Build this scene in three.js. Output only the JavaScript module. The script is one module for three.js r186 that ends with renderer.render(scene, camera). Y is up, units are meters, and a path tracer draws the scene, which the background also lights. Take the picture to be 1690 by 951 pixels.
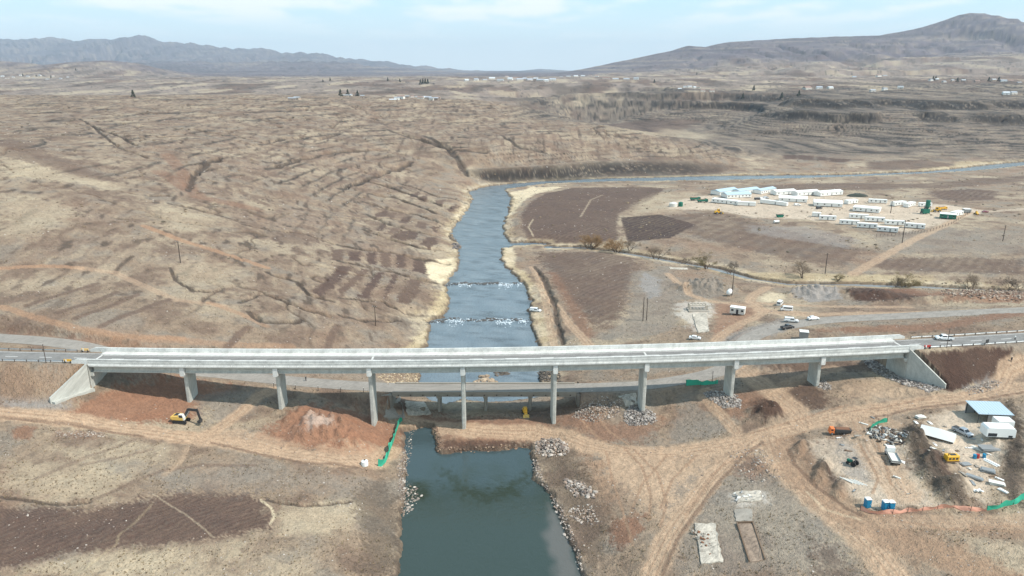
import * as THREE from 'three';
import { createNoise2D } from 'simplex-noise';
import { mergeGeometries, mergeVertices } from 'three/addons/utils/BufferGeometryUtils.js';
import { RoundedBoxGeometry } from 'three/addons/geometries/RoundedBoxGeometry.js';

// ---------- camera, sky, sun, exposure ----------
const scene = new THREE.Scene();
const renderer = new THREE.WebGLRenderer();
renderer.toneMapping = THREE.LinearToneMapping;
renderer.toneMappingExposure = 1.26;
renderer.shadowMap.enabled = true;
const camera = new THREE.PerspectiveCamera(43.0, 1024 / 576, 0.5, 60000);
camera.position.set(0, 110, 0);
camera.rotation.x = -THREE.MathUtils.degToRad(16.6);

const SUN = new THREE.Vector3(0.56, 0.79, 0.25).normalize();
const sun = new THREE.DirectionalLight(new THREE.Color().setRGB(1, 0.95, 0.87), 3.9);
sun.name = 'sun';
sun.position.copy(SUN).multiplyScalar(400).add(new THREE.Vector3(0, 0, -210));
sun.target.position.set(0, 0, -210);
sun.castShadow = true; sun.shadow.radius = 2.2;
Object.assign(sun.shadow.camera, { left: -260, right: 260, top: 260, bottom: -260, near: 1, far: 1200 });
sun.shadow.mapSize.set(4096, 4096);
scene.add(sun, sun.target);

// seeded generators
function rng(seed) { let s = seed >>> 0; return () => { s = (s + 0x6D2B79F5) | 0; let t = Math.imul(s ^ (s >>> 15), 1 | s); t = (t + Math.imul(t ^ (t >>> 7), 61 | t)) ^ t; return ((t ^ (t >>> 14)) >>> 0) / 4294967296; }; }
const nA = createNoise2D(rng(11)), nB = createNoise2D(rng(23)), nC = createNoise2D(rng(37)), nD = createNoise2D(rng(51));
const clamp = (x, a, b) => x < a ? a : x > b ? b : x;
const sst = (a, b, x) => { const t = clamp((x - a) / (b - a), 0, 1); return t * t * (3 - 2 * t); };
const lerp = (a, b, t) => a + (b - a) * t;
const fbm = (n, x, z, o) => { let s = 0, a = 1, t = 0; for (let i = 0; i < o; i++) { s += a * n(x, z); t += a; a *= 0.5; x = x * 2.03 + 17.1; z = z * 2.03 - 9.7; } return s / t; };
const hash = (i) => { let t = Math.imul(i ^ 0x9E3779B9, 0x85EBCA6B); t ^= t >>> 13; t = Math.imul(t, 0xC2B2AE35); return ((t ^ (t >>> 16)) >>> 0) / 4294967296; };

{ // the sky: pale hazy blue, thin high streaks of cirrus
  const W = 2048, Hh = 1024, data = new Float32Array(W * Hh * 4);
  for (let j = 0; j < Hh; j++) {
    const el = ((j + 0.5) / Hh - 0.5) * Math.PI;
    const e = Math.max(0, el) * 180 / Math.PI;
    const k1 = sst(0, 7, e), k2 = sst(4, 60, e);
    let r = lerp(0.76, 0.50, k1), g = lerp(0.88, 0.78, k1), b = lerp(0.93, 0.88, k1);
    r = lerp(r, 0.22, k2); g = lerp(g, 0.37, k2); b = lerp(b, 0.56, k2);
    for (let i = 0; i < W; i++) {
      const az = ((i + 0.5) / W - 0.5) * 2 * Math.PI;
      // cirrus sheet at a fixed height, so streaks flatten towards the horizon
      const d = 1 / Math.max(0.03, Math.sin(Math.max(el, 0.002)));
      const cx = Math.cos(az) * d, cz = Math.sin(az) * d;
      const n = fbm(nA, cx * 0.26 + 3.1, cz * 0.08 + 4.3, 5) + 0.45 * fbm(nB, cx * 0.7, cz * 0.35, 4);
      const c = Math.max(sst(-0.2, 0.45, n) * sst(2.2, 4.2, e) * 0.95, 0.25 * sst(-0.2, 0.5, n) * sst(0.5, 2, e));
      const o = (j * W + i) * 4;
      data[o] = lerp(r, 0.86, c); data[o + 1] = lerp(g, 0.93, c); data[o + 2] = lerp(b, 0.95, c); data[o + 3] = 1;
    }
  }
  const sky = new THREE.DataTexture(data, W, Hh, THREE.RGBAFormat, THREE.FloatType);
  sky.mapping = THREE.EquirectangularReflectionMapping; sky.magFilter = THREE.LinearFilter; sky.minFilter = THREE.LinearFilter; sky.needsUpdate = true;
  scene.background = sky; scene.environment = sky;
}
scene.fog = new THREE.FogExp2(new THREE.Color().setRGB(0.68, 0.83, 1.0), 0.00005);

// ---------- the lie of the land (metres; x right, -z away from the camera, y = 0 at the river) ----------
// spot heights [x, z, y]
const SPOTS = [
[-104.6, -126.4, 11], [-87.4, -128.4, 9.5], [-69.5, -130.3, 8], [-51.1, -132.2, 6.5], [-37.4, -134.1, 5], [-28.8, -136.7, 3], [-25.8, -138.7, 1.2],
[-116.5, -144.7, 13], [-98.3, -148.4, 10.5], [-78.6, -151.4, 8.5], [-58.1, -154.4, 6.5], [-42.6, -156.9, 4.8], [-31, -158.5, 2],
[-129.4, -164.2, 14], [-109.2, -168.5, 11.5], [-87.8, -172.8, 9], [-64.9, -176.2, 7], [-48.8, -177.2, 5.5], [-34.1, -177.5, 2.5], [-30.8, -182.8, 1.2],
[-145.3, -188.7, 16.5], [-132.7, -190.1, 14.5], [-119.3, -190.2, 12.5], [-104.8, -188.7, 11], [-91.1, -188.6, 9.5], [-76.5, -186, 8], [-62.2, -183.7, 6.8], [-48.2, -181.8, 5.6], [-35.9, -189.1, 3.4],
[-149.4, -195.1, 17.8], [-139.1, -195.6, 17.6], [-129.6, -194.4, 17.2], [-126.5, -206.5, 16.5], [-113.7, -212, 14], [-99, -206.5, 12.2], [-89.5, -213.1, 11.4], [-71, -206, 9.2], [-57.1, -205, 7], [-42.9, -205.6, 4.4], [-30.1, -212.6, 3.2], [-15.2, -206.9, 3.1], [-0.9, -206.3, 3.2], [12.7, -207.2, 3.8], [26.8, -209.8, 4.6], [40.9, -209.4, 5.2], [54.8, -211.3, 7], [68.1, -211.6, 9.6], [81.8, -212.9, 11.5], [95.9, -215.2, 13.2], [111.1, -214.8, 14.4], [123.6, -209.4, 15.2], [132.5, -205.4, 16],
[-8.1, -195.9, 2.6], [-15.6, -199.3, 2.8], [2.8, -199.3, 2.8], [-23, -200, 2.4],
[15.6, -138.7, 1.2], [20.8, -137, 2.6], [33.4, -133.9, 5], [45.8, -131.6, 6.8], [57.9, -129.8, 8.2], [75.2, -126.9, 10.5], [102.4, -123.7, 13],
[13.1, -162.3, 1.2], [23.4, -158.7, 3.6], [37.9, -155.9, 5.5], [51.7, -152.9, 7.5], [65.3, -150.7, 9], [84.9, -147.2, 11.3], [115.9, -143.9, 13.5],
[7.9, -189.1, 1.4], [17.9, -182.3, 3.4], [34.4, -179.9, 4.8], [50.5, -177.5, 6.2], [65.6, -173.8, 8.4], [80.1, -170, 10.6], [94.2, -166.9, 12.4], [109.9, -164.9, 13.6], [130.3, -165.8, 14.8],
[27.6, -193, 4.2], [45, -191.2, 5.2], [62.4, -190.7, 7.4], [85.9, -193.5, 10.8], [106.4, -192.7, 13.2], [128.1, -185.4, 15], [144.3, -187.1, 16], [154.7, -203.2, 18], [136.6, -200, 16.5], [118.7, -199.8, 14.6],
[156.7, -221, 18.5], [164.8, -218.6, 19.5],
[-115.7, -217.4, 17.5], [-98.2, -221.4, 14.5], [-77.2, -223.3, 11.5], [-59, -230.2, 8], [-42.8, -231.6, 4], [-24.3, -233.1, 1], [11.6, -232.7, 1.2], [23.7, -228, 4.5], [43.6, -225.3, 8], [62.1, -226.6, 9.6], [79.8, -238.7, 11.2], [95.7, -235.8, 12.4], [114.8, -231.9, 14], [128.6, -226.8, 15],
[-111.4, -230.7, 20], [-87.7, -238, 16], [-66.4, -244.8, 11], [-50.7, -252.4, 5.5], [-40.5, -259.4, 2.6],
[-171, -229.4, 24.6], [-143.8, -224.2, 24], [-175.6, -237.1, 27.5], [-153, -233.7, 26.5], [-132.3, -233, 24.6],
[-191.2, -261.4, 31], [-167.2, -266.4, 29.5], [-143.8, -274.7, 27], [-114.6, -271.6, 23], [-87.6, -274.6, 17], [-65.2, -279.9, 10], [-49.8, -290.1, 5],
[-211.5, -293.5, 37], [-186, -314.6, 34.5], [-159, -343.8, 30.5], [-123.8, -349.8, 23], [-97.8, -363.1, 16.5], [-72.8, -377.3, 9.5], [-51, -383.3, 4.5],
[-244.6, -345.2, 45], [-216.5, -361.1, 42], [-194.6, -397.6, 38.5], [-160.5, -430.2, 29], [-136, -470, 21.5], [-105.3, -512.5, 13.5], [-68.5, -525.9, 6.5],
[-283.3, -405.5, 54], [-256.8, -434.5, 50], [-227.6, -470.7, 45], [-194.5, -528.6, 37], [-162.6, -569.5, 29], [-124.8, -614.9, 20], [-83.7, -651.1, 12], [-53.1, -672.4, 6],
[-333.3, -482.8, 63], [-309.1, -529.1, 58.5], [-270.3, -575.3, 54], [-233.4, -642.1, 47.5], [-196.9, -698.6, 42], [-146.6, -730.4, 33], [-91.2, -767.4, 26], [-51.3, -731.5, 12],
[-439.2, -642.1, 68], [-402.6, -695.6, 64.5], [-348.7, -749.1, 61], [-289.1, -802.6, 57.5], [-234.8, -840.8, 55], [-178.9, -902, 51], [-110.1, -937, 45], [-33.1, -905.4, 40],
[-635.7, -936.5, 73], [-563.8, -968.2, 72.5], [-471.8, -987.1, 71], [-344.1, -961.8, 69], [-264.9, -1013.6, 66], [-184, -1116.9, 65], [-84.4, -1237.4, 64], [-4.8, -1197.9, 58],
[-28.7, -777.9, 28], [36.3, -803.9, 22], [-27.7, -746.4, 10], [22, -761.3, 8], [38.8, -867.6, 36], [47.8, -1073.9, 44], [91.4, -980.3, 42], [82.5, -878.7, 28], [117.5, -934.2, 40], [157.8, -900.8, 31], [151.4, -858.7, 16], [203.1, -871, 21], [256.1, -879.6, 13], [300.2, -880.1, 6.5], [217.3, -838.3, 8], [88.3, -793.1, 7], [154.8, -798.4, 5],
[9.2, -737.9, 2], [93.3, -726.2, 2.5], [185.4, -733.8, 2.6], [274.1, -726.9, 3], [373.2, -745.2, 3.4], [483.6, -775.1, 3.6], [557.4, -799.1, 3.6],
[7.7, -616.1, 4.4], [56.3, -644.1, 5], [109.3, -640.4, 5.6], [196.2, -665.2, 6], [280.9, -669.8, 6.4], [373.3, -687, 6.6], [492.7, -703.7, 7],
[10.1, -478, 3.6], [43.5, -490.8, 5], [87.3, -505.5, 6.2], [139.4, -544.9, 7.4], [215.5, -566.1, 8.2], [284.8, -562.7, 8.8], [353.3, -559.4, 9.4], [393.1, -556.1, 10],
[21.5, -461, 2.6], [57.2, -433, 4.2], [90.7, -416.4, 4.6], [119.7, -393.4, 5.2], [145.5, -371.8, 6], [206.7, -366.8, 7.4], [260.2, -357.5, 8.4], [115.7, -447.1, 6.6], [170.7, -441.9, 7.8], [242.8, -436.8, 9], [308.9, -430.7, 10.4],
[1.7, -407, 1.6], [18.2, -384.4, 4.2], [50.5, -379.3, 5.6], [79.1, -359.6, 6.2], [106, -345.4, 7.2], [146.7, -335.6, 8.6], [184.3, -324.7, 10.4], [228.5, -311.7, 13],
[9.5, -309.2, 2.4], [18.8, -283.5, 3.4], [31.8, -316.8, 5.6], [53, -294.9, 7.4], [77.3, -289.1, 9.4], [90.8, -267.9, 11.8], [110.9, -278.2, 13.2], [134.4, -276.7, 15], [169.2, -274.6, 17], [202.5, -274.6, 19],
[100.8, -250.4, 13.5], [125.3, -256.4, 16], [145.7, -252.8, 18.5], [167.2, -252.4, 21], [182.9, -246.7, 23],
[321.9, -859.6, 4], [413.6, -907.5, 5.5], [485.8, -903.1, 6], [562.7, -907.5, 5.5], [641.5, -924.9, 5],
[372.6, -1001.3, 8.5], [443.3, -976.6, 11], [515.3, -962.3, 14], [594, -962.3, 14], [664.8, -962.3, 14],
[318.2, -1098.4, 7.5], [250.7, -1207.6, 7], [188.9, -1504.8, 8], [389.8, -1355.1, 16], [418.7, -1131.6, 18], [495.6, -1099.4, 25], [557.4, -1047.7, 29], [634.6, -1034.7, 30], [710.2, -1034.7, 30],
[293.5, -1421.8, 17], [411.5, -1436.9, 33], [440.8, -1199.6, 41], [506.5, -1130, 45], [597.8, -1130, 45], [678.4, -1112.7, 46], [759.3, -1112.7, 46],
[163.5, -1932.9, 14], [252.8, -1530.2, 34], [435.6, -1528.2, 52], [481.1, -1316.1, 58], [575.4, -1290.9, 60], [665.5, -1265.1, 61], [751.5, -1239.3, 62], [841.1, -1239.3, 62],
[54.8, -1949.8, 36], [143, -1699.8, 60], [269.4, -1641, 63], [382, -1563.9, 64], [575.1, -1579, 66], [735.7, -1519.8, 70], [849.3, -1405.8, 73], [954.8, -1412.7, 75],
[24.6, -2051.7, 56], [26.2, -2183.8, 66], [272.6, -2203.2, 69], [594, -2095.8, 71], [905, -1874.5, 78], [1251.2, -1857.2, 84],
[-216.6, -1866, 58], [-409.4, -1794.3, 60], [-642.2, -1801.8, 57], [-850.9, -1783.8, 52], [-1052.4, -1761.3, 50], [-1250, -1845.3, 50],
[-255.1, -2203.2, 69], [-532.9, -2343.1, 70], [-735.1, -2066.2, 62], [-1037.8, -2183.8, 66], [-1272.6, -2137.1, 62], [-1595.1, -2364.4, 66],
[-335.7, -2906.2, 76], [-1204.2, -3828.9, 74], [-1560.6, -3292.8, 74], [-2432.9, -3616.2, 76], [167.7, -3828.9, 74], [962, -3403.5, 78], [1226.7, -2547.1, 88], [1483.3, -2206.7, 96],
[-400, -90, 24], [-250, -60, 14], [0, -60, 1], [250, -60, 14], [400, -90, 24], [-330, -200, 28], [330, -200, 26], [-420, -320, 44], [-640, -480, 66], [420, -320, 20], [640, -480, 14], [900, -700, 14], [-900, -800, 80], [1300, -900, 12], [1500, -1250, 66],
[-1600, -1400, 80], [2200, -2000, 84], [-2400, -2600, 72], [-6000, -8000, 90], [0, -9000, 76], [6000, -8000, 120], [0, -16000, 90], [-12000, -16000, 110], [12000, -16000, 120], [0, -30000, 100], [-22000, -28000, 100], [22000, -28000, 100]];
const CQ = 14 * 14;
const WQ = (() => { // multiquadric interpolation of the spot heights, solved once
  const n = SPOTS.length, m = n + 1, A = [];
  for (let i = 0; i < n; i++) {
    const row = new Float64Array(m + 1);
    for (let j = 0; j < n; j++) { const dx = SPOTS[i][0] - SPOTS[j][0], dz = SPOTS[i][1] - SPOTS[j][1]; row[j] = Math.sqrt(dx * dx + dz * dz + CQ); }
    row[i] -= 0.9; // a little smoothing
    row[n] = 1; row[m] = SPOTS[i][2]; A.push(row);
  }
  const last = new Float64Array(m + 1); last.fill(1, 0, n); last[n] = 0; last[m] = 0; A.push(last);
  for (let c = 0; c < m; c++) {
    let p = c; for (let r = c + 1; r < m; r++) if (Math.abs(A[r][c]) > Math.abs(A[p][c])) p = r;
    [A[c], A[p]] = [A[p], A[c]];
    for (let r = c + 1; r < m; r++) { const f = A[r][c] / A[c][c]; if (f) for (let k = c; k <= m; k++) A[r][k] -= f * A[c][k]; }
  }
  const w = new Float64Array(m);
  for (let r = m - 1; r >= 0; r--) { let s = A[r][m]; for (let k = r + 1; k < m; k++) s -= A[r][k] * w[k]; w[r] = s / A[r][r]; }
  return w;
})();
const SX = Float64Array.from(SPOTS, p => p[0]), SZ = Float64Array.from(SPOTS, p => p[1]), NS = SPOTS.length;
function base(x, z) {
  let s = WQ[NS];
  for (let i = 0; i < NS; i++) { const dx = x - SX[i], dz = z - SZ[i]; s += WQ[i] * Math.sqrt(dx * dx + dz * dz + CQ); }
  return s;
}
// signed distance to a closed outline (negative inside), and distance to an open line (with the place along it)
function outline(pts) {
  let x0 = 1e9, x1 = -1e9, z0 = 1e9, z1 = -1e9;
  for (const [x, z] of pts) { x0 = Math.min(x0, x); x1 = Math.max(x1, x); z0 = Math.min(z0, z); z1 = Math.max(z1, z); }
  return { pts, x0, x1, z0, z1 };
}
function sdOutline(o, x, z, reach) {
  if (x < o.x0 - reach || x > o.x1 + reach || z < o.z0 - reach || z > o.z1 + reach) return 1e6;
  let d = 1e18, s = 1; const v = o.pts, n = v.length;
  for (let i = 0, j = n - 1; i < n; j = i, i++) {
    const ex = v[j][0] - v[i][0], ez = v[j][1] - v[i][1], wx = x - v[i][0], wz = z - v[i][1];
    const t = clamp((wx * ex + wz * ez) / (ex * ex + ez * ez), 0, 1), bx = wx - ex * t, bz = wz - ez * t;
    d = Math.min(d, bx * bx + bz * bz);
    const a = z >= v[i][1], b = z < v[j][1], c = ex * wz > ez * wx;
    if ((a && b && c) || (!a && !b && !c)) s = -s;
  }
  return s * Math.sqrt(d);
}
const LN = { d: 0, t: 0, side: 0 };
function sdLine(o, x, z, reach) {
  LN.d = 1e6; if (x < o.x0 - reach || x > o.x1 + reach || z < o.z0 - reach || z > o.z1 + reach) return LN;
  let best = 1e18; const v = o.pts, n = v.length - 1;
  for (let i = 0; i < n; i++) {
    const ex = v[i + 1][0] - v[i][0], ez = v[i + 1][1] - v[i][1], wx = x - v[i][0], wz = z - v[i][1];
    const t = clamp((wx * ex + wz * ez) / (ex * ex + ez * ez), 0, 1), bx = wx - ex * t, bz = wz - ez * t, d = bx * bx + bz * bz;
    if (d < best) { best = d; LN.t = (i + t) / n; LN.side = Math.sign(ex * wz - ez * wx); }
  }
  LN.d = Math.sqrt(best); return LN;
}
// ---------- the road bridge's line: an arc seen from above ----------
const ARC = { x: -66.5, z: -1657, R: 1453.7, a0: -2.42 * Math.PI / 180, a1: 7.6 * Math.PI / 180 };
const onArc = (a, inset = 0) => [ARC.x + (ARC.R - inset) * Math.sin(a), ARC.z + (ARC.R - inset) * Math.cos(a)];
const ROAD_Y = 25.2;
// old low road: [x, z, y] along its middle line
const OLD_ROAD = [
[-213.4, -232.1, 26], [-170.2, -228.3, 24.6], [-155.1, -226.5, 24.2], [-142.2, -224.7, 23.2], [-127.4, -222.1, 20.6], [-115.7, -221.6, 17.6], [-106.6, -222.8, 15.2], [-94.1, -225.8, 12.4], [-78.1, -225.9, 10.6], [-57.6, -224.6, 9.4], [-37.1, -222.6, 9.2], [-17, -222.1, 9.2], [3, -222.1, 9.2], [23.1, -222.6, 9.2], [43.4, -224.1, 9.4], [56.1, -227.2, 9.8], [67.2, -230.9, 10.4], [76.2, -236.9, 11], [81.1, -244.5, 11.6], [85, -252.5, 12.2], [90.8, -260.5, 12.8], [99.8, -266.9, 13.4], [110.6, -271, 14.2], [123.5, -273.8, 15], [157.5, -275, 16.6], [203.3, -275.8, 18.6], [239.7, -273.9, 21],
];
{ const c = new THREE.CatmullRomCurve3(OLD_ROAD.map(p => new THREE.Vector3(p[0], p[2], p[1])), false, 'centripetal'), n = OLD_ROAD.length * 5; OLD_ROAD.length = 0; for (let k = 0; k <= n; k++) { const p = c.getPoint(k / n); OLD_ROAD.push([p.x, p.z, p.y]); } }
const OLDL = outline(OLD_ROAD);
OLDL.y = OLD_ROAD.map(p => p[2]);
const lineY = (o) => { const f = LN.t * (o.y.length - 1), i = Math.min(o.y.length - 2, Math.floor(f)); return lerp(o.y[i], o.y[i + 1], f - i); };
const OLD_DECK = [[-39, -222.1], [21, -222.1]]; // ends of the low bridge
// water outlines
const RIVER = outline([[-9.4, -230.2], [-17.8, -231.7], [-22.8, -228.3], [-27.8, -230.2], [-32.2, -236.1], [-33.8, -242.3], [-35.3, -257.8], [-35.4, -274.5], [-35.8, -282.6], [-35.7, -303.1], [-39, -313.6], [-31.7, -320.4], [-31.1, -343.4], [-35, -371.9], [-31.6, -409.1], [-33.6, -458.8], [-40.4, -481.6], [-44, -500.6], [-36.3, -593.3], [-35.3, -640], [-41.3, -679.9], [-26.6, -713.1], [0, -732.9], [34.2, -749.5], [98.7, -769.1], [150.9, -775.8], [198, -785], [252.1, -792], [298.8, -794.4], [352.3, -796.7], [404.2, -808.8], [465.8, -823.8], [525.4, -855.5], [582.2, -889.6], [635, -913.8], [739.3, -952.6], [692, -889.6], [607.1, -872.2], [557.3, -844.7], [513.5, -823.8], [447.1, -801.5], [386.3, -785], [307.9, -766.8], [241.7, -758.1], [191, -755.9], [96, -747.4], [33.4, -732.9], [-7.5, -698], [0, -640], [-3.3, -569.7], [-6.6, -521.1], [-4.1, -481.6], [-0.4, -470.8], [21.9, -469.1], [23.7, -463.9], [1.2, -458.8], [-6.5, -452.2], [-6.5, -423.1], [1, -390.9], [5.5, -375.4], [9.9, -343.4], [7.8, -331.1], [8.4, -319.5], [8.8, -303.1], [11.5, -282.6], [13.2, -270], [11.1, -257.8], [10.3, -242.3], [9.5, -234.1], [3.1, -231.7]]);
const POOL = outline([[-34, -209.1], [-31.2, -194.6], [-29.6, -178], [-28.2, -163.6], [-26.7, -151.1], [-25.6, -139.9], [-23.6, -120], [-19.8, -89], [15.9, -89], [17, -120], [15.5, -139.9], [14.7, -151.1], [12.5, -161], [10, -173.5], [6.1, -181.1], [5.7, -192.8], [5.7, -199.3], [1.8, -199.3], [-2.7, -197.5], [-8.2, -196.8], [-13.7, -196.8], [-19, -195.7], [-21.9, -195.7], [-23.2, -197.9], [-24.4, -205.1], [-25.8, -211.5], [-28.3, -212.8], [-30.4, -211.1]]);
const STREAM = outline([[23.3, -457.4], [44.3, -453.3], [62, -441.7], [78.2, -426.7], [93.3, -411.9], [113.1, -393.8], [126.6, -372.6], [141.5, -360.7], [171.2, -358], [199.5, -353.2], [226.4, -347.5], [249.2, -341.5], [271.7, -329.1]]);
const streamY = (t) => lerp(0.25, 6.2, Math.pow(t, 0.8));
const waterY = (x, z) => 0.25 * sst(-272, -282, z) + 0.45 * sst(-338, -350, z); // two low weirs step the river
// erosion gullies: [half width, depth, line]
const GULLIES = [
[3, 3.2, [[-122.8, -617.5], [-105, -616.8], [-82.6, -600.7], [-65.9, -584.7], [-49.3, -571.4]]], [2.6, 3, [[-113.2, -578.8], [-94.5, -581.4], [-73.1, -563.7], [-57.3, -546.7], [-40.9, -540.5]]], [2, 2.4, [[-98.5, -642], [-81.4, -631.7], [-61, -610.1], [-38.3, -610.5]]], [2.2, 2.6, [[-112.4, -545.2], [-92.4, -538], [-69.6, -535.2], [-47.9, -517]]], [2, 2.2, [[-102.8, -510.7], [-84.3, -487.9], [-62.4, -476.5], [-46.7, -471.5]]], [2.2, 2.6, [[-94.3, -455.8], [-73.5, -444.3], [-57.4, -435.6], [-41, -437.9]]], [2.4, 2.6, [[-100, -407.5], [-84.7, -406], [-79.1, -413.2], [-65.2, -412.9], [-50.9, -411], [-36.8, -409.6]]],
[2.2, 2.6, [[-90, -369.3], [-71.9, -372.4], [-63, -375.9], [-49.3, -369.7], [-35, -368.9]]], [1.2, 1.4, [[-76.9, -310.8], [-67.3, -316.3], [-60, -320.9], [-52.2, -314.8], [-45.5, -315.3], [-34.8, -318.7]]], [1.2, 1.2, [[-72.2, -290], [-62.5, -291.1], [-49.1, -302.8]]],
[2, 2.2, [[-193.6, -410], [-177.8, -412.3], [-162.7, -407.7], [-153.4, -405]]], [1.2, 1.2, [[-150.4, -401.1], [-137, -400.4], [-120.6, -413.4], [-102.2, -408.4]]], [1, 1, [[-148.9, -307.6], [-139.7, -292.2], [-128.1, -281.8], [-122.2, -285.2]]], [1.4, 1.5, [[-112.7, -323.8], [-98.1, -320.3], [-88.8, -305.6], [-78.2, -304.8]]], [1.4, 1.6, [[-108, -275.9], [-105.2, -292.5], [-100, -291.9], [-85.8, -285.3], [-76.2, -285.8]]], [1.6, 1.6, [[-101.7, -267.8], [-95, -261.3], [-89, -263.5], [-82.4, -272.8]]],
[1.6, 2, [[-378.7, -672.5], [-315.5, -578], [-284.2, -538.8], [-257.9, -519.3]]], [2, 2, [[-417.8, -722.7], [-350.8, -635.5], [-328.4, -611.8], [-283.3, -559.2]]], [2.4, 2.4, [[-200, -449.4], [-214.7, -492.8], [-224.7, -546.4], [-224.2, -568.7]]], [3, 2.6, [[-223.6, -659.3], [-220.3, -720.9], [-196.7, -742.7], [-183.4, -791]]], [3, 3, [[-134.2, -566.5], [-120.6, -648.5], [-99.3, -732.1]]], [3, 2.6, [[-190, -568.7], [-182.2, -643.1], [-165.1, -707.4], [-128, -763.3]]], [4, 3, [[-98.8, -837.1], [-67.7, -787.9], [-52.7, -752.9], [-45.1, -727.1]]], [4, 3, [[-142.3, -854.8], [-96.4, -815.5], [-64.3, -785.8], [-28.7, -778.6]]], [3, 2.4, [[-10.4, -854], [9.9, -809], [36.5, -809.2]]],
[0.7, 1, [[-120.6, -151], [-112.2, -151], [-106.6, -150.9], [-101.6, -153.3]]], [0.6, 0.9, [[-61.4, -160.2], [-53.6, -159.1], [-47.9, -160.2], [-41.1, -163.8]]],
[1.4, 2, [[12.8, -403.7], [16.9, -370.5], [20.1, -330.2], [20.1, -306], [21, -279.1]]],
].map(([w, dep, l]) => ({ w, dep, l: outline(l) }));
// heaps and mounds: [x, z, half length, half width, turn, height, power]
const HEAPS = [
[-54.4, -197.5, 15, 8, 0, 3.4], [-62.2, -203.5, 10, 6, 0.3, 1.6],
[94.7, -342.1, 16, 10, 0.2, 5], [141.3, -325.9, 15, 7, 0, 4.2], [162.2, -319.5, 18, 6, 0, 2.6], [189.1, -304.3, 40, 6, 0, 2.2],
[77.5, -201.1, 6.5, 5, -0.3, 3.0], [122.5, -207.3, 8, 3, 0.2, 0.8],
[80.2, -243.7, 10, 5, 0, 1.6], [94.8, -233.4, 14, 4, 0, 1.4],
[99.6, -180.1, 7, 5, 0, 1.2], [109.1, -178.4, 8, 4, -1.0, 2.6], [107.4, -165.8, 9, 4.5, -0.9, 3.0], [106.3, -155.4, 8, 4, -0.9, 2.4], [132.6, -171.7, 9, 14, 0, 2.2],
[79.9, -181.1, 5.5, 2.0, -1.0, 1.8], [80, -167.6, 6, 2.0, -1.0, 2.0], [81.1, -159.2, 4.5, 1.9, -1.0, 1.6],
[101.4, -160.2, 4, 3, 0, 0.5], [10.7, -192.3, 6, 7, 0, 0.9], [-132.8, -181.8, 8, 2.5, 0, 0.8], [67.1, -173.4, 6, 4, 0.4, 0.9],
[27, -212.1, 9, 5, 0, 2.0], [41, -209.1, 5.5, 5, 0, 0.9], [67.2, -214, 6.5, 5, 0, 0.8], [36.1, -215.2, 7, 4, 0, 2.4],
];
for (const h of HEAPS) h.c = [Math.cos(h[4]), Math.sin(h[4])];
function cliff(h, c, w, s) { const u = (h - c) / w; return h + s * u * Math.exp(-0.5 * u * u); }
const U = { gul: 0, hill: 0, rock: 0, wet: 1e6, emb: 0 };
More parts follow.
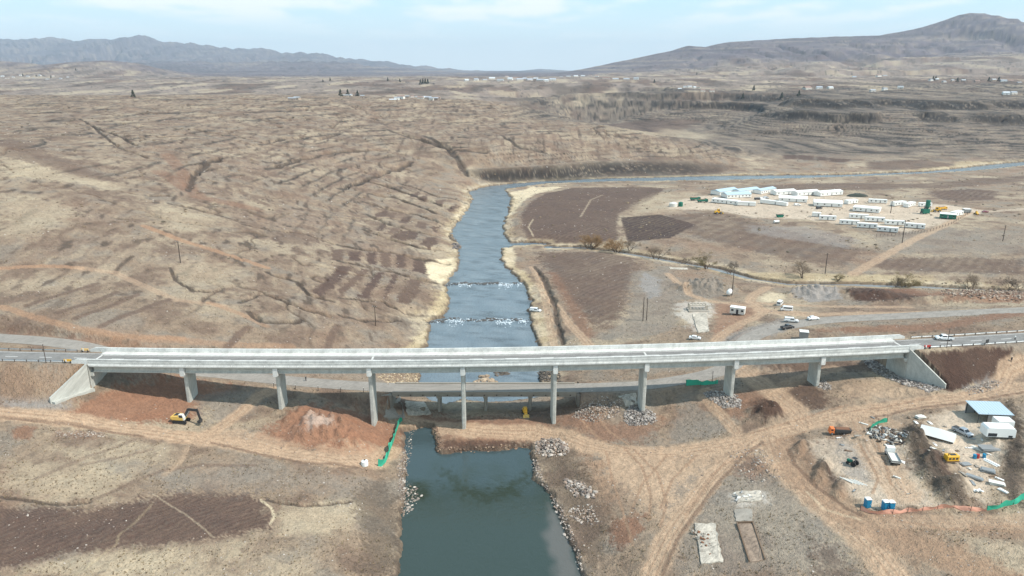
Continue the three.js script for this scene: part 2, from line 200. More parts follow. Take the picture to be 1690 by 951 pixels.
function height(x, z, smooth = false) {
  let h = base(x, z); const D = -z;
  U.rock = 0; U.gul = 0;
  // left hillside and far scarps
  const left = sst(-10, -80, x + (D - 250) * 0.10) * sst(215, 300, D) ;
  const behind = sst(735, 800, D);
  const hill = Math.max(left, behind * sst(8, 18, h));
  U.hill = hill;
  if (!smooth) {
    if (hill > 0.01 && D < 6000) {
      const am = hill * clamp(D / 700, 0.35, 2.2);
      const wx = x + 30 * nA(x * 0.004, z * 0.004), wz = z + 30 * nB(x * 0.004, z * 0.004);
      const rid = 1 - Math.abs(fbm(nA, wx * 0.006, wz * 0.006, 4)) * 2;
      h += am * (1.3 * rid - 0.9 + 0.9 * fbm(nB, x * 0.02, z * 0.02, 4));
      // a net of erosion channels
      const ch = Math.abs(fbm(nC, wx * 0.0105 + 4, wz * 0.0105, 3)), cut = sst(0.05, 0.0, ch) * sst(-0.3, 0.3, fbm(nB, x * 0.006, z * 0.006 + 9, 2)) * hill * sst(1500, 1100, D);
      h -= cut * clamp(D / 350, 0.7, 2.2); U.gul = cut;
      // ledges of layered rock
      const per = 3.4, q = h / per + 0.35 * fbm(nC, x * 0.006, z * 0.006, 3), fr = q - Math.floor(q);
      const led = (sst(0.0, 0.22, fr) - fr) * per;
      const lm = hill * sst(-0.25, 0.35, fbm(nD, x * 0.012, z * 0.009, 3)) * sst(340, 560, D);
      h += led * 0.16 * lm;
      U.rock = lm * sst(0.24, 0.05, fr) * sst(0.0, 0.05, fr);
    }
    // cliff bands of the scarps across the river
    if (D > 700 && D < 3200 && x > -200) {
      const cn = fbm(nC, x * 0.004 + 5, z * 0.004, 3), cm = fbm(nD, x * 0.008, z * 0.004 + 3, 3);
      const east = sst(60, 330, x - 0.08 * (D - 900)) * sst(850, 980, D);
      const h0 = h;
      h = cliff(h, 57 + 2.0 * cn, 3.0, 6.5 * east * sst(-0.55, 0.0, cm + 0.2));
      h = cliff(h, 42 + 3 * cn, 3.2, 6.6 * east * sst(-0.5, 0.0, cm));
      h = cliff(h, 18 + 3 * cn, 2.4, 3.4 * east * sst(0.0, 0.5, -cm));
      const band = (c, w, k) => Math.exp(-Math.pow((h0 - c) / w, 2) * 1.2) * k;
      const rk = east * Math.max(band(57 + 2 * cn, 3.2, sst(-0.55, 0, cm + 0.2)), band(42 + 3 * cn, 3.6, sst(-0.5, 0.0, cm)), band(18 + 3 * cn, 2.2, sst(0, 0.5, -cm)));
      U.rock = Math.max(U.rock, rk);
      // crag along the outer bank of the bend
      const bend = sst(-130, -60, x) * sst(270, 200, x) * sst(720, 740, D) * sst(860, 800, D);
      if (bend > 0) { h = cliff(h, 7 + 1.5 * cn, 2.4, 5.5 * bend); U.rock = Math.max(U.rock, bend * Math.exp(-Math.pow((h0 - 7) / 3.4, 2))); }
    }
    // small unevenness everywhere near
    if (D < 1500) h += 0.28 * fbm(nA, x * 0.05, z * 0.05, 3) + 0.22 * fbm(nB, x * 0.3, z * 0.3, 4) * sst(700, 200, D);
    else if (D < 9000) h += sst(1500, 3000, D) * (7 * fbm(nA, x * 0.0022, z * 0.0022, 4) + 2.5 * fbm(nC, x * 0.012, z * 0.012, 3));
    // uneven heaps
    for (const m of HEAPS) {
      const dx = x - m[0], dz = z - m[1]; if (dx * dx + dz * dz > 2600) continue;
      const u = (dx * m.c[0] + dz * m.c[1]) / m[2], v = (-dx * m.c[1] + dz * m.c[0]) / m[3], r = Math.sqrt(u * u + v * v) * (1 + 0.25 * nA(x * 0.12, z * 0.12));
      if (r < 1.25) h += m[5] * sst(1.25, 0.15, r) * (1 + 0.25 * nB(x * 0.3, z * 0.3));
    }
    for (const g of GULLIES) {
      const l = sdLine(g.l, x, z, g.w * 3); if (l.d < g.w * 3) {
        const d = l.d + g.w * 0.8 * nA(x * 0.12 / g.w, z * 0.12 / g.w);
        h -= g.dep * sst(g.w * 1.15, g.w * 0.25, d) * sst(0, 0.12, l.t) * (0.8 + 0.3 * nB(x * 0.05, z * 0.05));
      }
    }
  }
  if (D > 1900) h = farHills(x, z, h);
  // old low road on its bank
  const o = sdLine(OLDL, x, z, 26);
  if (o.d < 26) {
    const gap = x > OLD_DECK[0][0] - 1 && x < OLD_DECK[1][0] + 1 && D < 260;
    if (!gap) {
      const y = lineY(OLDL) - 0.06, e = Math.max(0, o.d - 5.2);
      h = clamp(h, y - e / 1.5, y + e / 1.1);
    }
  }
  // approach banks of the road bridge
  if (D < 330 && D > 150) {
    const dx = x - ARC.x, dz = z - ARC.z, r = Math.hypot(dx, dz), a = Math.atan2(dx, dz);
    if (a < ARC.a0 - 0.75 / ARC.R || a > ARC.a1 + 0.75 / ARC.R) {
      const sideways = Math.abs(r - (ARC.R - 5)) - 6, e = Math.max(0, sideways);
      const y = ROAD_Y - 0.04;
      let fill = y - e / 1.15;
      const near = r > ARC.R - 5;
      // the flared wing walls hold the bank back beside the abutments
      if (near && a < ARC.a0) { const L = -(x - WINGL[0][0]) * (WINGL[1][1] - WINGL[0][1]) + (z - WINGL[0][1]) * (WINGL[1][0] - WINGL[0][0]); if (L < 9) fill = -99; }
      if (near && a > ARC.a1) { const L = -(x - WINGR[0][0]) * (WINGR[1][1] - WINGR[0][1]) + (z - WINGR[0][1]) * (WINGR[1][0] - WINGR[0][0]); if (L > -9) fill = -99; }
      h = Math.max(h, fill);
      h = Math.min(h, y + Math.max(0, sideways - 1.5) / 1.1 + 0.01);
      if (fill > h - 0.3) U.emb = 1;
    } else { // under the spans nothing reaches the beams
      const sideways = Math.abs(r - (ARC.R - 5)) - 6;
      if (sideways < 0) h = Math.min(h, 19.2);
    }
  }
  // water
  U.wet = 1e6;
  if (D < 960) {
    const river = sdOutline(RIVER, x, z, 30), pool = sdOutline(POOL, x, z, 30);
    let w = Math.min(river, pool);
    if (w < 30) {
      const jag = smooth ? 0 : 1.3 * fbm(nA, x * 0.09, z * 0.09, 3) + 0.5 * nB(x * 0.5, z * 0.5);
      w += jag * clamp(D / 260, 0.6, 2.2);
      const wy = river < pool ? waterY(x, z) : 0;
      if (w < 0) h = Math.min(h, wy - 0.25 + w * 0.25);
      else h = Math.min(Math.max(h, wy + 0.35 + w * 0.05), lerp(wy + 0.4 + 0.9 * Math.min(1, w), h, sst(0, 14, w)));
    }
    U.wet = w;
    if (x > 20) {
      const l = sdLine(STREAM, x, z, 22);
      if (l.d < 22) {
        const wd = 2.9 + 0.9 * (smooth ? 0 : nA(x * 0.03, z * 0.03)), sy = streamY(l.t);
        const e = l.d - wd;
        h = e < 0 ? sy - 0.5 : Math.min(Math.max(h, sy + 0.25), lerp(sy + 0.5 + 0.7 * Math.min(e, 1), h, sst(0, 18, e)));
        U.wet = Math.min(U.wet, e);
      }
    }
  }
  return h;
}
const WINGL = [[-128.2, -204.3], [-134.5, -194.6]], WINGR = [[126.2, -216.3], [133.5, -207]];
// far hills and ranges: crest line [x, z, y], reach of the flanks, how rugged
const RANGES = [
[[[156, -5600, 62], [423, -5600, 96], [688, -5600, 151], [951, -5600, 202], [1170, -5600, 248], [1278, -5600, 278], [1410, -5600, 273], [1497, -5600, 294], [1584, -5600, 307], [1999, -5600, 330], [2437, -5600, 346], [2656, -5600, 351], [2870, -5600, 386], [3058, -5600, 435], [3202, -5600, 489], [3287, -5600, 503], [3396, -5600, 501], [3489, -5600, 468], [3694, -5600, 423], [4003, -5600, 411], [4413, -5600, 344]], 2600, 1],
[[[-11224, -14500, 609], [-10289, -14500, 717], [-9611, -14500, 695], [-9278, -14500, 652], [-8640, -14500, 717], [-8255, -14500, 641], [-7567, -14500, 674], [-7336, -14500, 695], [-6876, -14500, 733], [-6549, -14500, 630], [-5872, -14500, 576], [-5310, -14500, 500], [-4738, -14500, 511], [-4289, -14500, 424], [-3718, -14500, 413], [-3264, -14500, 359], [-2582, -14500, 271], [-1896, -14500, 195], [-1438, -14500, 151], [-748, -14500, 106], [-173, -14500, 51]], 4200, 2],
[[[-3277, -4300, 187], [-3008, -4300, 174], [-2875, -4300, 161], [-2723, -4300, 151], [-2641, -4300, 138], [-2468, -4300, 155], [-2262, -4300, 164], [-2128, -4300, 151], [-1963, -4300, 112], [-1830, -4300, 83], [-1730, -4300, 60]], 800, 0.5],
[[[-5029, -9000, 162], [-4454, -9000, 190], [-3882, -9000, 210], [-3171, -9000, 197], [-2671, -9000, 210], [-2031, -9000, 197], [-1463, -9000, 142], [-894, -9000, 94], [-465, -9000, 74]], 2200, 1.2],
[[[-2611, -6500, 69], [-2400, -6500, 108], [-2142, -6500, 103], [-1940, -6500, 59]], 700, 0.6],
[[[-1188, -2300, 46], [-1074, -2300, 65], [-945, -2300, 74], [-780, -2300, 69], [-672, -2300, 48]], 240, .5], [[[-675, -2600, 58], [-591, -2600, 75], [-425, -2600, 78], [-301, -2600, 70], [-177, -2600, 50]], 260, .5], [[[334, -2700, 54], [506, -2700, 70], [678, -2700, 73], [873, -2700, 62]], 300, .5], [[[-1820, -2900, 43], [-1632, -2900, 56], [-1448, -2900, 49]], 260, .5], [[[-953, -4200, 71], [-752, -4200, 77], [-552, -4200, 67]], 400, .5], [[[1116, -3300, 81], [1192, -3300, 114], [1268, -3300, 132], [1374, -3300, 119], [1508, -3300, 97]], 450, 0.5],
[[[1675, -3600, 87], [1871, -3600, 120], [2038, -3600, 142], [2206, -3600, 158], [2400, -3600, 185], [2594, -3600, 207], [2844, -3600, 228]], 1000, 0.7],
[[[-868, -16800, 42], [67, -16800, 80], [600, -16800, 138], [1134, -16800, 106], [1802, -16800, 55]], 900, 1],
[[[-1947, -15800, 46], [-1443, -15800, 94], [-878, -15800, 106], [-565, -15800, 46]], 2000, 1],
].map(([l, w, r]) => ({ w, r, l: outline(l), y: l.map(p => p[2]) }));
function farHills(x, z, h) {
  for (const g of RANGES) {
    const l = sdLine(g.l, x, z, g.w); if (l.d >= g.w) continue;
    const y = lineY(g) + g.w * 0.005 * (g.r > 1.1 ? 2 : 0.25) * fbm(nB, x / g.w * 14, 3.3, 3), rise = y - h; if (rise <= 0) continue;
    const wv = g.w * 0.12, d = l.d * (1 + 0.22 * sst(0, 0.15, l.d / g.w) * fbm(nA, x * 1.1 / g.w * 3, z * 1.1 / g.w * 3, 4));
    const u = clamp(1 - d / g.w, 0, 1);
    let k = 0.55 * u + 0.45 * u * u;
    // bench lines of the layered hills
    const q = k * 9 + 0.5 * fbm(nB, x / g.w * 2, z / g.w * 2, 3), fr = q - Math.floor(q);
    k += (sst(0, 0.35, fr) - fr) / 9 * 0.55 * sst(1, 0.9, u);
    const gul = Math.abs(fbm(nC, x / wv * 0.35, z / wv * 0.12, 4));
    k += (g.r > 1.1 ? 0.16 : 0.06) * sst(0, 0.3, 1 - u) * sst(0, 0.25, u) * (0.5 - Math.abs(fbm(nD, x / g.w * 2.6, z / g.w * 2.6, 4)) * 2) - 0.10 * g.r * sst(0, 0.25, 1 - u) * sst(0.0, 0.3, u) * sst(0.2, 0.0, gul);
    h = Math.max(h, h + rise * k);
  }
  return h;
}
// ---------- where the ground is what: colours of soil, grass and rock; the far ones have haze mixed in ----------

const lin = (r, g, b) => [r, g, b].map(v => { v /= 255; return v <= 0.04045 ? v / 12.92 : Math.pow((v + 0.055) / 1.055, 2.4); });
const TANS = [lin(166, 145, 121), lin(188, 172, 145), lin(142, 118, 99), lin(156, 147, 132), lin(171, 141, 115)];
const G_PALE = lin(194, 178, 149), G_GREY = lin(156, 146, 132), G_BROWN = lin(132, 107, 90), G_ROCK = lin(64, 57, 52), G_ROCKL = lin(160, 146, 128), G_YEL = lin(200, 181, 142), G_FARHAZE = lin(156, 141, 128), G_MTNHAZE = lin(116, 107, 114), G_SCARP = lin(136, 123, 109);  // the far-plain and mountain tones carry haze in their colour
const DIRT = lin(197, 169, 139), DIRT2 = lin(176, 144, 115), SAND = lin(222, 206, 172), PLOUGH = lin(118, 92, 78), PLOUGH2 = lin(94, 70, 60), SOIL = lin(160, 119, 92), SOILR = lin(170, 124, 95), SOILD = lin(106, 76, 59), GRAVEL = lin(164, 158, 150), SCRUB = lin(106, 91, 76), CONC = lin(212, 206, 194), ORANGE = lin(186, 146, 112), DUST = lin(205, 188, 165), GULLY = lin(96, 82, 70);
const GROUND = 0.70; // those are the colours as they look in sunlight; this brings them to what the ground itself reflects
// patches of bare ground, fields, sand: [colour, strength, edge m, ragged m, outline, stripes m]
const PATCH = [
// left hillside
[G_PALE, .7, 10, 8, [[-329.6, -477.1], [-295.8, -458.8], [-258.3, -437.3], [-233.4, -433.2], [-227.1, -417.3], [-254.6, -412.4], [-281.8, -403.3]]], [G_BROWN, .6, 8, 6, [[-377.8, -549.5], [-301.4, -480.8], [-261.9, -457.1], [-233.9, -437.6], [-260.4, -434.7], [-314.1, -453]]], [G_PALE, .45, 10, 8, [[-151.3, -310], [-142.6, -324.1], [-125.1, -324.4], [-118.2, -297.7], [-130.7, -282.3], [-141.7, -291.1]]], [G_PALE, .5, 8, 8, [[-262.9, -373.7], [-236.4, -375.1], [-216.5, -361.1], [-209.9, -315.5], [-224.7, -314.1]]], [G_PALE, .45, 10, 8, [[-198.1, -384.7], [-185.6, -423.1], [-154.7, -394.9], [-165, -358.1]]], [G_BROWN, .5, 5, 4, [[-137.9, -393.2], [-115.5, -420.3], [-106.7, -388.3], [-124.2, -380.1]]], [SOIL, .5, 3, 3, [[-174.3, -234.4], [-160.8, -232.5], [-143.5, -230.6], [-120.8, -229.3], [-120.5, -228.3], [-145.9, -227.6], [-172.5, -231.7]]], [G_BROWN, .55, 3, 3, [[-178.3, -241.4], [-164.9, -236.4], [-148, -231.7], [-165.3, -233.1], [-174.2, -234.3]]],
[PLOUGH, .95, 1.5, 1.5, [[-88.8, -310.8], [-88, -360.2], [-82.3, -366.6], [-82.5, -329.4], [-83.9, -307.2]]],
...[[[-99.5, -393.9], [-94.9, -399.6], [-89.3, -371.7], [-94, -367.6]], [[-90.7, -396], [-85.6, -401.9], [-81.7, -380.8], [-86.6, -375]], [[-82.3, -402.2], [-77.6, -408.4], [-73.6, -383.9], [-76.9, -378.8]], [[-75.7, -411.6], [-71.2, -415.6], [-66.2, -384.3], [-70.3, -380]], [[-67.1, -414.3], [-61.6, -415.4], [-58.9, -388.1], [-63.9, -386.5]], [[-56.5, -410.6], [-47.7, -407.5], [-45.7, -382.3], [-54.5, -384.7]], [[-78.4, -363.9], [-74.3, -368.4], [-75.2, -329.5], [-77.3, -312.5], [-79.2, -320.8]], [[-70.3, -365.5], [-66.4, -369.6], [-65.7, -320.4], [-70.2, -315.8]], [[-62.4, -370.6], [-59.4, -373.5], [-58.5, -323.7], [-60.1, -321.7]], [[-53.1, -367.1], [-47.3, -368.4], [-45.5, -341], [-48.1, -322.9], [-54.1, -323.8]],
  [[-57.4, -441.9], [-55.2, -465.2], [-49.4, -466.4], [-47, -450.4], [-51, -437.6]], [[-76.4, -451], [-73.9, -472.6], [-61.9, -478.8], [-61.6, -454.4], [-69.2, -445.8]], [[-80.4, -457.1], [-80, -476.1], [-74.2, -483.1], [-74, -460.4]], [[-87.2, -458.8], [-88.1, -486.4], [-83.9, -488.3], [-83.3, -462.6]], [[-78.8, -497.9], [-78.2, -522.8], [-73, -526.9], [-73.3, -500.2]], [[-67.3, -492.8], [-66.5, -512.8], [-59.6, -509.4], [-58.4, -487.1]], [[-57.4, -496.5], [-50.8, -510.8], [-51.1, -483.5]], [[-97.5, -521.6], [-91, -535], [-89.8, -511.3], [-96.5, -506.2]], [[-88.7, -514.9], [-88.6, -530.9], [-84.4, -532.6], [-84, -512.6]], [[-84.1, -604.9], [-78.8, -618.9], [-76.9, -594.8], [-83.4, -591.9]], [[-76.3, -598], [-71.1, -614], [-69.4, -590], [-74.4, -586.3]], [[-62.7, -591.9], [-55.3, -602.2], [-54.9, -581], [-61.5, -579.9]], [[-51.9, -563.8], [-45.8, -588.9], [-42.1, -592.4], [-46.8, -557.6]]].map((o, i) => [i % 3 ? PLOUGH : G_BROWN, i < 10 ? .9 : .8, 1, 1.6, o]),
[SAND, .95, 2, 2, [[-50.1, -403.8], [-43.6, -415], [-35.2, -424.6], [-31.8, -408.3], [-32.9, -381.7], [-37.2, -367.9], [-44.5, -377]]], [G_YEL, .8, 2.5, 2, [[-37.2, -330.7], [-36.1, -356.5], [-34.3, -370.8], [-30.7, -343.1], [-31.6, -323], [-39.6, -311.5], [-38.7, -318.9]]], [G_YEL, .7, 2.5, 2, [[-40.1, -293.3], [-36.4, -302], [-35.8, -284.7], [-37.8, -274.9], [-44.3, -269.8]]], [SAND, .7, 2, 2, [[-42.3, -580.7], [-37, -606.1], [-33.9, -635], [-34.6, -580.3], [-38.1, -545.2], [-42, -513.1], [-42, -481], [-45.6, -485.8]]],
// right of the river
[SAND, .75, 2.5, 2, [[-4.1, -544.4], [8.6, -602.8], [21.9, -657.8], [50.2, -712.1], [20.7, -712.5], [-2.8, -669.4], [1.6, -623]]], [PLOUGH, .9, 3, 2, [[10.8, -470.1], [7.2, -499.2], [6.9, -549.1], [13.5, -597], [31.3, -660.3], [58.2, -701.1], [112.3, -693.6], [142.9, -679.8], [116.1, -604.6], [81.2, -547.1], [73.4, -503], [68.4, -461.2], [44.8, -459.4]], 1.4], [PLOUGH2, .92, 1.5, 1, [[79.8, -530.5], [110.7, -538.5], [128.1, -498.3], [101.9, -460.6], [73.6, -454]], 1.6], [G_PALE, .5, 8, 6, [[94.1, -577], [132, -647.7], [171.8, -655.8], [126, -546.4], [87.9, -536.6]]],
[PLOUGH, .7, 5, 6, [[15, -438.7], [57.4, -434.6], [71.8, -418.3], [66.8, -379.4], [51.8, -321.7], [48.6, -300.1], [35.9, -292.1], [28.1, -322.7], [20.4, -377.1]], 1.5], [G_GREY, .6, 5, 5, [[65.2, -379.3], [86.2, -394.5], [86.8, -352.9], [68.3, -282.9], [51.7, -272.3], [35.6, -277.8], [51.7, -303.5]]], [SOIL, .6, 3, 2, [[20, -387.2], [24, -383.2], [34.8, -281.6], [28.5, -280.3]]], [GRAVEL, .9, 2, 2, [[71, -380.9], [77.4, -363.5], [70.5, -332], [64.3, -326.1], [63.3, -348.8]]], [SAND, .6, 2, 1.5, [[-6.3, -437.3], [-3.6, -466], [2.6, -437.8], [1.7, -406.6], [-2.4, -403.6]]], [G_YEL, .7, 2, 1.5, [[0, -406.9], [7.7, -390.8], [10.9, -361.7], [8.3, -352.3], [5.5, -375.8]]], [G_YEL, .5, 2, 1.5, [[11.2, -319.7], [15.1, -313.6], [15.1, -284.3], [12, -282.6]]],
[DUST, .85, 5, 4, [[124.7, -585.3], [158, -621.8], [210.2, -639.3], [283.7, -613.5], [338.5, -566.2], [353.1, -536.7], [314, -504.6], [256.5, -463.2], [228.5, -488.5], [208.5, -511.2], [176.3, -517.9], [154.8, -551.3], [121.4, -557.4]]], [PLOUGH, .55, 6, 5, [[114.2, -533.2], [152.7, -543.7], [180.2, -479.6], [210.3, -422.3], [181.1, -387.8], [148.3, -419.1], [118.8, -459.7]], 4], [GRAVEL, .5, 6, 4, [[160, -493.1], [198.9, -486.3], [217.2, -445.4], [201, -425.7], [179.1, -444.6], [156.4, -468.3]]], [PLOUGH, .75, 5, 4, [[366.9, -639.3], [410.1, -653.6], [425.1, -636.5], [390, -587.8], [358, -583.4], [348.6, -597]], 2], [PLOUGH, .5, 8, 6, [[234.5, -697.8], [327.9, -712.7], [376.2, -692.5], [534.3, -764.9], [492.8, -703.9], [393.6, -662.7], [300.4, -651.1], [226.2, -655.5]]], [PLOUGH, .6, 4, 4, [[200.8, -401.8], [246.4, -403.7], [283.9, -393.2], [266.2, -366.5], [228.7, -372.3], [200, -378.9]], 2], [G_YEL, .6, 3, 2.5, [[126.4, -382.2], [171.5, -373], [219.6, -367.4], [212.9, -355.4], [172.4, -360.7], [131.1, -366.9]]], [G_GREY, .5, 8, 6, [[232.9, -463], [285.4, -472.8], [331.2, -464.1], [292.1, -405.6], [249.2, -408.6], [214.7, -416.6]]],
[GRAVEL, .9, 2.5, 2, [[128.5, -325.7], [140.7, -338.9], [153.6, -345.2], [155.2, -331.9], [149.1, -315.1], [133.4, -310]]], [SOILD, .85, 3, 3, [[159.7, -337.4], [177.2, -344.7], [189.7, -334.8], [191.7, -315.6], [172.7, -303.1], [156.8, -302.8], [153, -317.5]]], [SOIL, .7, 3, 3, [[177.2, -344.7], [192.8, -340.5], [195.2, -321.7], [185.4, -316.6], [181.2, -329.6]]], [SOIL, .7, 4, 4, [[197.3, -327.9], [235.1, -321.1], [216.6, -294.7], [186.5, -299.9]]], [G_GREY, .8, 2.5, 2.5, [[86.8, -352.9], [99.3, -366.1], [104.9, -352.2], [99.8, -328.9], [88.1, -321.9], [84.3, -335.4]]], [SAND, .6, 3, 2, [[113.2, -322.1], [123.1, -334.5], [129, -328.4], [121.6, -314.4], [113.5, -313.1]]], [SOILR, .55, 3, 3, [[92, -315.7], [103.7, -313.6], [107, -295.4], [89.8, -272.2], [80.3, -263.7], [77.3, -264.6]]], [CONC, .55, 3, 3, [[75.6, -318.2], [90.5, -320.5], [87.4, -300.6], [80.4, -283.8], [75.7, -272.7], [72, -275.4], [73.4, -291.8], [71, -299.5]]], [GRAVEL, .7, 3, 2, [[77.8, -263], [95.3, -274.5], [110.1, -282.6], [116.6, -274.3], [106.4, -266], [92.2, -257.6], [86.1, -252.6]]],
[SOIL, .75, 4, 3, [[112.4, -263.5], [140.6, -251.5], [156.6, -249], [192.4, -260.4], [203.5, -276], [161.9, -258.3], [128.3, -263.2]]],
// round the piers
[SOILR, .85, 4, 4, [[-130.1, -189.3], [-126.5, -197.8], [-122.1, -210.5], [-106.4, -217.6], [-86.9, -216.8], [-96.6, -207], [-95.1, -197.7], [-102.6, -193.2], [-116.3, -191.2]]], [G_GREY, .7, 4, 4, [[-98.4, -209.1], [-85.1, -217.2], [-77.5, -211.3], [-81.3, -200], [-89.4, -195.4]]], [GRAVEL, .8, 3, 2.5, [[-149.6, -195.5], [-139, -195.5], [-131.8, -196.5], [-128.5, -194.6], [-134.8, -191], [-146.8, -191.1]]], [DIRT2, .55, 3, 3, [[-154.2, -204.3], [-131.6, -203.2], [-129.1, -204.3], [-134.6, -195.9], [-149.9, -196.1]]],
[SOILR, .85, 4, 4, [[-73.7, -190.5], [-69.1, -201.9], [-64.3, -211.4], [-55.2, -213.1], [-39.7, -211.9], [-34.3, -211.7], [-33.2, -196.3], [-35.6, -186.7], [-48.6, -183.6], [-62.8, -186.1]]], [DIRT, .6, 4, 4, [[-64.3, -185.3], [-49.8, -189.1], [-37, -195], [-35.6, -186.4], [-48, -180.8]]], [CONC, .4, 3, 3, [[-63.3, -195.4], [-61.5, -200.7], [-55.8, -199.7], [-52.9, -196.4], [-57.9, -193.7]]], [SOIL, .8, 4, 3, [[-44.3, -218], [-29, -219.4], [-16.6, -214.3], [6.8, -212.6], [14.2, -207.6], [10.2, -201.1], [4.6, -199.5], [-8.2, -197], [-20, -195.9], [-22.1, -200.1], [-25.1, -210.8], [-36.2, -214.6]]], [DIRT, .6, 3, 3, [[-20.9, -206.6], [-8.5, -206.8], [10.4, -206.1], [20.8, -196.4], [10.1, -200.1], [-8.4, -202.2], [-19.4, -200.4]]], [SOILD, .75, 2, 2, [[-22.4, -200.8], [-8.3, -201], [5.4, -200.8], [5.7, -198.9], [-2.7, -197.5], [-19, -195.7]]], [SOIL, .6, 5, 4, [[12.6, -211.7], [22.3, -213.9], [31.1, -205.7], [40.3, -204.9], [48.3, -207.3], [38.4, -193.9], [24.4, -195.9]]], [G_GREY, .7, 3, 3, [[49.3, -203.4], [55.8, -216.1], [61.3, -207.3], [62.9, -196], [50.3, -191.3], [45.5, -193.7]]], [SOIL, .6, 3, 3, [[66.8, -221.1], [72, -215.5], [81.3, -217.4], [84, -208.4], [78.8, -209.7], [70.6, -200.8], [65.6, -202.3]]], [SOILD, .9, 2.5, 2, [[75.8, -208.9], [81, -210.7], [83.2, -201.9], [80.9, -198.2], [75.3, -197.4], [73.2, -202.2]]], [SOILD, .7, 3, 3, [[85.8, -216.3], [96.4, -224], [97.3, -213.7], [98.2, -202.3], [90.5, -201], [86.9, -206.2]]], [SOILD, .55, 4, 3, [[83.8, -248.5], [103.2, -239.2], [122.3, -230.5], [119.5, -224.6], [98.5, -227], [81.1, -235.7]]], [DIRT, .5, 4, 4, [[104.3, -212.4], [116.4, -217.9], [123.6, -209.4], [126.1, -203.6], [116.3, -202.1], [102.8, -204.4]]], [SOILD, .95, 1.2, 1, [[129.1, -214.7], [137.2, -216.4], [154.2, -218.9], [160.7, -219.1], [157.1, -214.8], [150.2, -210.6], [141, -207.5], [133.4, -203.8], [132.9, -209.1], [130.6, -211.9]]], [GRAVEL, .7, 2, 2, [[138, -205.5], [150, -210.3], [152.7, -209.7], [146.2, -204], [137.8, -202.1]]], [SOILD, .7, 2, 2, [[104.7, -196.6], [112.1, -200.9], [113.1, -195.8], [104.8, -192.9]]],
[DIRT, .85, 5, 4, [[25, -193.3], [37.1, -185.9], [52.5, -186], [72.2, -188.9], [76.9, -183], [65.1, -182.7], [53.4, -170.1], [44.1, -157.2], [36, -146.4], [35.7, -156.2], [33, -162], [26.6, -171.7], [23.7, -181.4]]], [DIRT2, .7, 4, 4, [[19.6, -192.5], [26.6, -184.3], [25.9, -166.2], [23.3, -157.2], [21.9, -165.1], [20.1, -179.3]]], [SOIL, .8, 2, 2, [[24.9, -156], [29.3, -157.5], [32.6, -156.3], [30.2, -148.9], [24.7, -146.2], [23, -149.4]]], [SCRUB, .45, 4, 4, [[7.2, -194.5], [16.9, -191.7], [21.4, -176], [23.5, -159.4], [22.7, -146.2], [17, -138.6], [15.9, -149.7], [13.1, -162.3], [9.1, -176.8]]],
[SCRUB, .95, 1.5, 1.2, [[79.1, -187.1], [83.6, -189.6], [82.9, -181.4], [82.8, -163.9], [83.1, -157.2], [80, -154.6], [77.6, -163.9], [76.8, -175.9]]], [SOILD, .8, 1.5, 1.2, [[80.9, -170.5], [82.7, -168.8], [82.2, -159], [80.4, -160.4]]], [SCRUB, .85, 2.5, 2, [[109.4, -185.5], [114.5, -187.5], [111.9, -174], [108.7, -162.2], [109.6, -154.1], [105.2, -148], [101.5, -149.8], [101.4, -157.5], [102.8, -168.8]]], [SOILD, .6, 2, 2, [[108.1, -174.5], [110.1, -167.9], [108.3, -159.4], [105.5, -159.7]]], [SCRUB, .85, 3, 2, [[143, -195.9], [146.8, -196.9], [142.2, -183.8], [117.3, -146.1], [116.4, -152.2], [124.5, -166.4], [132.8, -174.9], [139.5, -187.4]]], [DUST, .85, 4, 3, [[119.8, -190.2], [134.1, -195.7], [140, -192.5], [128.2, -172.1], [118.1, -158.5], [110.1, -149], [108.2, -151.7], [112.7, -161.8], [112.3, -169.2], [114.5, -180.4]]], [DUST, .75, 4, 4, [[81.6, -184.3], [93.8, -183.5], [105.2, -176.6], [100.6, -164.5], [99.4, -153.8], [100.8, -148.6], [84.8, -150.1], [82, -156.6], [81.5, -169.7]]], [GRAVEL, .5, 3, 3, [[89.6, -181.6], [97.8, -178], [89.1, -159.3], [84.8, -162.9]]], [DIRT2, .5, 5, 5, [[81, -147.8], [98.9, -145.2], [114.4, -141.7], [110.1, -135.3], [95.3, -138.7], [95.5, -130.2], [102.4, -123.8], [98.3, -117.5], [86.9, -123.7], [83.4, -135.9]]],
// foreground
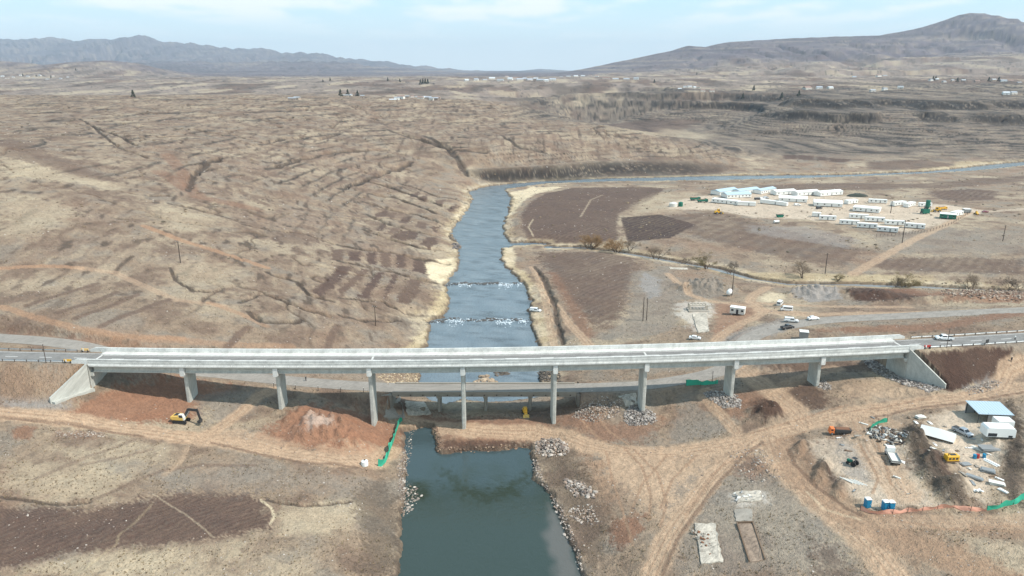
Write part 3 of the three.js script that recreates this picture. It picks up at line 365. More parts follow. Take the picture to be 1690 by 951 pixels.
[PLOUGH, .95, 2, 3.5, [[-125.8, -146.4], [-111.1, -149.2], [-99.2, -150.2], [-89.2, -157.2], [-82.7, -161], [-65.4, -163], [-57.8, -154.3], [-57.7, -148.7], [-62.3, -145.7], [-70.1, -141], [-78.3, -138.5], [-86.1, -138.2], [-88.6, -133.1], [-95.7, -134.2], [-99.4, -129.8], [-111.2, -125.5]], 0.55], [G_PALE, .55, 4, 4, [[-130.4, -165.8], [-115, -170.6], [-97.3, -169.4], [-96.8, -153.7], [-107.3, -152], [-121.7, -152.6]]], [G_PALE, .6, 3, 3, [[-57.4, -154.4], [-56.6, -159.2], [-38.3, -164.8], [-35.9, -160.5], [-41, -149.8], [-51.7, -147.5]]], [G_PALE, .6, 3, 3, [[-101.7, -129.5], [-95.3, -133.6], [-83, -137.3], [-69.9, -140.6], [-59.2, -144.7], [-59.4, -137.4], [-81.4, -128.8], [-101.1, -126.7]]], [G_GREY, .5, 6, 6, [[-101.5, -168.5], [-69.6, -175.6], [-40.4, -175.8], [-39, -168.8], [-68.7, -163.7], [-83.2, -162.1]]], [SCRUB, .45, 3, 3, [[-41.4, -169], [-34.4, -179], [-28.7, -162.7], [-25.9, -139.3], [-32.9, -137]]], [G_GREY, .6, 6, 5, [[45.2, -168.6], [62.1, -178.2], [70.8, -166.1], [75.8, -148.7], [71.8, -127.5], [37.2, -133.2], [35.5, -144.2]]], [CONC, .5, 2, 2, [[55, -162], [63.8, -161.1], [62.9, -156.3], [54.8, -156.1]]], [SOIL, .5, 3, 3, [[58, -181], [66.7, -182.2], [71.5, -172.3], [65.1, -167.4], [58.8, -172.2]]], [SOILD, .4, 4, 4, [[67.3, -139.6], [70.6, -138], [68.9, -128], [63.7, -128.8]]], [SOIL, .7, 2, 2, [[-138.4, -181.6], [-135.4, -184.8], [-132.4, -184.5], [-131.6, -179.9], [-135.4, -178.1]]], [SOIL, .5, 2, 2, [[-127.4, -183.8], [-117, -185.9], [-113.9, -183.9], [-123, -181.8]]],
// across the river
[PLOUGH, .6, 12, 8, [[184.9, -1472], [275.9, -1452], [359, -1408.5], [326.4, -1364.2], [141.6, -942.4]]], [G_PALE, .5, 14, 10, [[117.6, -934.8], [277, -1338.2], [324.2, -1189.4], [175, -914.7], [122.7, -914.2]]], [PLOUGH, .85, 4, 3, [[340.8, -929.8], [360.1, -934.2], [346.9, -900.4], [330.1, -897.1]]], [PLOUGH, .85, 4, 3, [[362.5, -934.5], [381.1, -931.1], [366.9, -898.5], [350.8, -901.1]]], [PLOUGH, .85, 4, 3, [[382.3, -926.4], [392.6, -921.7], [380.1, -894.7], [372.9, -898.9]]], [PLOUGH, .85, 4, 3, [[391.9, -912.7], [414.7, -903], [399.4, -881.4], [383.9, -885.9]]], [PLOUGH, .5, 8, 6, [[423.7, -880.7], [498.3, -898.8], [519.1, -863.9], [475.6, -829.6], [398.5, -826]]], [G_YEL, .5, 6, 5, [[381.9, -804.2], [475.3, -828.9], [526.7, -858.2], [585.7, -895.8], [537.1, -889], [515.9, -858.2], [443.5, -820.7]]], [G_YEL, .55, 4, 4, [[3.1, -747.8], [99.7, -778.7], [179.6, -791], [253.8, -798.2], [252.1, -792], [98.7, -769.2], [9.2, -741.2]]], [PLOUGH, .4, 14, 10, [[152, -863.2], [218, -841.7], [272.3, -837], [200.9, -797.9], [145.5, -822.3]]],
].map(([c, s, e, j, l, st]) => ({ c, s, e, j, st, l: outline(l) }));
// tracks: [colour, strength, half width, line]
const TRACK = [
[DIRT, .95, 3.2, [[-159.1, -189.1], [-145.3, -188.7], [-131.9, -188.9], [-119, -189.8], [-104.7, -188.5], [-94, -187.3], [-87.4, -187.8], [-76.3, -185.7], [-61.9, -183], [-48.1, -181.4], [-38.8, -185.3], [-35.4, -193.8]]], [DIRT, .85, 2.2, [[-89.2, -188.2], [-84.6, -196.8], [-82.6, -204], [-80.8, -212.6], [-76, -219.1]]], [DIRT, .6, 4, [[-87.4, -187.8], [-79.7, -190.4], [-72, -188.2], [-62.4, -184.6]]],
[DIRT, .95, 4, [[-36.2, -214.6], [-20, -207.9], [-8.5, -205], [6.6, -205], [15.6, -199.9], [22.3, -193.4], [30.6, -188.7], [40.6, -186.6], [54.5, -187], [70.6, -189.4], [85.9, -193.4], [103.1, -196.9], [118.1, -198.7], [137, -200.6], [154.8, -203.3], [174.2, -205.3]]], [DIRT, .9, 3.2, [[74.4, -190.5], [62.1, -181], [53.8, -171.7], [44.4, -158.5], [36.9, -147.4], [30.3, -134.6], [26.8, -125]]], [DIRT, .8, 4, [[85.9, -193.4], [85.8, -200.6], [83.8, -210.4], [82.2, -217.2], [80.3, -226.5], [79.7, -236.8]]], [DIRT, .6, 3, [[81.8, -213], [99.6, -224.5], [109.2, -228.3]]], [DIRT, .85, 4, [[74.5, -188.3], [71.3, -174], [73, -159.8], [76.1, -146.2], [78.1, -135.7], [78.2, -123.1]]], [DIRT2, .6, 5, [[76.9, -183], [75, -165.1], [78.4, -148.3], [84.4, -138], [93.9, -127.5], [99.9, -119.8]]], [DIRT, .5, 3, [[114.4, -141.7], [97.4, -142.6], [85.3, -145.2]]], [DIRT, .85, 3, [[162.3, -215.4], [156.3, -213.1], [148.3, -204.4], [136.8, -200.2]]], [DIRT, .6, 3, [[107.9, -188.6], [106.4, -192.6], [104.4, -195.9]]], [DIRT, .7, 4.5, [[100, -193.8], [97.1, -179.9], [94.4, -161.2], [94, -154.5]]],
[DIRT, .8, 2, [[68.2, -208.7], [66.2, -215.1], [63.5, -219.9]]], [DIRT, .7, 2, [[66, -194.3], [63.9, -206.5], [61.7, -216.4]]],
[DIRT, .85, 1.8, [[11.4, -404.2], [15.1, -363.8], [16.3, -329], [16.7, -301], [17.4, -277]]], [DIRT, .85, 2, [[13.6, -367], [20, -328.5], [26, -295.6], [31.2, -271.3]]],
[DIRT, .8, 2, [[83.3, -377.1], [84.4, -352.9], [84.8, -331.7], [89.2, -320.6], [103.7, -307.7], [108.6, -298.5]]], [DIRT, .8, 2.6, [[126.3, -345.6], [115.1, -331.2], [107.6, -316.6], [108.2, -306.7], [108.3, -296.2], [98.7, -285.4], [87, -274.9], [76.3, -260.6]]], [DIRT, .7, 2.4, [[107.5, -312.9], [121.4, -306.6], [143.9, -297.7], [167.7, -293.8]]], [DIRT, .8, 5, [[108.2, -297.4], [115.6, -290.9], [128, -284.2], [160.2, -280.1]]], [DIRT, .75, 3, [[337.2, -532.6], [292, -484.4], [242.8, -436.8], [207.5, -401.3], [180.1, -372.2]]], [DUST, .6, 4, [[383.8, -542.3], [345.7, -531.9], [327.4, -546.7]]],
[DIRT, .4, 3, [[163.3, -773.6], [215.5, -732.6], [267.4, -708.6]]],
...[[[71, -186.4], [62.6, -178.7], [54.7, -169.2], [45.2, -155.6], [38.4, -145.9], [32.5, -134.2]], [[76.1, -180.7], [74.9, -172], [76.2, -160.2], [79.1, -151.2], [81, -147.8]], [[-144.2, -186.9], [-131, -187.3], [-117.9, -187.6], [-104.3, -185.9]], [[152.9, -200.4], [135.1, -197.4], [116.7, -195.9], [104.8, -192.9]], [[-84.9, -186], [-71.9, -182.4], [-57.6, -179.3], [-42.8, -180]]].map(l => [SOILD, .42, .6, l]),
...[[[32.6, -190.7], [36, -179.7], [35.7, -164.3], [33.1, -154.2]], [[35.1, -189.7], [39.5, -175.9], [38.9, -160.9], [35.5, -151.2]], [[27.2, -189.4], [27, -174.6], [27.8, -157.9], [28.2, -146]], [[51.9, -183.6], [42.8, -172.2], [36.9, -158.6]], [[43.8, -185], [34.4, -170.4], [29.3, -157.5]], [[84.4, -189.4], [68.9, -184.1], [56.6, -176.1], [42.1, -154.9]], [[26.8, -209.8], [30.3, -200.1], [34.6, -192.3]], [[21.9, -208.4], [26.3, -196.8], [34.2, -189.8]], [[101.6, -201.6], [87.1, -196.7], [69.7, -192.1]], [[127.1, -202.1], [110.9, -198.4], [96, -196.9]], [[-42.9, -189], [-52.8, -187], [-63.3, -187.7]], [[100.1, -182.9], [97, -169.7], [93.2, -158.6]], [[94.8, -178.6], [91.6, -161.6], [87.4, -155.6]], [[101.5, -140.3], [113.2, -139.9]], [[87.6, -144.4], [96, -140], [111.8, -137.8]]].map(l => [DIRT2, .75, .4, l]),
// field edges and foot paths
[SAND, .4, 0.7, [[50.9, -536.4], [66.1, -609], [79.3, -634.5]]], [SAND, .5, 0.6, [[14.2, -479.4], [11.5, -504.2], [15.6, -531.3]]], [G_YEL, .35, 0.3, [[-87.1, -154.9], [-87.5, -147.7], [-88.5, -141.6], [-87.5, -138.9], [-89.5, -130], [-90.8, -127.8]]], [SAND, .3, 0.25, [[-88.3, -158.4], [-79.1, -152.6], [-72.8, -147.7], [-68.1, -143.6]]], [SAND, .7, 0.35, [[-62.9, -160.3], [-59.1, -156.8], [-57.3, -153.1], [-57.5, -150.3]]], [G_BROWN, .5, 0.7, [[-69.8, -176.2], [-83.6, -174.2], [-91.4, -170.2], [-96, -163.6], [-98.7, -157.4], [-101.2, -153.9]]], [G_BROWN, .4, 0.8, [[-118, -160.3], [-113.1, -172.7], [-105.6, -183.3]]], [G_BROWN, .4, 0.7, [[-111.2, -169.4], [-104.5, -174.4], [-99, -179.7]]], [DIRT, .5, 0.8, [[-90.4, -182.7], [-89.1, -175.7], [-90.2, -167.7]]],
[SAND, .35, 0.4, [[80.2, -146], [74.1, -151.5], [73.1, -159.2]]],
[ORANGE, .75, 2.2, [[-182.3, -357.2], [-163.9, -348.5], [-147.2, -342.6], [-130.9, -337], [-114.9, -330.9]]], [ORANGE, .8, 2, [[-210.4, -277], [-203.4, -280.7], [-191, -287.7], [-178.2, -290.7]]], [DIRT, .5, 2, [[-178.2, -290.7], [-164.3, -292.1], [-149.7, -282.1], [-129.2, -268], [-111.4, -269.4]]], [ORANGE, .5, 1.6, [[-117.4, -270], [-102.5, -263.5], [-91.8, -258.1]]], [ORANGE, .45, 2, [[-123.8, -231.8], [-109.4, -235.8], [-94.4, -239.6], [-79.5, -246]]], [ORANGE, .6, 1.6, [[-182.3, -247.7], [-165.1, -240.4], [-149.1, -234.1], [-131.6, -231.3], [-113.4, -235.7]]], [SOIL, .5, 6, [[-230.3, -481], [-208.5, -461.2], [-189.5, -441.5], [-158.5, -445.4]]], [SOIL, .5, 5, [[-253.9, -543.4], [-222.5, -494.4], [-202, -458.9]]],
...[[[-173.9, -249.6], [-169, -261.7], [-163.8, -277.1]], [[-159.7, -244.8], [-154.2, -255.2], [-152.4, -269.5]], [[-151.7, -240.3], [-146.5, -252.9], [-144.4, -269.2]], [[-140.4, -236.2], [-136, -250], [-131.5, -267]], [[-98.5, -237.1], [-97.8, -248.6], [-96.6, -253.9]], [[-68.3, -252.9], [-69.7, -266.5], [-70, -276.8]]].map(l => [G_BROWN, .75, 1.5, l]),
...[[[-112.5, -700.5], [-138.9, -587.7], [-147.5, -546.2]], [[-81.5, -798], [-122, -724.6], [-152.2, -648.2]], [[-183.4, -791], [-209.3, -702.6], [-214.4, -586.8]]].map(l => [G_BROWN, .4, 3, l]),
].map(([c, s, w, l]) => ({ c, s, w, l: outline(l) }));
for (const g of GULLIES) TRACK.push({ c: GULLY, s: .75, w: g.w * 0.8, l: g.l, rough: 1 });
const C3 = [0, 0, 0];
const mixTo = (c, k) => { if (k > 0) { C3[0] += (c[0] - C3[0]) * k; C3[1] += (c[1] - C3[1]) * k; C3[2] += (c[2] - C3[2]) * k; } };
function groundColour(x, z, y, rock, wet) {
  const D = -z;
  const s1 = D > 1500 ? 0.25 : 1;
  const n1 = fbm(nA, x * 0.011 + 7, z * 0.011, 4), n2 = fbm(nB, x * 0.035, z * 0.035 + 4, 4), n3 = D < 1600 ? fbm(nC, x * 0.16, z * 0.16, 3) : fbm(nC, x * 0.004, z * 0.004, 4), n4 = D < 700 ? nD(x * 0.9, z * 0.9) : nD(x * 0.02, z * 0.02);
  C3[0] = TANS[0][0]; C3[1] = TANS[0][1]; C3[2] = TANS[0][2];
  mixTo(TANS[1], sst(0.0, 0.5, n1) * 0.8); mixTo(TANS[2], sst(0.05, 0.5, -n2) * 0.8); mixTo(TANS[3], sst(0.0, 0.5, n2 - n1 * 0.5) * 0.7); mixTo(TANS[4], sst(0.15, 0.6, -n1) * 0.5);
  // bands of grass and stony ground along the contours of the hill
  const hill0 = U.hill, hill = hill0 * sst(380, 800, D);
  if (hill0 > 0.02) {
    mixTo(TANS[2], hill0 * 0.18);
    const b = fbm(nD, x * 0.010 + y * 0.02, y * 0.32 + z * 0.004, 4);
    mixTo(TANS[2], hill * sst(0.05, 0.4, b) * 0.4); mixTo(TANS[1], hill * sst(0.1, 0.5, -b) * 0.3);
    const b2 = fbm(nC, x * 0.03 + 9, y * 1.1 + z * 0.012, 3);
    mixTo(SCRUB, hill * sst(0.25, 0.55, b2) * 0.4); if (U.gul > 0.02) mixTo(GULLY, clamp(U.gul, 0, 1) * 0.75);
    const b4 = fbm(nB, x * 0.09 + 3, z * 0.05 + y * 0.25, 3); mixTo(TANS[2], hill0 * sst(0.1, 0.45, b4) * 0.75); mixTo(G_PALE, hill0 * sst(0.25, 0.6, -b4) * 0.35); mixTo(SCRUB, hill0 * sst(0.35, 0.6, b4 + 0.4 * n2) * 0.7);
  }
  // grey scarp ground across the river, far ranges tinted violet for haze
  const east0 = sst(60, 330, x - 0.08 * (D - 900)) * sst(860, 960, D) * sst(2200, 1500, D), east = Math.max(east0, sst(1000, 1090, D) * sst(-20, 60, x) * sst(2200, 1600, D));
  mixTo(G_SCARP, east * clamp(0.8 + 0.4 * n2, 0, 1));
  if (east > 0.05) { const b3 = fbm(nC, x * 0.012, y * 0.5 + z * 0.006, 4); mixTo(G_ROCK, east * sst(0.05, 0.4, b3) * 0.75); mixTo(TANS[1], east * sst(0.2, 0.5, -b3) * 0.4); }
  if (D > 1250) { // land beyond the brow: plains greyed with distance as painted haze, brown ploughland, dark scarps; further off ranges with violet haze in their colour
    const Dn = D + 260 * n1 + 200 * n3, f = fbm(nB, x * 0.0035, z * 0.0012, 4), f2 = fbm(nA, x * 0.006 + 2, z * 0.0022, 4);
    mixTo(G_FARHAZE, sst(1400, 1700, Dn) * 0.8 * (1 - east)); mixTo(G_BROWN, sst(0.05, 0.3, f) * 0.8 * sst(1400, 1700, Dn)); mixTo(G_PALE, sst(0.15, 0.4, f2) * 0.6 * sst(1400, 1700, Dn)); mixTo(SCRUB, sst(0.15, 0.4, -f2) * 0.6 * sst(1400, 1700, Dn));
    mixTo(G_MTNHAZE, sst(3900, 4500, Dn) * (0.8 + 0.2 * n3));
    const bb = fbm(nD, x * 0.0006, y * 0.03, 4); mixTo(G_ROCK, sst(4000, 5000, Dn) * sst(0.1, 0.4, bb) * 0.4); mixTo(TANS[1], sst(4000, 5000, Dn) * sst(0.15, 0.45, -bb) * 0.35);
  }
  else mixTo(SCRUB, sst(0.25, 0.6, n3) * 0.35);
  if (D < 980) {
    for (const p of PATCH) {
      const d = sdOutline(p.l, x, z, p.e + p.j); if (d > p.e + p.j) continue;
      const k = sst(p.e * 0.55, -p.e * 0.55, d + p.j * (n3 + 0.5 * n4));
      let s = Math.min(1, p.s * 1.12) * (0.95 + 0.22 * n2);
      if (p.st) s *= 0.88 + 0.16 * Math.sin((x * 0.75 + z * 0.66 + 2.2 * n2 + 0.7 * n3) * 6.283 / (p.st * 2.4)) + 0.12 * n4;
      mixTo(p.c, k * clamp(s, 0, 1));
    }
    for (const t of TRACK) {
      const r = t.w * 1.9, l = sdLine(t.l, x, z, r).d; if (l > r) continue;
      const q = l / t.w + 0.3 * n3 + 0.08 * n4;
      let k = sst(1.2, 0.7, q) * t.s;
      mixTo(t.c, clamp(k, 0, 1));
      if (t.w > 1.7 && !t.rough && D < 420) { const rut = Math.max(sst(0.35, 0.1, Math.abs(l - 0.85 + 0.25 * n2)), sst(0.3, 0.1, Math.abs(l - 2.1 + 0.6 * n2)) * 0.7, sst(0.3, 0.1, Math.abs(l - 3.1 + 0.9 * n1)) * 0.5); mixTo(DIRT2, rut * k * 0.8); }
    }
    if (wet < 12) { // stony and sandy margin, dark mud below the water line
      const pale = sst(9, 2, wet + 5 * n3) * sst(0.2, 1.2, wet) * sst(225, 300, D);
      mixTo(n2 > 0 ? SAND : G_YEL, pale * 0.48);
      mixTo(SCRUB, sst(1.6, 0.3, wet + 1.2 * n3) * 0.6);
    }
  } else for (const p of PATCH) { if (p.e < 4) continue; const d = sdOutline(p.l, x, z, 20); if (d < 20) mixTo(p.c, sst(p.e, -p.e, d + p.j * n3) * p.s); }
  if (rock > 0.01) {
    const st = fbm(nD, x * 0.06, z * 0.06 + y * 0.5, 3);
    mixTo(G_ROCK, rock * sst(-0.5, 0.1, st + 0.35) * 0.9); mixTo(G_ROCKL, rock * sst(0.25, 0.6, st) * 0.7);
  }
  const lum = 0.3 * C3[0] + 0.6 * C3[1] + 0.1 * C3[2], v = (1 + 0.12 * n4 + 0.08 * n3) * Math.pow(lum / 0.3, D < 2500 ? 0.4 : 0.15); C3[0] *= v * 1.01; C3[1] *= v * 0.99; C3[2] *= v;
  return C3;
}
// fine grain of the ground: tufts, clods and pebbles, wrapped so that it tiles
function grainTexture(S, seed, octaves, specks) {
  const R = rng(seed), f = new Float32Array(S * S);
  for (const [cells, amp] of octaves) {
    const g = new Float32Array(cells * cells).map(() => R() * 2 - 1);
    for (let j = 0; j < S; j++) for (let i = 0; i < S; i++) {
      const u = i / S * cells, v = j / S * cells, i0 = Math.floor(u), j0 = Math.floor(v); let a = u - i0, b = v - j0; a = a * a * (3 - 2 * a); b = b * b * (3 - 2 * b);
      const i1 = (i0 + 1) % cells, j1 = (j0 + 1) % cells;
      f[j * S + i] += amp * lerp(lerp(g[j0 * cells + i0], g[j0 * cells + i1], a), lerp(g[j1 * cells + i0], g[j1 * cells + i1], a), b);
    }
  }
  for (let k = 0; k < specks; k++) {
    const cx = R() * S, cy = R() * S, r = 1.5 + R() * R() * 6, w = R() < 0.6 ? -0.5 : 0.45;
    for (let j = -7; j <= 7; j++) for (let i = -7; i <= 7; i++) { const d = Math.hypot(i, j) / r; if (d < 1) { const q = ((Math.floor(cy) + j + S) % S) * S + (Math.floor(cx) + i + S) % S; f[q] += w * (1 - d * d); } }
  }
  return f;
}
function greyTexture(f, S, lo, hi, srgb) {
  const d = new Uint8Array(S * S * 4);
  for (let i = 0; i < S * S; i++) { const v = clamp(lerp(lo, hi, f[i] * 0.5 + 0.5), 0, 1); const s = srgb ? (v <= 0.0031308 ? v * 12.92 : 1.055 * Math.pow(v, 1 / 2.4) - 0.055) : v; d[i * 4] = d[i * 4 + 1] = d[i * 4 + 2] = Math.round(s * 255); d[i * 4 + 3] = 255; }
  const t = new THREE.DataTexture(d, S, S, THREE.RGBAFormat); t.wrapS = t.wrapT = THREE.RepeatWrapping; t.magFilter = THREE.LinearFilter; t.minFilter = THREE.LinearFilter; if (srgb) t.colorSpace = THREE.SRGBColorSpace; t.needsUpdate = true; return t;
}
const GRAIN = grainTexture(1024, 5, [[16, .25], [37, .35], [79, .35], [170, .3], [390, .28]], 9000);
const grainMap = greyTexture(GRAIN, 1024, 0.62, 1.04, true), grainBump = greyTexture(GRAIN, 1024, 0, 1, false);
{
  const rows = 1190, cols = 1060, near = 86, mid = 1500, far = 17800, split = 940;
  const N = (rows + 1) * (cols + 1), pos = new Float32Array(N * 3), col = new Float32Array(N * 3), uv = new Float32Array(N * 2);
  let o = 0;
  for (let j = 0; j <= rows; j++) {
    const D = j <= split ? near * Math.pow(mid / near, j / split) : mid * Math.pow(far / mid, (j - split) / (rows - split));
    const half = D * 0.80 + 30;
    for (let i = 0; i <= cols; i++, o++) {
      const x = (i / cols * 2 - 1) * half, z = -D;
      const y = height(x, z);
      pos[o * 3] = x; pos[o * 3 + 1] = y; pos[o * 3 + 2] = z;
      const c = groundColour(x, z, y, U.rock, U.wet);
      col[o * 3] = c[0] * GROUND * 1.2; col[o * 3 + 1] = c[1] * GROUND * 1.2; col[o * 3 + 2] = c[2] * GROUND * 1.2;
      uv[o * 2] = x / 32; uv[o * 2 + 1] = z / 32;
    }
  }
  const idx = new Uint32Array(rows * cols * 6); let q = 0;
  for (let j = 0; j < rows; j++) for (let i = 0; i < cols; i++) {
    const a = j * (cols + 1) + i, b = a + 1, c = a + cols + 1, d = c + 1;
    idx[q++] = a; idx[q++] = b; idx[q++] = c; idx[q++] = b; idx[q++] = d; idx[q++] = c;
  }
  const g = new THREE.BufferGeometry();
  g.setAttribute('position', new THREE.BufferAttribute(pos, 3)); g.setAttribute('color', new THREE.BufferAttribute(col, 3)); g.setAttribute('uv', new THREE.BufferAttribute(uv, 2));
  g.setIndex(new THREE.BufferAttribute(idx, 1)); g.computeVertexNormals();
  const m = new THREE.Mesh(g, new THREE.MeshStandardMaterial({ vertexColors: true, map: grainMap, bumpMap: grainBump, bumpScale: 0.3, roughness: 0.95 }));
  m.name = 'terrain'; m.userData = { kind: 'structure', label: 'dry tan valley floor, hillsides and far ranges' }; m.receiveShadow = m.castShadow = true;
  scene.add(m);
}

// ---------- water ----------
const waveMap = (() => { const f = grainTexture(512, 9, [[9, .3], [21, .5], [43, .5], [90, .35], [190, .2]], 0); return greyTexture(f, 512, 0, 1, false); })();
function waterSheet(name, label, poly, levelOf, tint, bump, rough, reach) {
  // a grid clipped to the outline grown by `reach`, so that its edge lies under the bank
  const g0 = [], idx = [], pos = [], col = [], uv = [];
  let z = Math.min(poly.z1, -80);
  const zs = []; while (z > poly.z0 - 3) { zs.push(z); z -= Math.max(1.2, -z * 0.007); } zs.push(z);
  const nx = 150; const map = new Map();
  const vert = (i, j) => {
    const k = j * 4096 + i; if (map.has(k)) return map.get(k);
    const x = lerp(poly.x0 - 4, poly.x1 + 4, i / nx), zz = zs[j], n = pos.length / 3;
    pos.push(x, levelOf(x, zz), zz); const c = tint(x, zz); col.push(c[0], c[1], c[2]); uv.push(x / 30, zz / 30); map.set(k, n); return n;
  };
  for (let j = 0; j < zs.length - 1; j++) for (let i = 0; i < nx; i++) {
    const x = lerp(poly.x0 - 4, poly.x1 + 4, (i + 0.5) / nx), zz = (zs[j] + zs[j + 1]) / 2;
    if (sdOutline(poly, x, zz, 12) > reach + (poly.x1 - poly.x0) / nx) continue;
    const a = vert(i, j), b = vert(i + 1, j), c = vert(i, j + 1), d = vert(i + 1, j + 1); idx.push(a, b, c, b, d, c);
  }
  const g = new THREE.BufferGeometry();
  g.setAttribute('position', new THREE.Float32BufferAttribute(pos, 3)); g.setAttribute('color', new THREE.Float32BufferAttribute(col, 3)); g.setAttribute('uv', new THREE.Float32BufferAttribute(uv, 2)); g.setIndex(idx); g.computeVertexNormals();
  const m = new THREE.Mesh(g, new THREE.MeshPhysicalMaterial({ vertexColors: true, roughness: rough, ior: 1.333, bumpMap: waveMap, bumpScale: bump }));
  m.name = name; m.userData = { kind: 'structure', label }; m.receiveShadow = true; scene.add(m); return m;
}
{
  const deep = lin(104, 116, 124), ripplePale = lin(122, 132, 138), rippleDark = lin(80, 88, 94), foam = lin(214, 220, 222);
  waterSheet('river', 'broad blue-grey river with ripples winding up the valley', RIVER, waterY, (x, z) => {
    C3[0] = deep[0]; C3[1] = deep[1]; C3[2] = deep[2];
    mixTo(ripplePale, sst(-0.2, 0.5, fbm(nA, x * 0.10, z * 0.05, 4)) * 0.7); mixTo(rippleDark, sst(0.12, 0.45, fbm(nB, x * 0.16, z * 0.09, 5)) * 0.8);  // pale and dark of the ripples painted into the water colour
    return C3;
  }, 0.22, 0.2, 2.5);
  const teal = lin(56, 68, 64), mud = lin(100, 98, 94), alga = lin(46, 54, 42), clear = lin(62, 76, 79);
  const shoal = outline([[9.6, -169.1], [13.1, -161], [14.9, -150], [16, -139.9], [17.6, -120], [9.7, -120], [10, -139.9], [9, -155.9]]), stain = outline([[-19.1, -186], [-14.2, -178], [-7.4, -174.3], [-0.8, -178], [4, -183.7], [4.6, -181.1], [0, -173.5], [-7.3, -170.6], [-13.2, -174.3], [-17.8, -180.5]]), green = outline([[-29.2, -179.5], [-23.6, -179.5], [-22.4, -173.5], [-23.4, -170.6], [-26.7, -171.4], [-28.8, -172]]);
  waterSheet('pool', 'still teal pool below the earth causeway', POOL, () => 0, (x, z) => {
    C3[0] = teal[0]; C3[1] = teal[1]; C3[2] = teal[2]; const n = fbm(nA, x * 0.08, z * 0.08, 4), n2 = fbm(nB, x * 0.3, z * 0.3, 3);
    mixTo(clear, sst(-165, -195, z + 14 * n) * 0.9);
    mixTo(mud, sst(1.5, -1.5, sdOutline(shoal, x, z, 10) + 2 * n) * 0.8); mixTo(alga, sst(2.5, -1, sdOutline(stain, x, z, 10) + 4 * n2) * 0.75); mixTo(alga, sst(1, -1, sdOutline(green, x, z, 10) + n2) * 0.9);
    return C3;
  }, 0.05, 0.08, 2.5);
  // stream: a ribbon on its bed
  const P = STREAM.pts, pos = [], idx = [], uv = [], nrm = [];
  const curve = new THREE.CatmullRomCurve3(P.map(([x, z], i) => new THREE.Vector3(x, 0, z)));
  for (let k = 0; k <= 160; k++) {
    const c = curve.getPoint(k / 160), t = curve.getTangent(k / 160), l = sdLine(STREAM, c.x, c.z, 30), y = streamY(l.t) - 0.08;
    for (const s of [-1, 1]) pos.push(c.x - t.z * 5 * s, y, c.z + t.x * 5 * s), uv.push(s * 0.1, k / 8);
    if (k) { const a = k * 2 - 2; idx.push(a, a + 2, a + 1, a + 1, a + 2, a + 3); }
  }
  const g = new THREE.BufferGeometry(); g.setAttribute('position', new THREE.Float32BufferAttribute(pos, 3)); g.setAttribute('uv', new THREE.Float32BufferAttribute(uv, 2)); g.setIndex(idx); g.computeVertexNormals();
  const m = new THREE.Mesh(g, new THREE.MeshPhysicalMaterial({ color: new THREE.Color().setRGB(...lin(134, 138, 140)), roughness: 0.14, bumpMap: waveMap, bumpScale: 0.05 }));
  m.name = 'stream'; m.userData = { kind: 'structure', label: 'narrow stream crossing the flat fields to the river' }; scene.add(m);
}

// ---------- helpers for things and parts ----------
const taken = new Map();
const numbered = (n) => { const k = taken.get(n) || 0; taken.set(n, k + 1); return k ? n + '_' + String(k).padStart(3, '0') : n; };
function thing(name, label, category, x, y, z, turn = 0, group) {
  const o = new THREE.Group(); o.name = numbered(name); o.position.set(x, y, z); o.rotation.y = turn; o.userData = { label, category }; if (group) o.userData.group = group; scene.add(o); return o;
}
function part(name, geo, mat, parent) {
  if (Array.isArray(geo)) geo = geo.length > 1 ? mergeGeometries(geo.map(g => { const q = g.index ? g.toNonIndexed() : g; for (const k of Object.keys(q.attributes)) if (!['position', 'normal', 'uv'].includes(k)) q.deleteAttribute(k); return q; })) : geo[0];
  const m = new THREE.Mesh(geo, mat); m.name = name; m.castShadow = m.receiveShadow = true; if (parent) parent.add(m); return m;
}
function copy(o, x, y, z, turn, label, group) { const c = o.clone(); c.name = numbered(o.name.replace(/_\d{3}$/, '')); c.userData = { ...o.userData }; c.position.set(x, y, z); c.rotation.y = turn; if (label) c.userData.label = label; if (group) c.userData.group = group; scene.add(c); return c; }
const mat = (c, rough = 0.85, metal = 0, extra = {}) => new THREE.MeshStandardMaterial({ color: new THREE.Color().setRGB(...c), roughness: rough, metalness: metal, ...extra });
const boxG = (w, h, d, x = 0, y = 0, z = 0, ry = 0, rx = 0, rz = 0) => { const g = new THREE.BoxGeometry(w, h, d); if (rx) g.rotateX(rx); if (rz) g.rotateZ(rz); if (ry) g.rotateY(ry); g.translate(x, y, z); return g; };
const rbox = (w, h, d, r, x = 0, y = 0, z = 0) => { const g = new RoundedBoxGeometry(w, h, d, 1, r); g.translate(x, y, z); return g; };
const cyl = (r0, r1, h, x = 0, y = 0, z = 0, axis = 'y', n = 10) => { const g = new THREE.CylinderGeometry(r0, r1, h, n); if (axis === 'x') g.rotateZ(Math.PI / 2); if (axis === 'z') g.rotateX(Math.PI / 2); g.translate(x, y, z); return g; };
const bar = (a, b, w, h) => { const d = new THREE.Vector3().subVectors(new THREE.Vector3(...b), new THREE.Vector3(...a)), L = d.length(); const g = new THREE.BoxGeometry(w, h, L); const m = new THREE.Matrix4().lookAt(new THREE.Vector3(...b), new THREE.Vector3(...a), new THREE.Vector3(0, 1, 0)); g.applyMatrix4(m); g.translate((a[0] + b[0]) / 2, (a[1] + b[1]) / 2, (a[2] + b[2]) / 2); return g; };
const profile = (pts, width, bevel = 0.04) => { const s = new THREE.Shape(pts.map(p => new THREE.Vector2(p[0], p[1]))); const g = new THREE.ExtrudeGeometry(s, { depth: width - 2 * bevel, bevelEnabled: bevel > 0, bevelThickness: bevel, bevelSize: bevel, bevelSegments: 1, curveSegments: 4 }); g.translate(0, 0, -width / 2 + bevel); return g; };
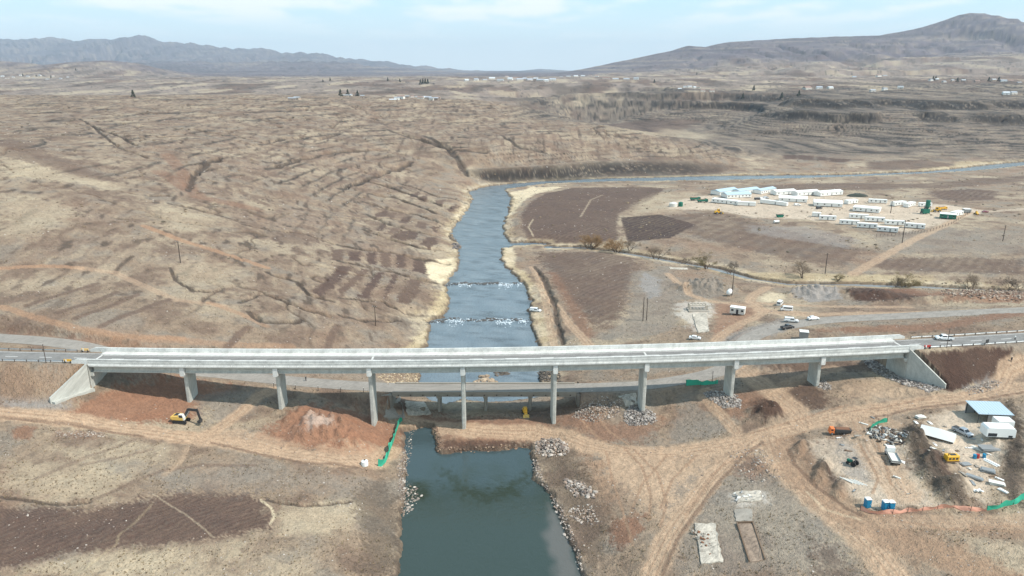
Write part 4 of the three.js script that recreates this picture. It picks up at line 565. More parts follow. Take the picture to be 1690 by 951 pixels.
// a closed solid from rings of points
function loft(rings) {
  const pos = [], n = rings[0].length, tri = (a, b, c) => pos.push(...a, ...b, ...c);
  for (let k = 0; k < rings.length - 1; k++) for (let i = 0; i < n; i++) { const a = rings[k][i], b = rings[k][(i + 1) % n], c = rings[k + 1][i], d = rings[k + 1][(i + 1) % n]; tri(a, c, b); tri(b, c, d); }
  for (const [r, f] of [[rings[0], 0], [rings[rings.length - 1], 1]]) { const s = THREE.ShapeUtils.triangulateShape(r.map((p, i) => capUV(r, p)), []); for (const [a, b, c] of s) f ? tri(r[a], r[c], r[b]) : tri(r[a], r[b], r[c]); }
  const g = new THREE.BufferGeometry(); g.setAttribute('position', new THREE.Float32BufferAttribute(pos, 3));
  const uv = []; for (let i = 0; i < pos.length; i += 3) uv.push(pos[i] * 0.1 + pos[i + 2] * 0.05, (pos[i + 1] + pos[i + 2]) * 0.1);
  g.setAttribute('uv', new THREE.Float32BufferAttribute(uv, 2)); g.computeVertexNormals(); return g;
}
function capUV(r, p) { // the ring seen square on
  const a = new THREE.Vector3(...r[0]); let nrm = new THREE.Vector3();
  for (let i = 0; i < r.length; i++) nrm.add(new THREE.Vector3().crossVectors(new THREE.Vector3(...r[i]), new THREE.Vector3(...r[(i + 1) % r.length])));
  nrm.normalize(); const u = Math.abs(nrm.y) > 0.9 ? new THREE.Vector3(1, 0, 0) : new THREE.Vector3(0, 1, 0).cross(nrm).normalize(), v = new THREE.Vector3().crossVectors(nrm, u), d = new THREE.Vector3(...p).sub(a); return new THREE.Vector2(d.dot(u), d.dot(v));
}
const sweep = (sec, a0, a1, n) => loft(Array.from({ length: n + 1 }, (_, k) => { const a = lerp(a0, a1, k / n); return sec.map(([i, y]) => { const [x, z] = onArc(a, i); return [x, y, z]; }); }));
const RAD = 1 / ARC.R;
// concrete with board marks and weather streaks
const concreteMap = (() => {
  const S = 512, f = grainTexture(S, 31, [[4, .3], [11, .35], [32, .25], [128, .2], [256, .2]], 600), R = rng(8);
  for (let k = 0; k < 150; k++) { const x = Math.floor(R() * S), y0 = Math.floor(R() * S), L = 60 + R() * 240, w = 2 + R() * 7, s = (R() - 0.65) * 0.5; for (let j = 0; j < L; j++) for (let i = -w; i <= w; i++) f[((y0 + j | 0) % S) * S + ((x + i + S) | 0) % S] += s * (1 - Math.abs(i) / w) * (1 - j / L); }
  return greyTexture(f, S, 0.52, 1.06, true);
})();
const M = {
  concrete: mat(lin(196, 196, 188), 0.85, 0, { map: concreteMap }), parapet: mat(lin(228, 228, 223), 0.8, 0, { map: concreteMap }), oldConcrete: mat(lin(168, 160, 148), 0.9, 0, { map: concreteMap }),
  asphalt: mat(lin(138, 135, 131), 0.92, 0, { map: concreteMap }), oldAsphalt: mat(lin(156, 149, 140), 0.93, 0, { map: concreteMap }), paint: mat(lin(232, 230, 224), 0.7), walk: mat(lin(220, 218, 212), 0.85, 0, { map: concreteMap }),
  white: mat(lin(232, 232, 228), 0.5), offwhite: mat(lin(216, 214, 206), 0.6), greyM: mat(lin(150, 152, 152), 0.5, 0.3), galv: mat(lin(176, 180, 182), 0.45, 0.5), steel: mat(lin(70, 70, 70), 0.6, 0.4), rubber: mat(lin(38, 37, 36), 0.9), black: mat(lin(46, 47, 50), 0.45), glass: mat(lin(34, 42, 50), 0.12), yellow: mat(lin(226, 172, 48), 0.5), cat: mat(lin(214, 176, 92), 0.55), orange: mat(lin(222, 120, 60), 0.6), red: mat(lin(176, 52, 44), 0.5), green: mat(lin(20, 104, 84), 0.6), net: mat(lin(52, 172, 140), 0.85), pink: mat(lin(218, 160, 136), 0.85), blue: mat(lin(24, 128, 168), 0.5), roofBlue: mat(lin(186, 204, 214), 0.45, 0.2), wood: mat(lin(112, 92, 74), 0.9), darkwood: mat(lin(74, 62, 54), 0.9), silver: mat(lin(168, 176, 184), 0.35, 0.4), brown: mat(lin(120, 84, 62), 0.9), lamp: mat(lin(220, 220, 210), 0.2), redlamp: mat(lin(150, 30, 26), 0.3), skin: mat(lin(92, 66, 52), 0.8),
};
// ---------- the new road bridge ----------
{
  const b = thing('road_bridge', 'long new white concrete road bridge on tall blade piers across the valley', 'bridge', 0, 0, 0);
  const A = Array.from({ length: 10 }, (_, i) => lerp(ARC.a0, ARC.a1, i / 9));
  part('deck_slab', sweep([[0.3, 24.0], [9.7, 24.0], [9.7, 24.9], [0.3, 24.9]], A[0], A[9], 40), M.concrete, b);
  part('road_surface', sweep([[1.3, 24.88], [7.0, 24.88], [7.0, 25.2], [1.3, 25.2]], A[0], A[9], 40), M.asphalt, b);
  part('kerb', sweep([[0.46, 24.88], [1.3, 24.88], [1.3, 25.36], [0.46, 25.36]], A[0], A[9], 40), M.walk, b);
  part('sidewalk', sweep([[7.0, 24.88], [9.5, 24.88], [9.5, 25.42], [7.0, 25.42]], A[0], A[9], 40), M.walk, b);
  const g = 0.02 * RAD;
  for (let i = 0; i < 9; i++) {
    part('parapet', sweep([[0.02, 24.35], [0.3, 24.35], [0.3, 24.86], [0.46, 24.86], [0.46, 26.62], [0.0, 26.62], [0.0, 26.34], [0.09, 26.28], [0.09, 25.55], [0.15, 25.5], [0.15, 24.86], [0.02, 24.8]], A[i] + g, A[i + 1] - g, 5), M.parapet, b);
    part('parapet', sweep([[9.54, 24.86], [9.7, 24.86], [9.7, 24.35], [10, 24.35], [10, 26.62], [9.54, 26.62]], A[i] + g, A[i + 1] - g, 5), M.parapet, b);
    const e = 0.85 * RAD;
    for (const c of [1.35, 3.2, 5.0, 6.8, 8.65]) part('girder', sweep([[c - 0.42, 22.1], [c + 0.42, 22.1], [c + 0.42, 22.38], [c + 0.15, 22.6], [c + 0.15, 23.55], [c + 0.5, 23.75], [c + 0.5, 23.99], [c - 0.5, 23.99], [c - 0.5, 23.75], [c - 0.15, 23.55], [c - 0.15, 22.6], [c - 0.42, 22.38]], A[i] + e, A[i + 1] - e, 2), M.concrete, b);
  }
  for (let i = 1; i < 9; i++) {
    const a = A[i], [px, pz] = onArc(a, 5);
    let lo = 99; for (const inset of [2.2, 5, 7.8]) { const [x, z] = onArc(a, inset); lo = Math.min(lo, height(x, z)); }
    const hw = 0.62 * RAD, ch = 0.2;
    const ring = (y, s) => [[2.2 + ch, -1], [7.8 - ch, -1], [7.8, -0.6], [7.8, 0.6], [7.8 - ch, 1], [2.2 + ch, 1], [2.2, 0.6], [2.2, -0.6]].map(([inset, k]) => { const [x, z] = onArc(a + k * hw, lerp(5, inset, s)); return [x, y, z]; });
    const pier = part('pier', loft([ring(lo - 1.5, 1), ring(21.22, 1)]), M.concrete, b);
    const cw = 0.8 * RAD;
    const cap = loft([[0.4, 0.9], [0.75, 1], [9.25, 1], [9.6, 0.9]].map(([inset, s]) => [[-0.75, 21.25], [0.75, 21.25], [1, 21.6], [0.92, 24.3], [-0.92, 24.3], [-1, 21.6]].map(([k, y]) => { const [x, z] = onArc(a + k * cw * s, inset); return [x, y > 22 && y > 23.99 ? 23.98 : y, z]; })));
    part('pier_cap', cap, M.parapet, pier);
  }
  // expansion joints and lane marks lie on the asphalt as thin sheets
  const flat = (i0, i1, a0, a1, y, n = 1) => sweep([[i0, y - 0.004], [i1, y - 0.004], [i1, y], [i0, y]], a0, a1, n);
  for (const k of [0, 3, 6, 9]) { const s = k === 9 ? -1 : 1; part('expansion_joint', flat(1.32, 6.98, A[k] + s * 0.15 * RAD, A[k] + s * 0.75 * RAD, 25.206), M.walk, b); }
  for (let s = 5; s < 250; s += 11) part('lane_mark', flat(4.02, 4.2, ARC.a0 + s * RAD, ARC.a0 + (s + 4) * RAD, 25.206), M.paint, b);
  part('edge_line', flat(1.55, 1.67, A[0] + 1 * RAD, A[9] - 1 * RAD, 25.206, 40), M.paint, b); part('edge_line', flat(6.6, 6.72, A[0] + 1 * RAD, A[9] - 1 * RAD, 25.206, 40), M.paint, b);
  for (const [k, s, W, tipTop, foot] of [[0, -1, WINGL, 18.6, 1], [9, 1, WINGR, 17.4, 0]]) {
    const a = A[k], out = s * 1.3 * RAD, lowest = Math.min(...[0.3, 5, 9.7].map(i => { const [x, z] = onArc(a - s * RAD, i); return height(x, z); }));
    const q = (aa, i, y) => { const [x, z] = onArc(aa, i); return [x, y, z]; };
    const ab = part('abutment', loft([[0.35, lowest - 1.5], [0.35, 25.12]].map(([, y]) => [q(a + s * 0.06 * RAD, 0.1, y), q(a + s * 0.06 * RAD, 9.9, y), q(a + out, 9.9, y), q(a + out, 0.1, y)])), M.concrete, b);
    part('bearing_shelf', loft([21.0, 22.06].map(y => [q(a - s * 0.9 * RAD, 0.4, y), q(a - s * 0.9 * RAD, 9.6, y), q(a + s * 0.05 * RAD, 9.6, y), q(a + s * 0.05 * RAD, 0.4, y)])), M.concrete, ab);
    // flared wing wall, its top falling with the bank
    const [p0, p1] = W, dx = p1[0] - p0[0], dz = p1[1] - p0[1], L = Math.hypot(dx, dz), nx = -dz / L * 0.28, nz = dx / L * 0.28, gy = height(p1[0] - s * 1.5, p1[1]) - 1.6;
    const col = (t, sd, y) => [p0[0] + dx * t + nx * sd, y, p0[1] + dz * t + nz * sd];
    part('wing_wall', loft([[0, 25.3], [1, tipTop]].map(([t, top]) => [col(t, -1, gy), col(t, 1, gy), col(t, 1, top), col(t, -1, top)])), M.concrete, b);
    if (foot) part('footing', loft([[0, lowest + 0.7], [1, 17.4]].map(([t, top]) => { const o = 1.3; return [[p0[0] + dx * t + 0.3, gy, p0[1] + dz * t - 0.1], [p0[0] + dx * t + 0.3 + o, gy, p0[1] + dz * t + 0.4], [p0[0] + dx * t + 0.3 + o, top, p0[1] + dz * t + 0.4], [p0[0] + dx * t + 0.3, top, p0[1] + dz * t - 0.1]]; })), M.concrete, b);
    // parapets run on over the abutment
    for (const i of [0, 9.54]) part('end_block', loft([[a + s * 0.02 * RAD, 26.62], [a + s * 3.2 * RAD, 26.62], [a + s * 5 * RAD, 25.9]].map(([aa, y]) => [q(aa, i, 24.7), q(aa, i + 0.46, 24.7), q(aa, i + 0.46, y), q(aa, i, y)])), M.parapet, b);
  }
  // approach roads: asphalt on the bank
  for (const [a0, a1] of [[ARC.a0 - 150 * RAD, ARC.a0 - 0.02 * RAD], [ARC.a1 + 0.02 * RAD, ARC.a1 + 160 * RAD]]) {
    const r = part('approach_road', sweep([[0.9, 24.6], [8.6, 24.6], [8.6, 25.2], [0.9, 25.2]], a0, a1, 30), M.asphalt); r.name = numbered('approach_road'); r.userData = { kind: 'structure', label: 'asphalt road on the approach bank' }; scene.add(r);
    for (let s = 3; s < 150; s += 11) { const aa = a0 < ARC.a0 ? a1 - s * RAD : a0 + s * RAD; part('lane_mark', flat(4.3, 4.48, Math.min(aa, aa + (a0 < ARC.a0 ? -4 : 4) * RAD), Math.max(aa, aa + (a0 < ARC.a0 ? -4 : 4) * RAD), 25.206), M.paint, r); }
    part('edge_line', flat(1.3, 1.42, a0, a1, 25.206, 30), M.paint, r); part('edge_line', flat(7.9, 8.02, a0, a1, 25.206, 30), M.paint, r);
  }
  // guard rails on the approaches
  const rail = (label, inset, s0, s1, step, a) => {
    const [x0, z0] = onArc(a + s0 * RAD, inset), o = thing('guard_rail', label, 'guard rail', x0, ROAD_Y - 0.05, z0, 0, 'guard rails beside the approach roads');
    const loc = (s, y, i = inset) => { const [x, z] = onArc(a + s * RAD, i); return [x - x0, y, z - z0]; };
    const n = Math.max(2, Math.round(Math.abs(s1 - s0) / step));
    const sec = [[0, .45], [.05, .5], [.0, .6], [.05, .7], [0, .76], [-.03, .76], [.02, .7], [-.03, .6], [.02, .5], [-.03, .45]];
    part('rail', loft(Array.from({ length: n + 1 }, (_, k) => sec.map(([di, y]) => loc(lerp(s0, s1, k / n), y, inset + di + 0.11)))), M.galv, o);
    for (let k = 0; k <= n; k++) { const p = loc(lerp(s0, s1, k / n), 0.36); part('post', boxG(0.14, 1.0, 0.14, p[0], p[1], p[2]), M.darkwood, o); }
  };
  rail('guard rail with dark posts along the near side of the left approach road', 0.5, -8, -110, 3.8, ARC.a0);
  rail('guard rail on the far side of the left approach road', 9.2, -9, -110, 3.8, ARC.a0);
  rail('guard rail above the brown earth bank beside the right approach road', 0.4, 7, 46, 3.9, ARC.a1);
  rail('guard rail on the far side of the right approach road', 9.2, 7, 110, 3.9, ARC.a1);
}
// ---------- the old low bridge and its road ----------
{
  const road = (i0, i1, name, label) => { // a sheet along the old road
    const P = OLD_ROAD.slice(i0, i1), rings = P.map((p, k) => { const a = P[Math.max(0, k - 1)], b = P[Math.min(P.length - 1, k + 1)], L = Math.hypot(b[0] - a[0], b[1] - a[1]), tx = (b[0] - a[0]) / L * 3.5, tz = (b[1] - a[1]) / L * 3.5, y = p[2] + 0.03; return [[p[0] + tz, y, p[1] - tx], [p[0] - tz, y, p[1] + tx], [p[0] - tz, y - 0.5, p[1] + tx], [p[0] + tz, y - 0.5, p[1] - tx]]; });
    const m = part(name, loft(rings), M.oldAsphalt); m.name = numbered(name); m.userData = { kind: 'structure', label }; scene.add(m);
  };
  road(0, OLD_ROAD.findIndex(p => p[0] > OLD_DECK[0][0]) + 1, 'old_road', 'faded grey tar road bending down to the low bridge');
  road(OLD_ROAD.findIndex(p => p[0] > OLD_DECK[1][0]) - 1, OLD_ROAD.length, 'old_road', 'faded tar road curving up under the new bridge');
  const [L, R] = OLD_DECK, cx = (L[0] + R[0]) / 2, cz = (L[1] + R[1]) / 2, len = R[0] - L[0], turn = -Math.atan2(R[1] - L[1], R[0] - L[0]);
  const b = thing('low_bridge', 'old low grey concrete bridge crossing the river behind the tall piers', 'bridge', cx, 0, cz, turn);
  part('deck', boxG(len, 0.55, 7.8, 0, 8.96, 0), M.oldConcrete, b); part('road_surface', boxG(len, 0.06, 6.6, 0, 9.265, 0), M.oldAsphalt, b);
  for (const s of [-1, 1]) { part('kerb', rbox(len, 0.42, 0.5, 0.05, 0, 9.44, s * 3.62), M.oldConcrete, b); part('edge_beam', boxG(len, 0.9, 0.35, 0, 8.22, s * 3.3), M.oldConcrete, b); }
  for (const s of [-1.1, 1.1]) part('girder', boxG(len, 1.1, 0.45, 0, 8.1, s), M.oldConcrete, b);
  for (let k = 0; k < 15; k++) part('scupper', boxG(0.35, 0.3, 0.6, -len / 2 + 2 + k * (len - 4) / 14, 8.55, 3.9), M.darkwood, b);
  for (const px of [[-24, -222.2], [-8.7, -222.2], [6, -222.2]]) { const x = px[0] - cx; const p = part('pier', [boxG(1.0, 8.6, 4.6, x, 3.2, 0), cyl(0.5, 0.5, 8.6, x, 3.2, 2.3), cyl(0.5, 0.5, 8.6, x, 3.2, -2.3)], M.oldConcrete, b); part('pier_head', boxG(1.5, 0.5, 6.4, x, 7.3, 0), M.oldConcrete, p); }
  for (const s of [-1, 1]) { const x = s * (len / 2 + 0.4); part('abutment', profile([[x - s * 0.2, -1], [x - s * 0.2, 8.65], [x + s * 2.5, 8.65], [x + s * 4.5, -1]].map(p => p), 7.4, 0), M.oldConcrete, b); part('wing_wall', profile([[x, 1.5], [x, 8.6], [x + s * 9, 8.6]], 0.4, 0).translate(0, 0, 3.9), M.oldConcrete, b); }
}

// ---------- vehicles ----------
const paintM = (c, metal = 0.1) => new THREE.MeshPhysicalMaterial({ color: new THREE.Color().setRGB(...c), roughness: 0.4, metalness: metal, clearcoat: 0.6, clearcoatRoughness: 0.2 });
const CARW = paintM(lin(232, 233, 232)), CARS = paintM(lin(160, 168, 176), 0.4), CARB = paintM(lin(44, 46, 50)), CARR = paintM(lin(120, 40, 60));
function wheels(o, xs, z, r, w) { for (const x of xs) for (const s of [-1, 1]) { const t = part('wheel', cyl(r, r, w, x, r, s * z, 'z', 14), M.rubber, o); part('rim', cyl(r * 0.58, r * 0.58, w + 0.03, x, r, s * z, 'z', 10), M.galv, t); } }
// side: [x, y] outlines, front of the vehicle towards +x
function vehicle(kind, paint, name, label, cat, x, z, turn, group) {
  const o = thing(name, label, cat, x, groundAt(x, z), z, turn, group);
  const K = {
    sedan: { W: 1.75, body: [[-2.2, .35], [-2.25, .75], [-2.1, .95], [-1.5, 1.0], [1.0, .98], [2.0, .85], [2.2, .65], [2.2, .35]], cab: [[-1.6, .98], [-0.95, 1.42], [0.35, 1.44], [1.1, .96]], wb: [-1.35, 1.35], side: [[-1.3, 1.02], [-.85, 1.34], [.25, 1.36], [.8, 1.02]], r: .31, front: [.42, 1.4, 1.06, 1.02], back: [-1.0, 1.39, -1.53, 1.03] },
    pickup: { W: 1.85, body: [[-2.65, .5], [-2.65, 1.1], [1.15, 1.12], [2.35, 1.02], [2.6, .8], [2.6, .45]], cab: [[-.75, 1.1], [-.55, 1.75], [.75, 1.78], [1.45, 1.1]], wb: [-1.7, 1.65], side: [[-.55, 1.16], [-.42, 1.64], [.7, 1.66], [1.1, 1.16]], r: .38, front: [.83, 1.71, 1.43, 1.15], back: [-.57, 1.7, -.74, 1.16], bed: 1 },
    canopy: { W: 1.85, body: [[-2.65, .5], [-2.65, 1.1], [1.15, 1.12], [2.35, 1.02], [2.6, .8], [2.6, .45]], cab: [[-2.6, 1.1], [-2.5, 1.82], [.75, 1.84], [1.45, 1.1]], wb: [-1.7, 1.65], side: [[-.55, 1.16], [-.42, 1.68], [.7, 1.7], [1.1, 1.16]], r: .38, front: [.83, 1.77, 1.43, 1.15], back: [-2.53, 1.72, -2.6, 1.2] },
    van: { W: 1.9, body: [[-2.4, .4], [-2.45, 1.1], [1.7, 1.1], [2.3, .95], [2.4, .4]], cab: [[-2.43, 1.08], [-2.35, 2.05], [1.2, 2.08], [1.6, 1.9], [2.1, 1.06]], wb: [-1.5, 1.5], side: [[-2.1, 1.2], [-2.05, 1.75], [1.15, 1.78], [1.5, 1.2]], r: .33, front: [1.64, 1.85, 2.07, 1.14], back: [-2.38, 1.85, -2.43, 1.25] },
  }[kind];
  part('body', profile(K.body, K.W, 0.06), paint, o);
  part('cab', profile(K.cab, K.W * 0.88, 0.06), paint, o);
  const w = K.W * 0.44 + 0.012;
  for (const s of [-1, 1]) part('window', profile(K.side, 0.03, 0).translate(0, 0, s * w), M.glass, o);
  for (const [n, q] of [['windscreen', K.front], ['rear_window', K.back]]) part(n, bar([q[0] + Math.sign(q[2] - q[0]) * 0.05, q[1], 0], [q[2] + Math.sign(q[2] - q[0]) * 0.05, q[3], 0], K.W * 0.78, 0.03), M.glass, o);
  if (K.bed) part('cargo_bed', boxG(1.75, 0.06, 1.5, -1.75, 1.2, 0), M.steel, o);
  const hx = Math.max(...K.body.map(p => p[0])), tx = Math.min(...K.body.map(p => p[0]));
  for (const s of [-1, 1]) { part('headlight', boxG(0.08, 0.16, 0.3, hx + 0.03, 0.72, s * K.W * 0.36), M.lamp, o); part('tail_light', boxG(0.06, 0.22, 0.16, tx - 0.04, 0.85, s * K.W * 0.42), M.redlamp, o); }
  part('bumper', boxG(0.14, 0.2, K.W * 0.96, hx + 0.04, 0.45, 0), M.steel, o);
  wheels(o, K.wb, K.W / 2 - 0.08, K.r, 0.24); return o;
}
const onRoad = (x, z) => { const r = Math.hypot(x - ARC.x, z - ARC.z), a = Math.atan2(x - ARC.x, z - ARC.z); return r > ARC.R - 9 && r < ARC.R && (a < ARC.a0 || a > ARC.a1); };
function groundAt(x, z) { if (onRoad(x, z)) return ROAD_Y; const h = height(x, z), l = sdLine(OLDL, x, z, 10); return l.d < 3.5 ? lineY(OLDL) + 0.02 : h; }
vehicle('pickup', CARW, 'pickup_truck', 'white pickup driving on the right approach road beside the guard rail', 'pickup', ...onArc(ARC.a1 + 17 * RAD, 6.6), Math.PI - 0.14);
vehicle('canopy', CARW, 'pickup_truck', 'white vehicle parked at the water edge of the river', 'pickup', 11, -324.1, -0.35);
vehicle('van', CARW, 'van', 'small white van parked uppermost beside the gravel heap tracks', 'van', 118.2, -307.2, 1.0);
vehicle('van', CARW, 'minibus', 'white minibus standing just below the uppermost white van', 'minibus', 116.7, -295.3, Math.PI - 0.25);
vehicle('canopy', CARW, 'pickup_truck', 'white pickup with canopy beside a black pickup on the old road', 'pickup', 110.7, -273.9, -0.3);
vehicle('pickup', CARB, 'pickup_truck', 'black pickup on the edge of the old grey road', 'pickup', 106.7, -267.2, 0.35);
vehicle('sedan', CARW, 'car', 'white sedan alone on the old road right of the black pickup', 'car', 119.8, -275.2, 0.12);
vehicle('sedan', CARW, 'car', 'small white car peeping over the far parapet of the bridge', 'car', 71, -266.4, -0.3);
vehicle('pickup', CARS, 'pickup_truck', 'silver pickup in the works yard between the white tent and steel shed', 'pickup', 123.3, -180.5, -1.2);
vehicle('sedan', CARR, 'car', 'dark red car right of the white camp by the dirt road', 'car', 346.7, -529.2, 0.1);
for (const [x, z, t, p] of [[202, -597.5, 0.3, CARB], [206.9, -600.4, 0.3, CARW], [210.9, -603.5, 0.3, CARS], [222.9, -565.7, 0.1, CARW], [234.1, -551.4, 0.4, CARB]]) vehicle('canopy', p, 'pickup_truck', (p === CARB ? 'dark' : p === CARS ? 'silver' : 'white') + ' pickup parked ' + (x < 160 ? 'in the row between two long white cabins' : 'beside a long white camp building') + (x > 205 ? ', furthest right' : ''), 'pickup', x, z, t, 'pickups parked in the camp');
// ---------- plant ----------
{
  const [x, z] = [-97.2, -195], o = thing('excavator', 'yellow tracked excavator with black boom on red soil under left spans', 'excavator', x, height(x, z), z, -0.12);
  for (const s of [-1, 1]) { const tr = part('track', profile([[-2.1, .35], [-1.9, .05], [1.9, .05], [2.1, .35], [1.95, .8], [-1.95, .8]], 0.6, 0.05).translate(0, 0, s * 1.1), M.rubber, o); for (let k = -3; k <= 3; k++) part('roller', cyl(0.18, 0.18, 0.68, k * 0.5, 0.3, s * 1.1, 'z', 8), M.steel, tr); }
  part('undercarriage', [boxG(2.2, 0.5, 1.7, 0, 0.65, 0), cyl(0.75, 0.75, 0.4, 0, 1.0, 0)], M.steel, o);
  part('house', profile([[-2.3, 1.15], [-2.35, 1.9], [-2.0, 2.25], [-0.4, 2.3], [0.2, 2.0], [1.2, 1.9], [1.2, 1.15]], 2.5, 0.08), M.cat, o);
  part('counterweight', rbox(0.8, 1.0, 2.6, 0.2, -2.3, 1.7, 0), M.cat, o);
  const cab = part('cab', profile([[0.0, 1.2], [0.0, 2.9], [1.1, 2.95], [1.5, 2.0], [1.5, 1.2]], 0.95, 0.04).translate(0, 0, 0.75), M.offwhite, o);
  part('window', boxG(1.0, 0.8, 1.0, 0.62, 2.35, 0.75), M.glass, cab);
  part('engine_cover', boxG(1.2, 0.15, 1.6, -1.3, 2.33, -0.1), M.steel, o);
  part('boom', [bar([0.9, 1.6, -0.1], [2.6, 4.3, -0.1], 0.5, 0.75), bar([2.5, 4.2, -0.1], [5.4, 4.0, -0.1], 0.45, 0.65)], M.black, o);
  part('boom_ram', [bar([1.3, 1.5, 0.25], [2.9, 3.8, 0.25], 0.14, 0.14), bar([1.3, 1.5, -0.45], [2.9, 3.8, -0.45], 0.14, 0.14)], M.galv, o);
  const st = part('stick', bar([5.1, 4.5, -0.1], [5.9, 1.1, -0.1], 0.38, 0.55), M.black, o);
  part('bucket', profile([[5.1, 0.75], [5.2, 0.2], [5.7, 0.05], [6.2, 0.3], [6.1, 1.2], [5.8, 1.25]], 1.2, 0.03).translate(0, 0, -0.1), M.steel, st);
}
function loader(x, z, turn, label, s = 1) {
  const o = thing('wheel_loader', label, 'loader', x, height(x, z), z, turn); o.scale.setScalar(s);
  part('rear_body', profile([[-2.6, .7], [-2.6, 1.5], [-2.2, 1.9], [-0.4, 1.95], [-0.3, .7]], 1.7, 0.06), M.yellow, o);
  part('front_frame', profile([[-0.1, .7], [-0.1, 1.4], [1.2, 1.3], [1.6, .7]], 1.0, 0.04), M.yellow, o);
  const c = part('cab', profile([[-0.9, 1.9], [-0.85, 3.0], [0.35, 3.0], [0.5, 1.4], [-0.3, 1.4]], 1.35, 0.05), M.yellow, o); part('window', profile([[-0.75, 2.0], [-0.72, 2.8], [0.28, 2.8], [0.38, 2.0]], 1.4, 0), M.glass, c);
  part('lift_arm', [bar([0.3, 1.5, 0.5], [2.3, 0.6, 0.5], 0.2, 0.3), bar([0.3, 1.5, -0.5], [2.3, 0.6, -0.5], 0.2, 0.3)], M.yellow, o);
  part('bucket', profile([[2.1, 1.1], [2.1, .3], [2.5, .1], [3.3, .1], [2.6, .5], [2.4, 1.1]], 2.3, 0.03), M.cat, o);
  wheels(o, [-1.6, 1.1], 0.95, 0.68, 0.5); return o;
}
loader(4.3, -215.4, -1.45, 'yellow wheel loader on the sandy causeway between the middle bridge piers', 0.85);
loader(153.4, -536.2, 0.2, 'yellow loader on bare ground left of the camp', 1.2);
loader(313.5, -534.1, 2.9, 'yellow loader behind the green batching tower', 1.2);
loader(335.8, -522.3, 1.5, 'small yellow machine at the dirt road right of the camp', 0.8);
function truck(x, z, turn, label, cabM, load, s = 1) {
  const o = thing('truck', label, 'truck', x, height(x, z), z, turn); o.scale.setScalar(s);
  part('chassis', [boxG(7.2, 0.3, 0.9, -0.4, 0.85, 0)], M.steel, o);
  const c = part('cab', profile([[1.9, .7], [1.9, 2.5], [3.2, 2.55], [3.5, 1.7], [3.55, .6]], 2.2, 0.06), cabM, o); part('windscreen', bar([3.28, 2.42, 0], [3.52, 1.75, 0], 1.95, 0.03), M.glass, c); for (const q of [-1, 1]) part('window', boxG(0.8, 0.6, 0.03, 2.75, 2.0, q * 1.11), M.glass, c);
  if (load === 'bed') { part('flat_bed', boxG(5.6, 0.14, 2.4, -1.2, 1.2, 0), M.offwhite, o); for (const q of [-1, 1]) part('side_board', boxG(5.6, 0.5, 0.06, -1.2, 1.52, q * 1.17), M.greyM, o); part('tail_board', boxG(0.06, 0.5, 2.3, -3.97, 1.52, 0), M.greyM, o); }
  else { part('tipper_body', profile([[-4.0, 1.1], [-4.2, 2.2], [1.6, 2.3], [1.6, 1.1]], 2.4, 0.05), load, o); part('load', boxG(5.0, 0.2, 2.0, -1.2, 2.34, 0), M.brown, o); }
  wheels(o, [-2.9, -1.7, 2.7], 1.0, 0.5, 0.35); return o;
}
truck(99.1, -170, 1.35, 'grey flat-bed truck beside the scrap heap', M.white, 'bed', 0.95);
truck(92.2, -186.1, Math.PI - 0.1, 'dark truck with orange cab at the left edge of the yard', M.orange, M.steel, 0.75);
truck(154.9, -588.6, 0.1, 'dark green tipper truck at the left end of the camp', M.green, M.green, 1.1);
truck(151.4, -598.5, 0.1, 'green tipper truck leftmost of the pair by the long white cabin', M.green, M.green, 1.1);
truck(324.1, -544.2, 0.2, 'truck with yellow tipper behind the green-walled camp hall', M.yellow, M.yellow, 0.9);
{ // compressor, tractor
  const [x, z] = [111.4, -165.3], o = thing('compressor', 'yellow compressor on skids in the works yard', 'compressor', x, height(x, z), z, 0.05);
  part('housing', rbox(3.2, 1.5, 1.7, 0.15, 0, 1.1, 0), M.yellow, o); part('skid', [boxG(3.8, 0.25, 0.25, 0, 0.15, 0.7), boxG(3.8, 0.25, 0.25, 0, 0.15, -0.7), boxG(0.2, 0.2, 1.5, -1.4, 0.25, 0), boxG(0.2, 0.2, 1.5, 1.4, 0.25, 0)], M.wood, o); part('exhaust', cyl(0.1, 0.1, 0.7, -1.2, 2.1, 0.4), M.steel, o); for (const k of [-0.9, 0, 0.9]) part('vent', boxG(0.6, 0.5, 0.04, k, 1.1, 0.87), M.black, o); part('roof_panel', boxG(1.6, 0.05, 1.0, 0.2, 1.88, 0), M.steel, o);
  const [tx, tz] = [88.5, -169.1], t = thing('tractor', 'small dark green tractor on grey ground of the works yard', 'tractor', tx, height(tx, tz), tz, 2.2);
  part('bonnet', rbox(1.4, 0.6, 0.7, 0.1, 0.8, 1.0, 0), M.green, t); part('seat', rbox(0.5, 0.5, 0.5, 0.1, -0.5, 1.2, 0), M.black, t); part('canopy', [boxG(1.1, 0.06, 1.2, -0.4, 2.2, 0), boxG(0.06, 1.2, 0.06, -0.8, 1.6, 0.5), boxG(0.06, 1.2, 0.06, -0.8, 1.6, -0.5)], M.black, t);
  for (const s of [-1, 1]) { part('wheel', cyl(0.7, 0.7, 0.4, -0.6, 0.7, s * 0.7, 'z', 14), M.rubber, t); part('wheel', cyl(0.4, 0.4, 0.25, 1.1, 0.4, s * 0.5, 'z', 12), M.rubber, t); }
}
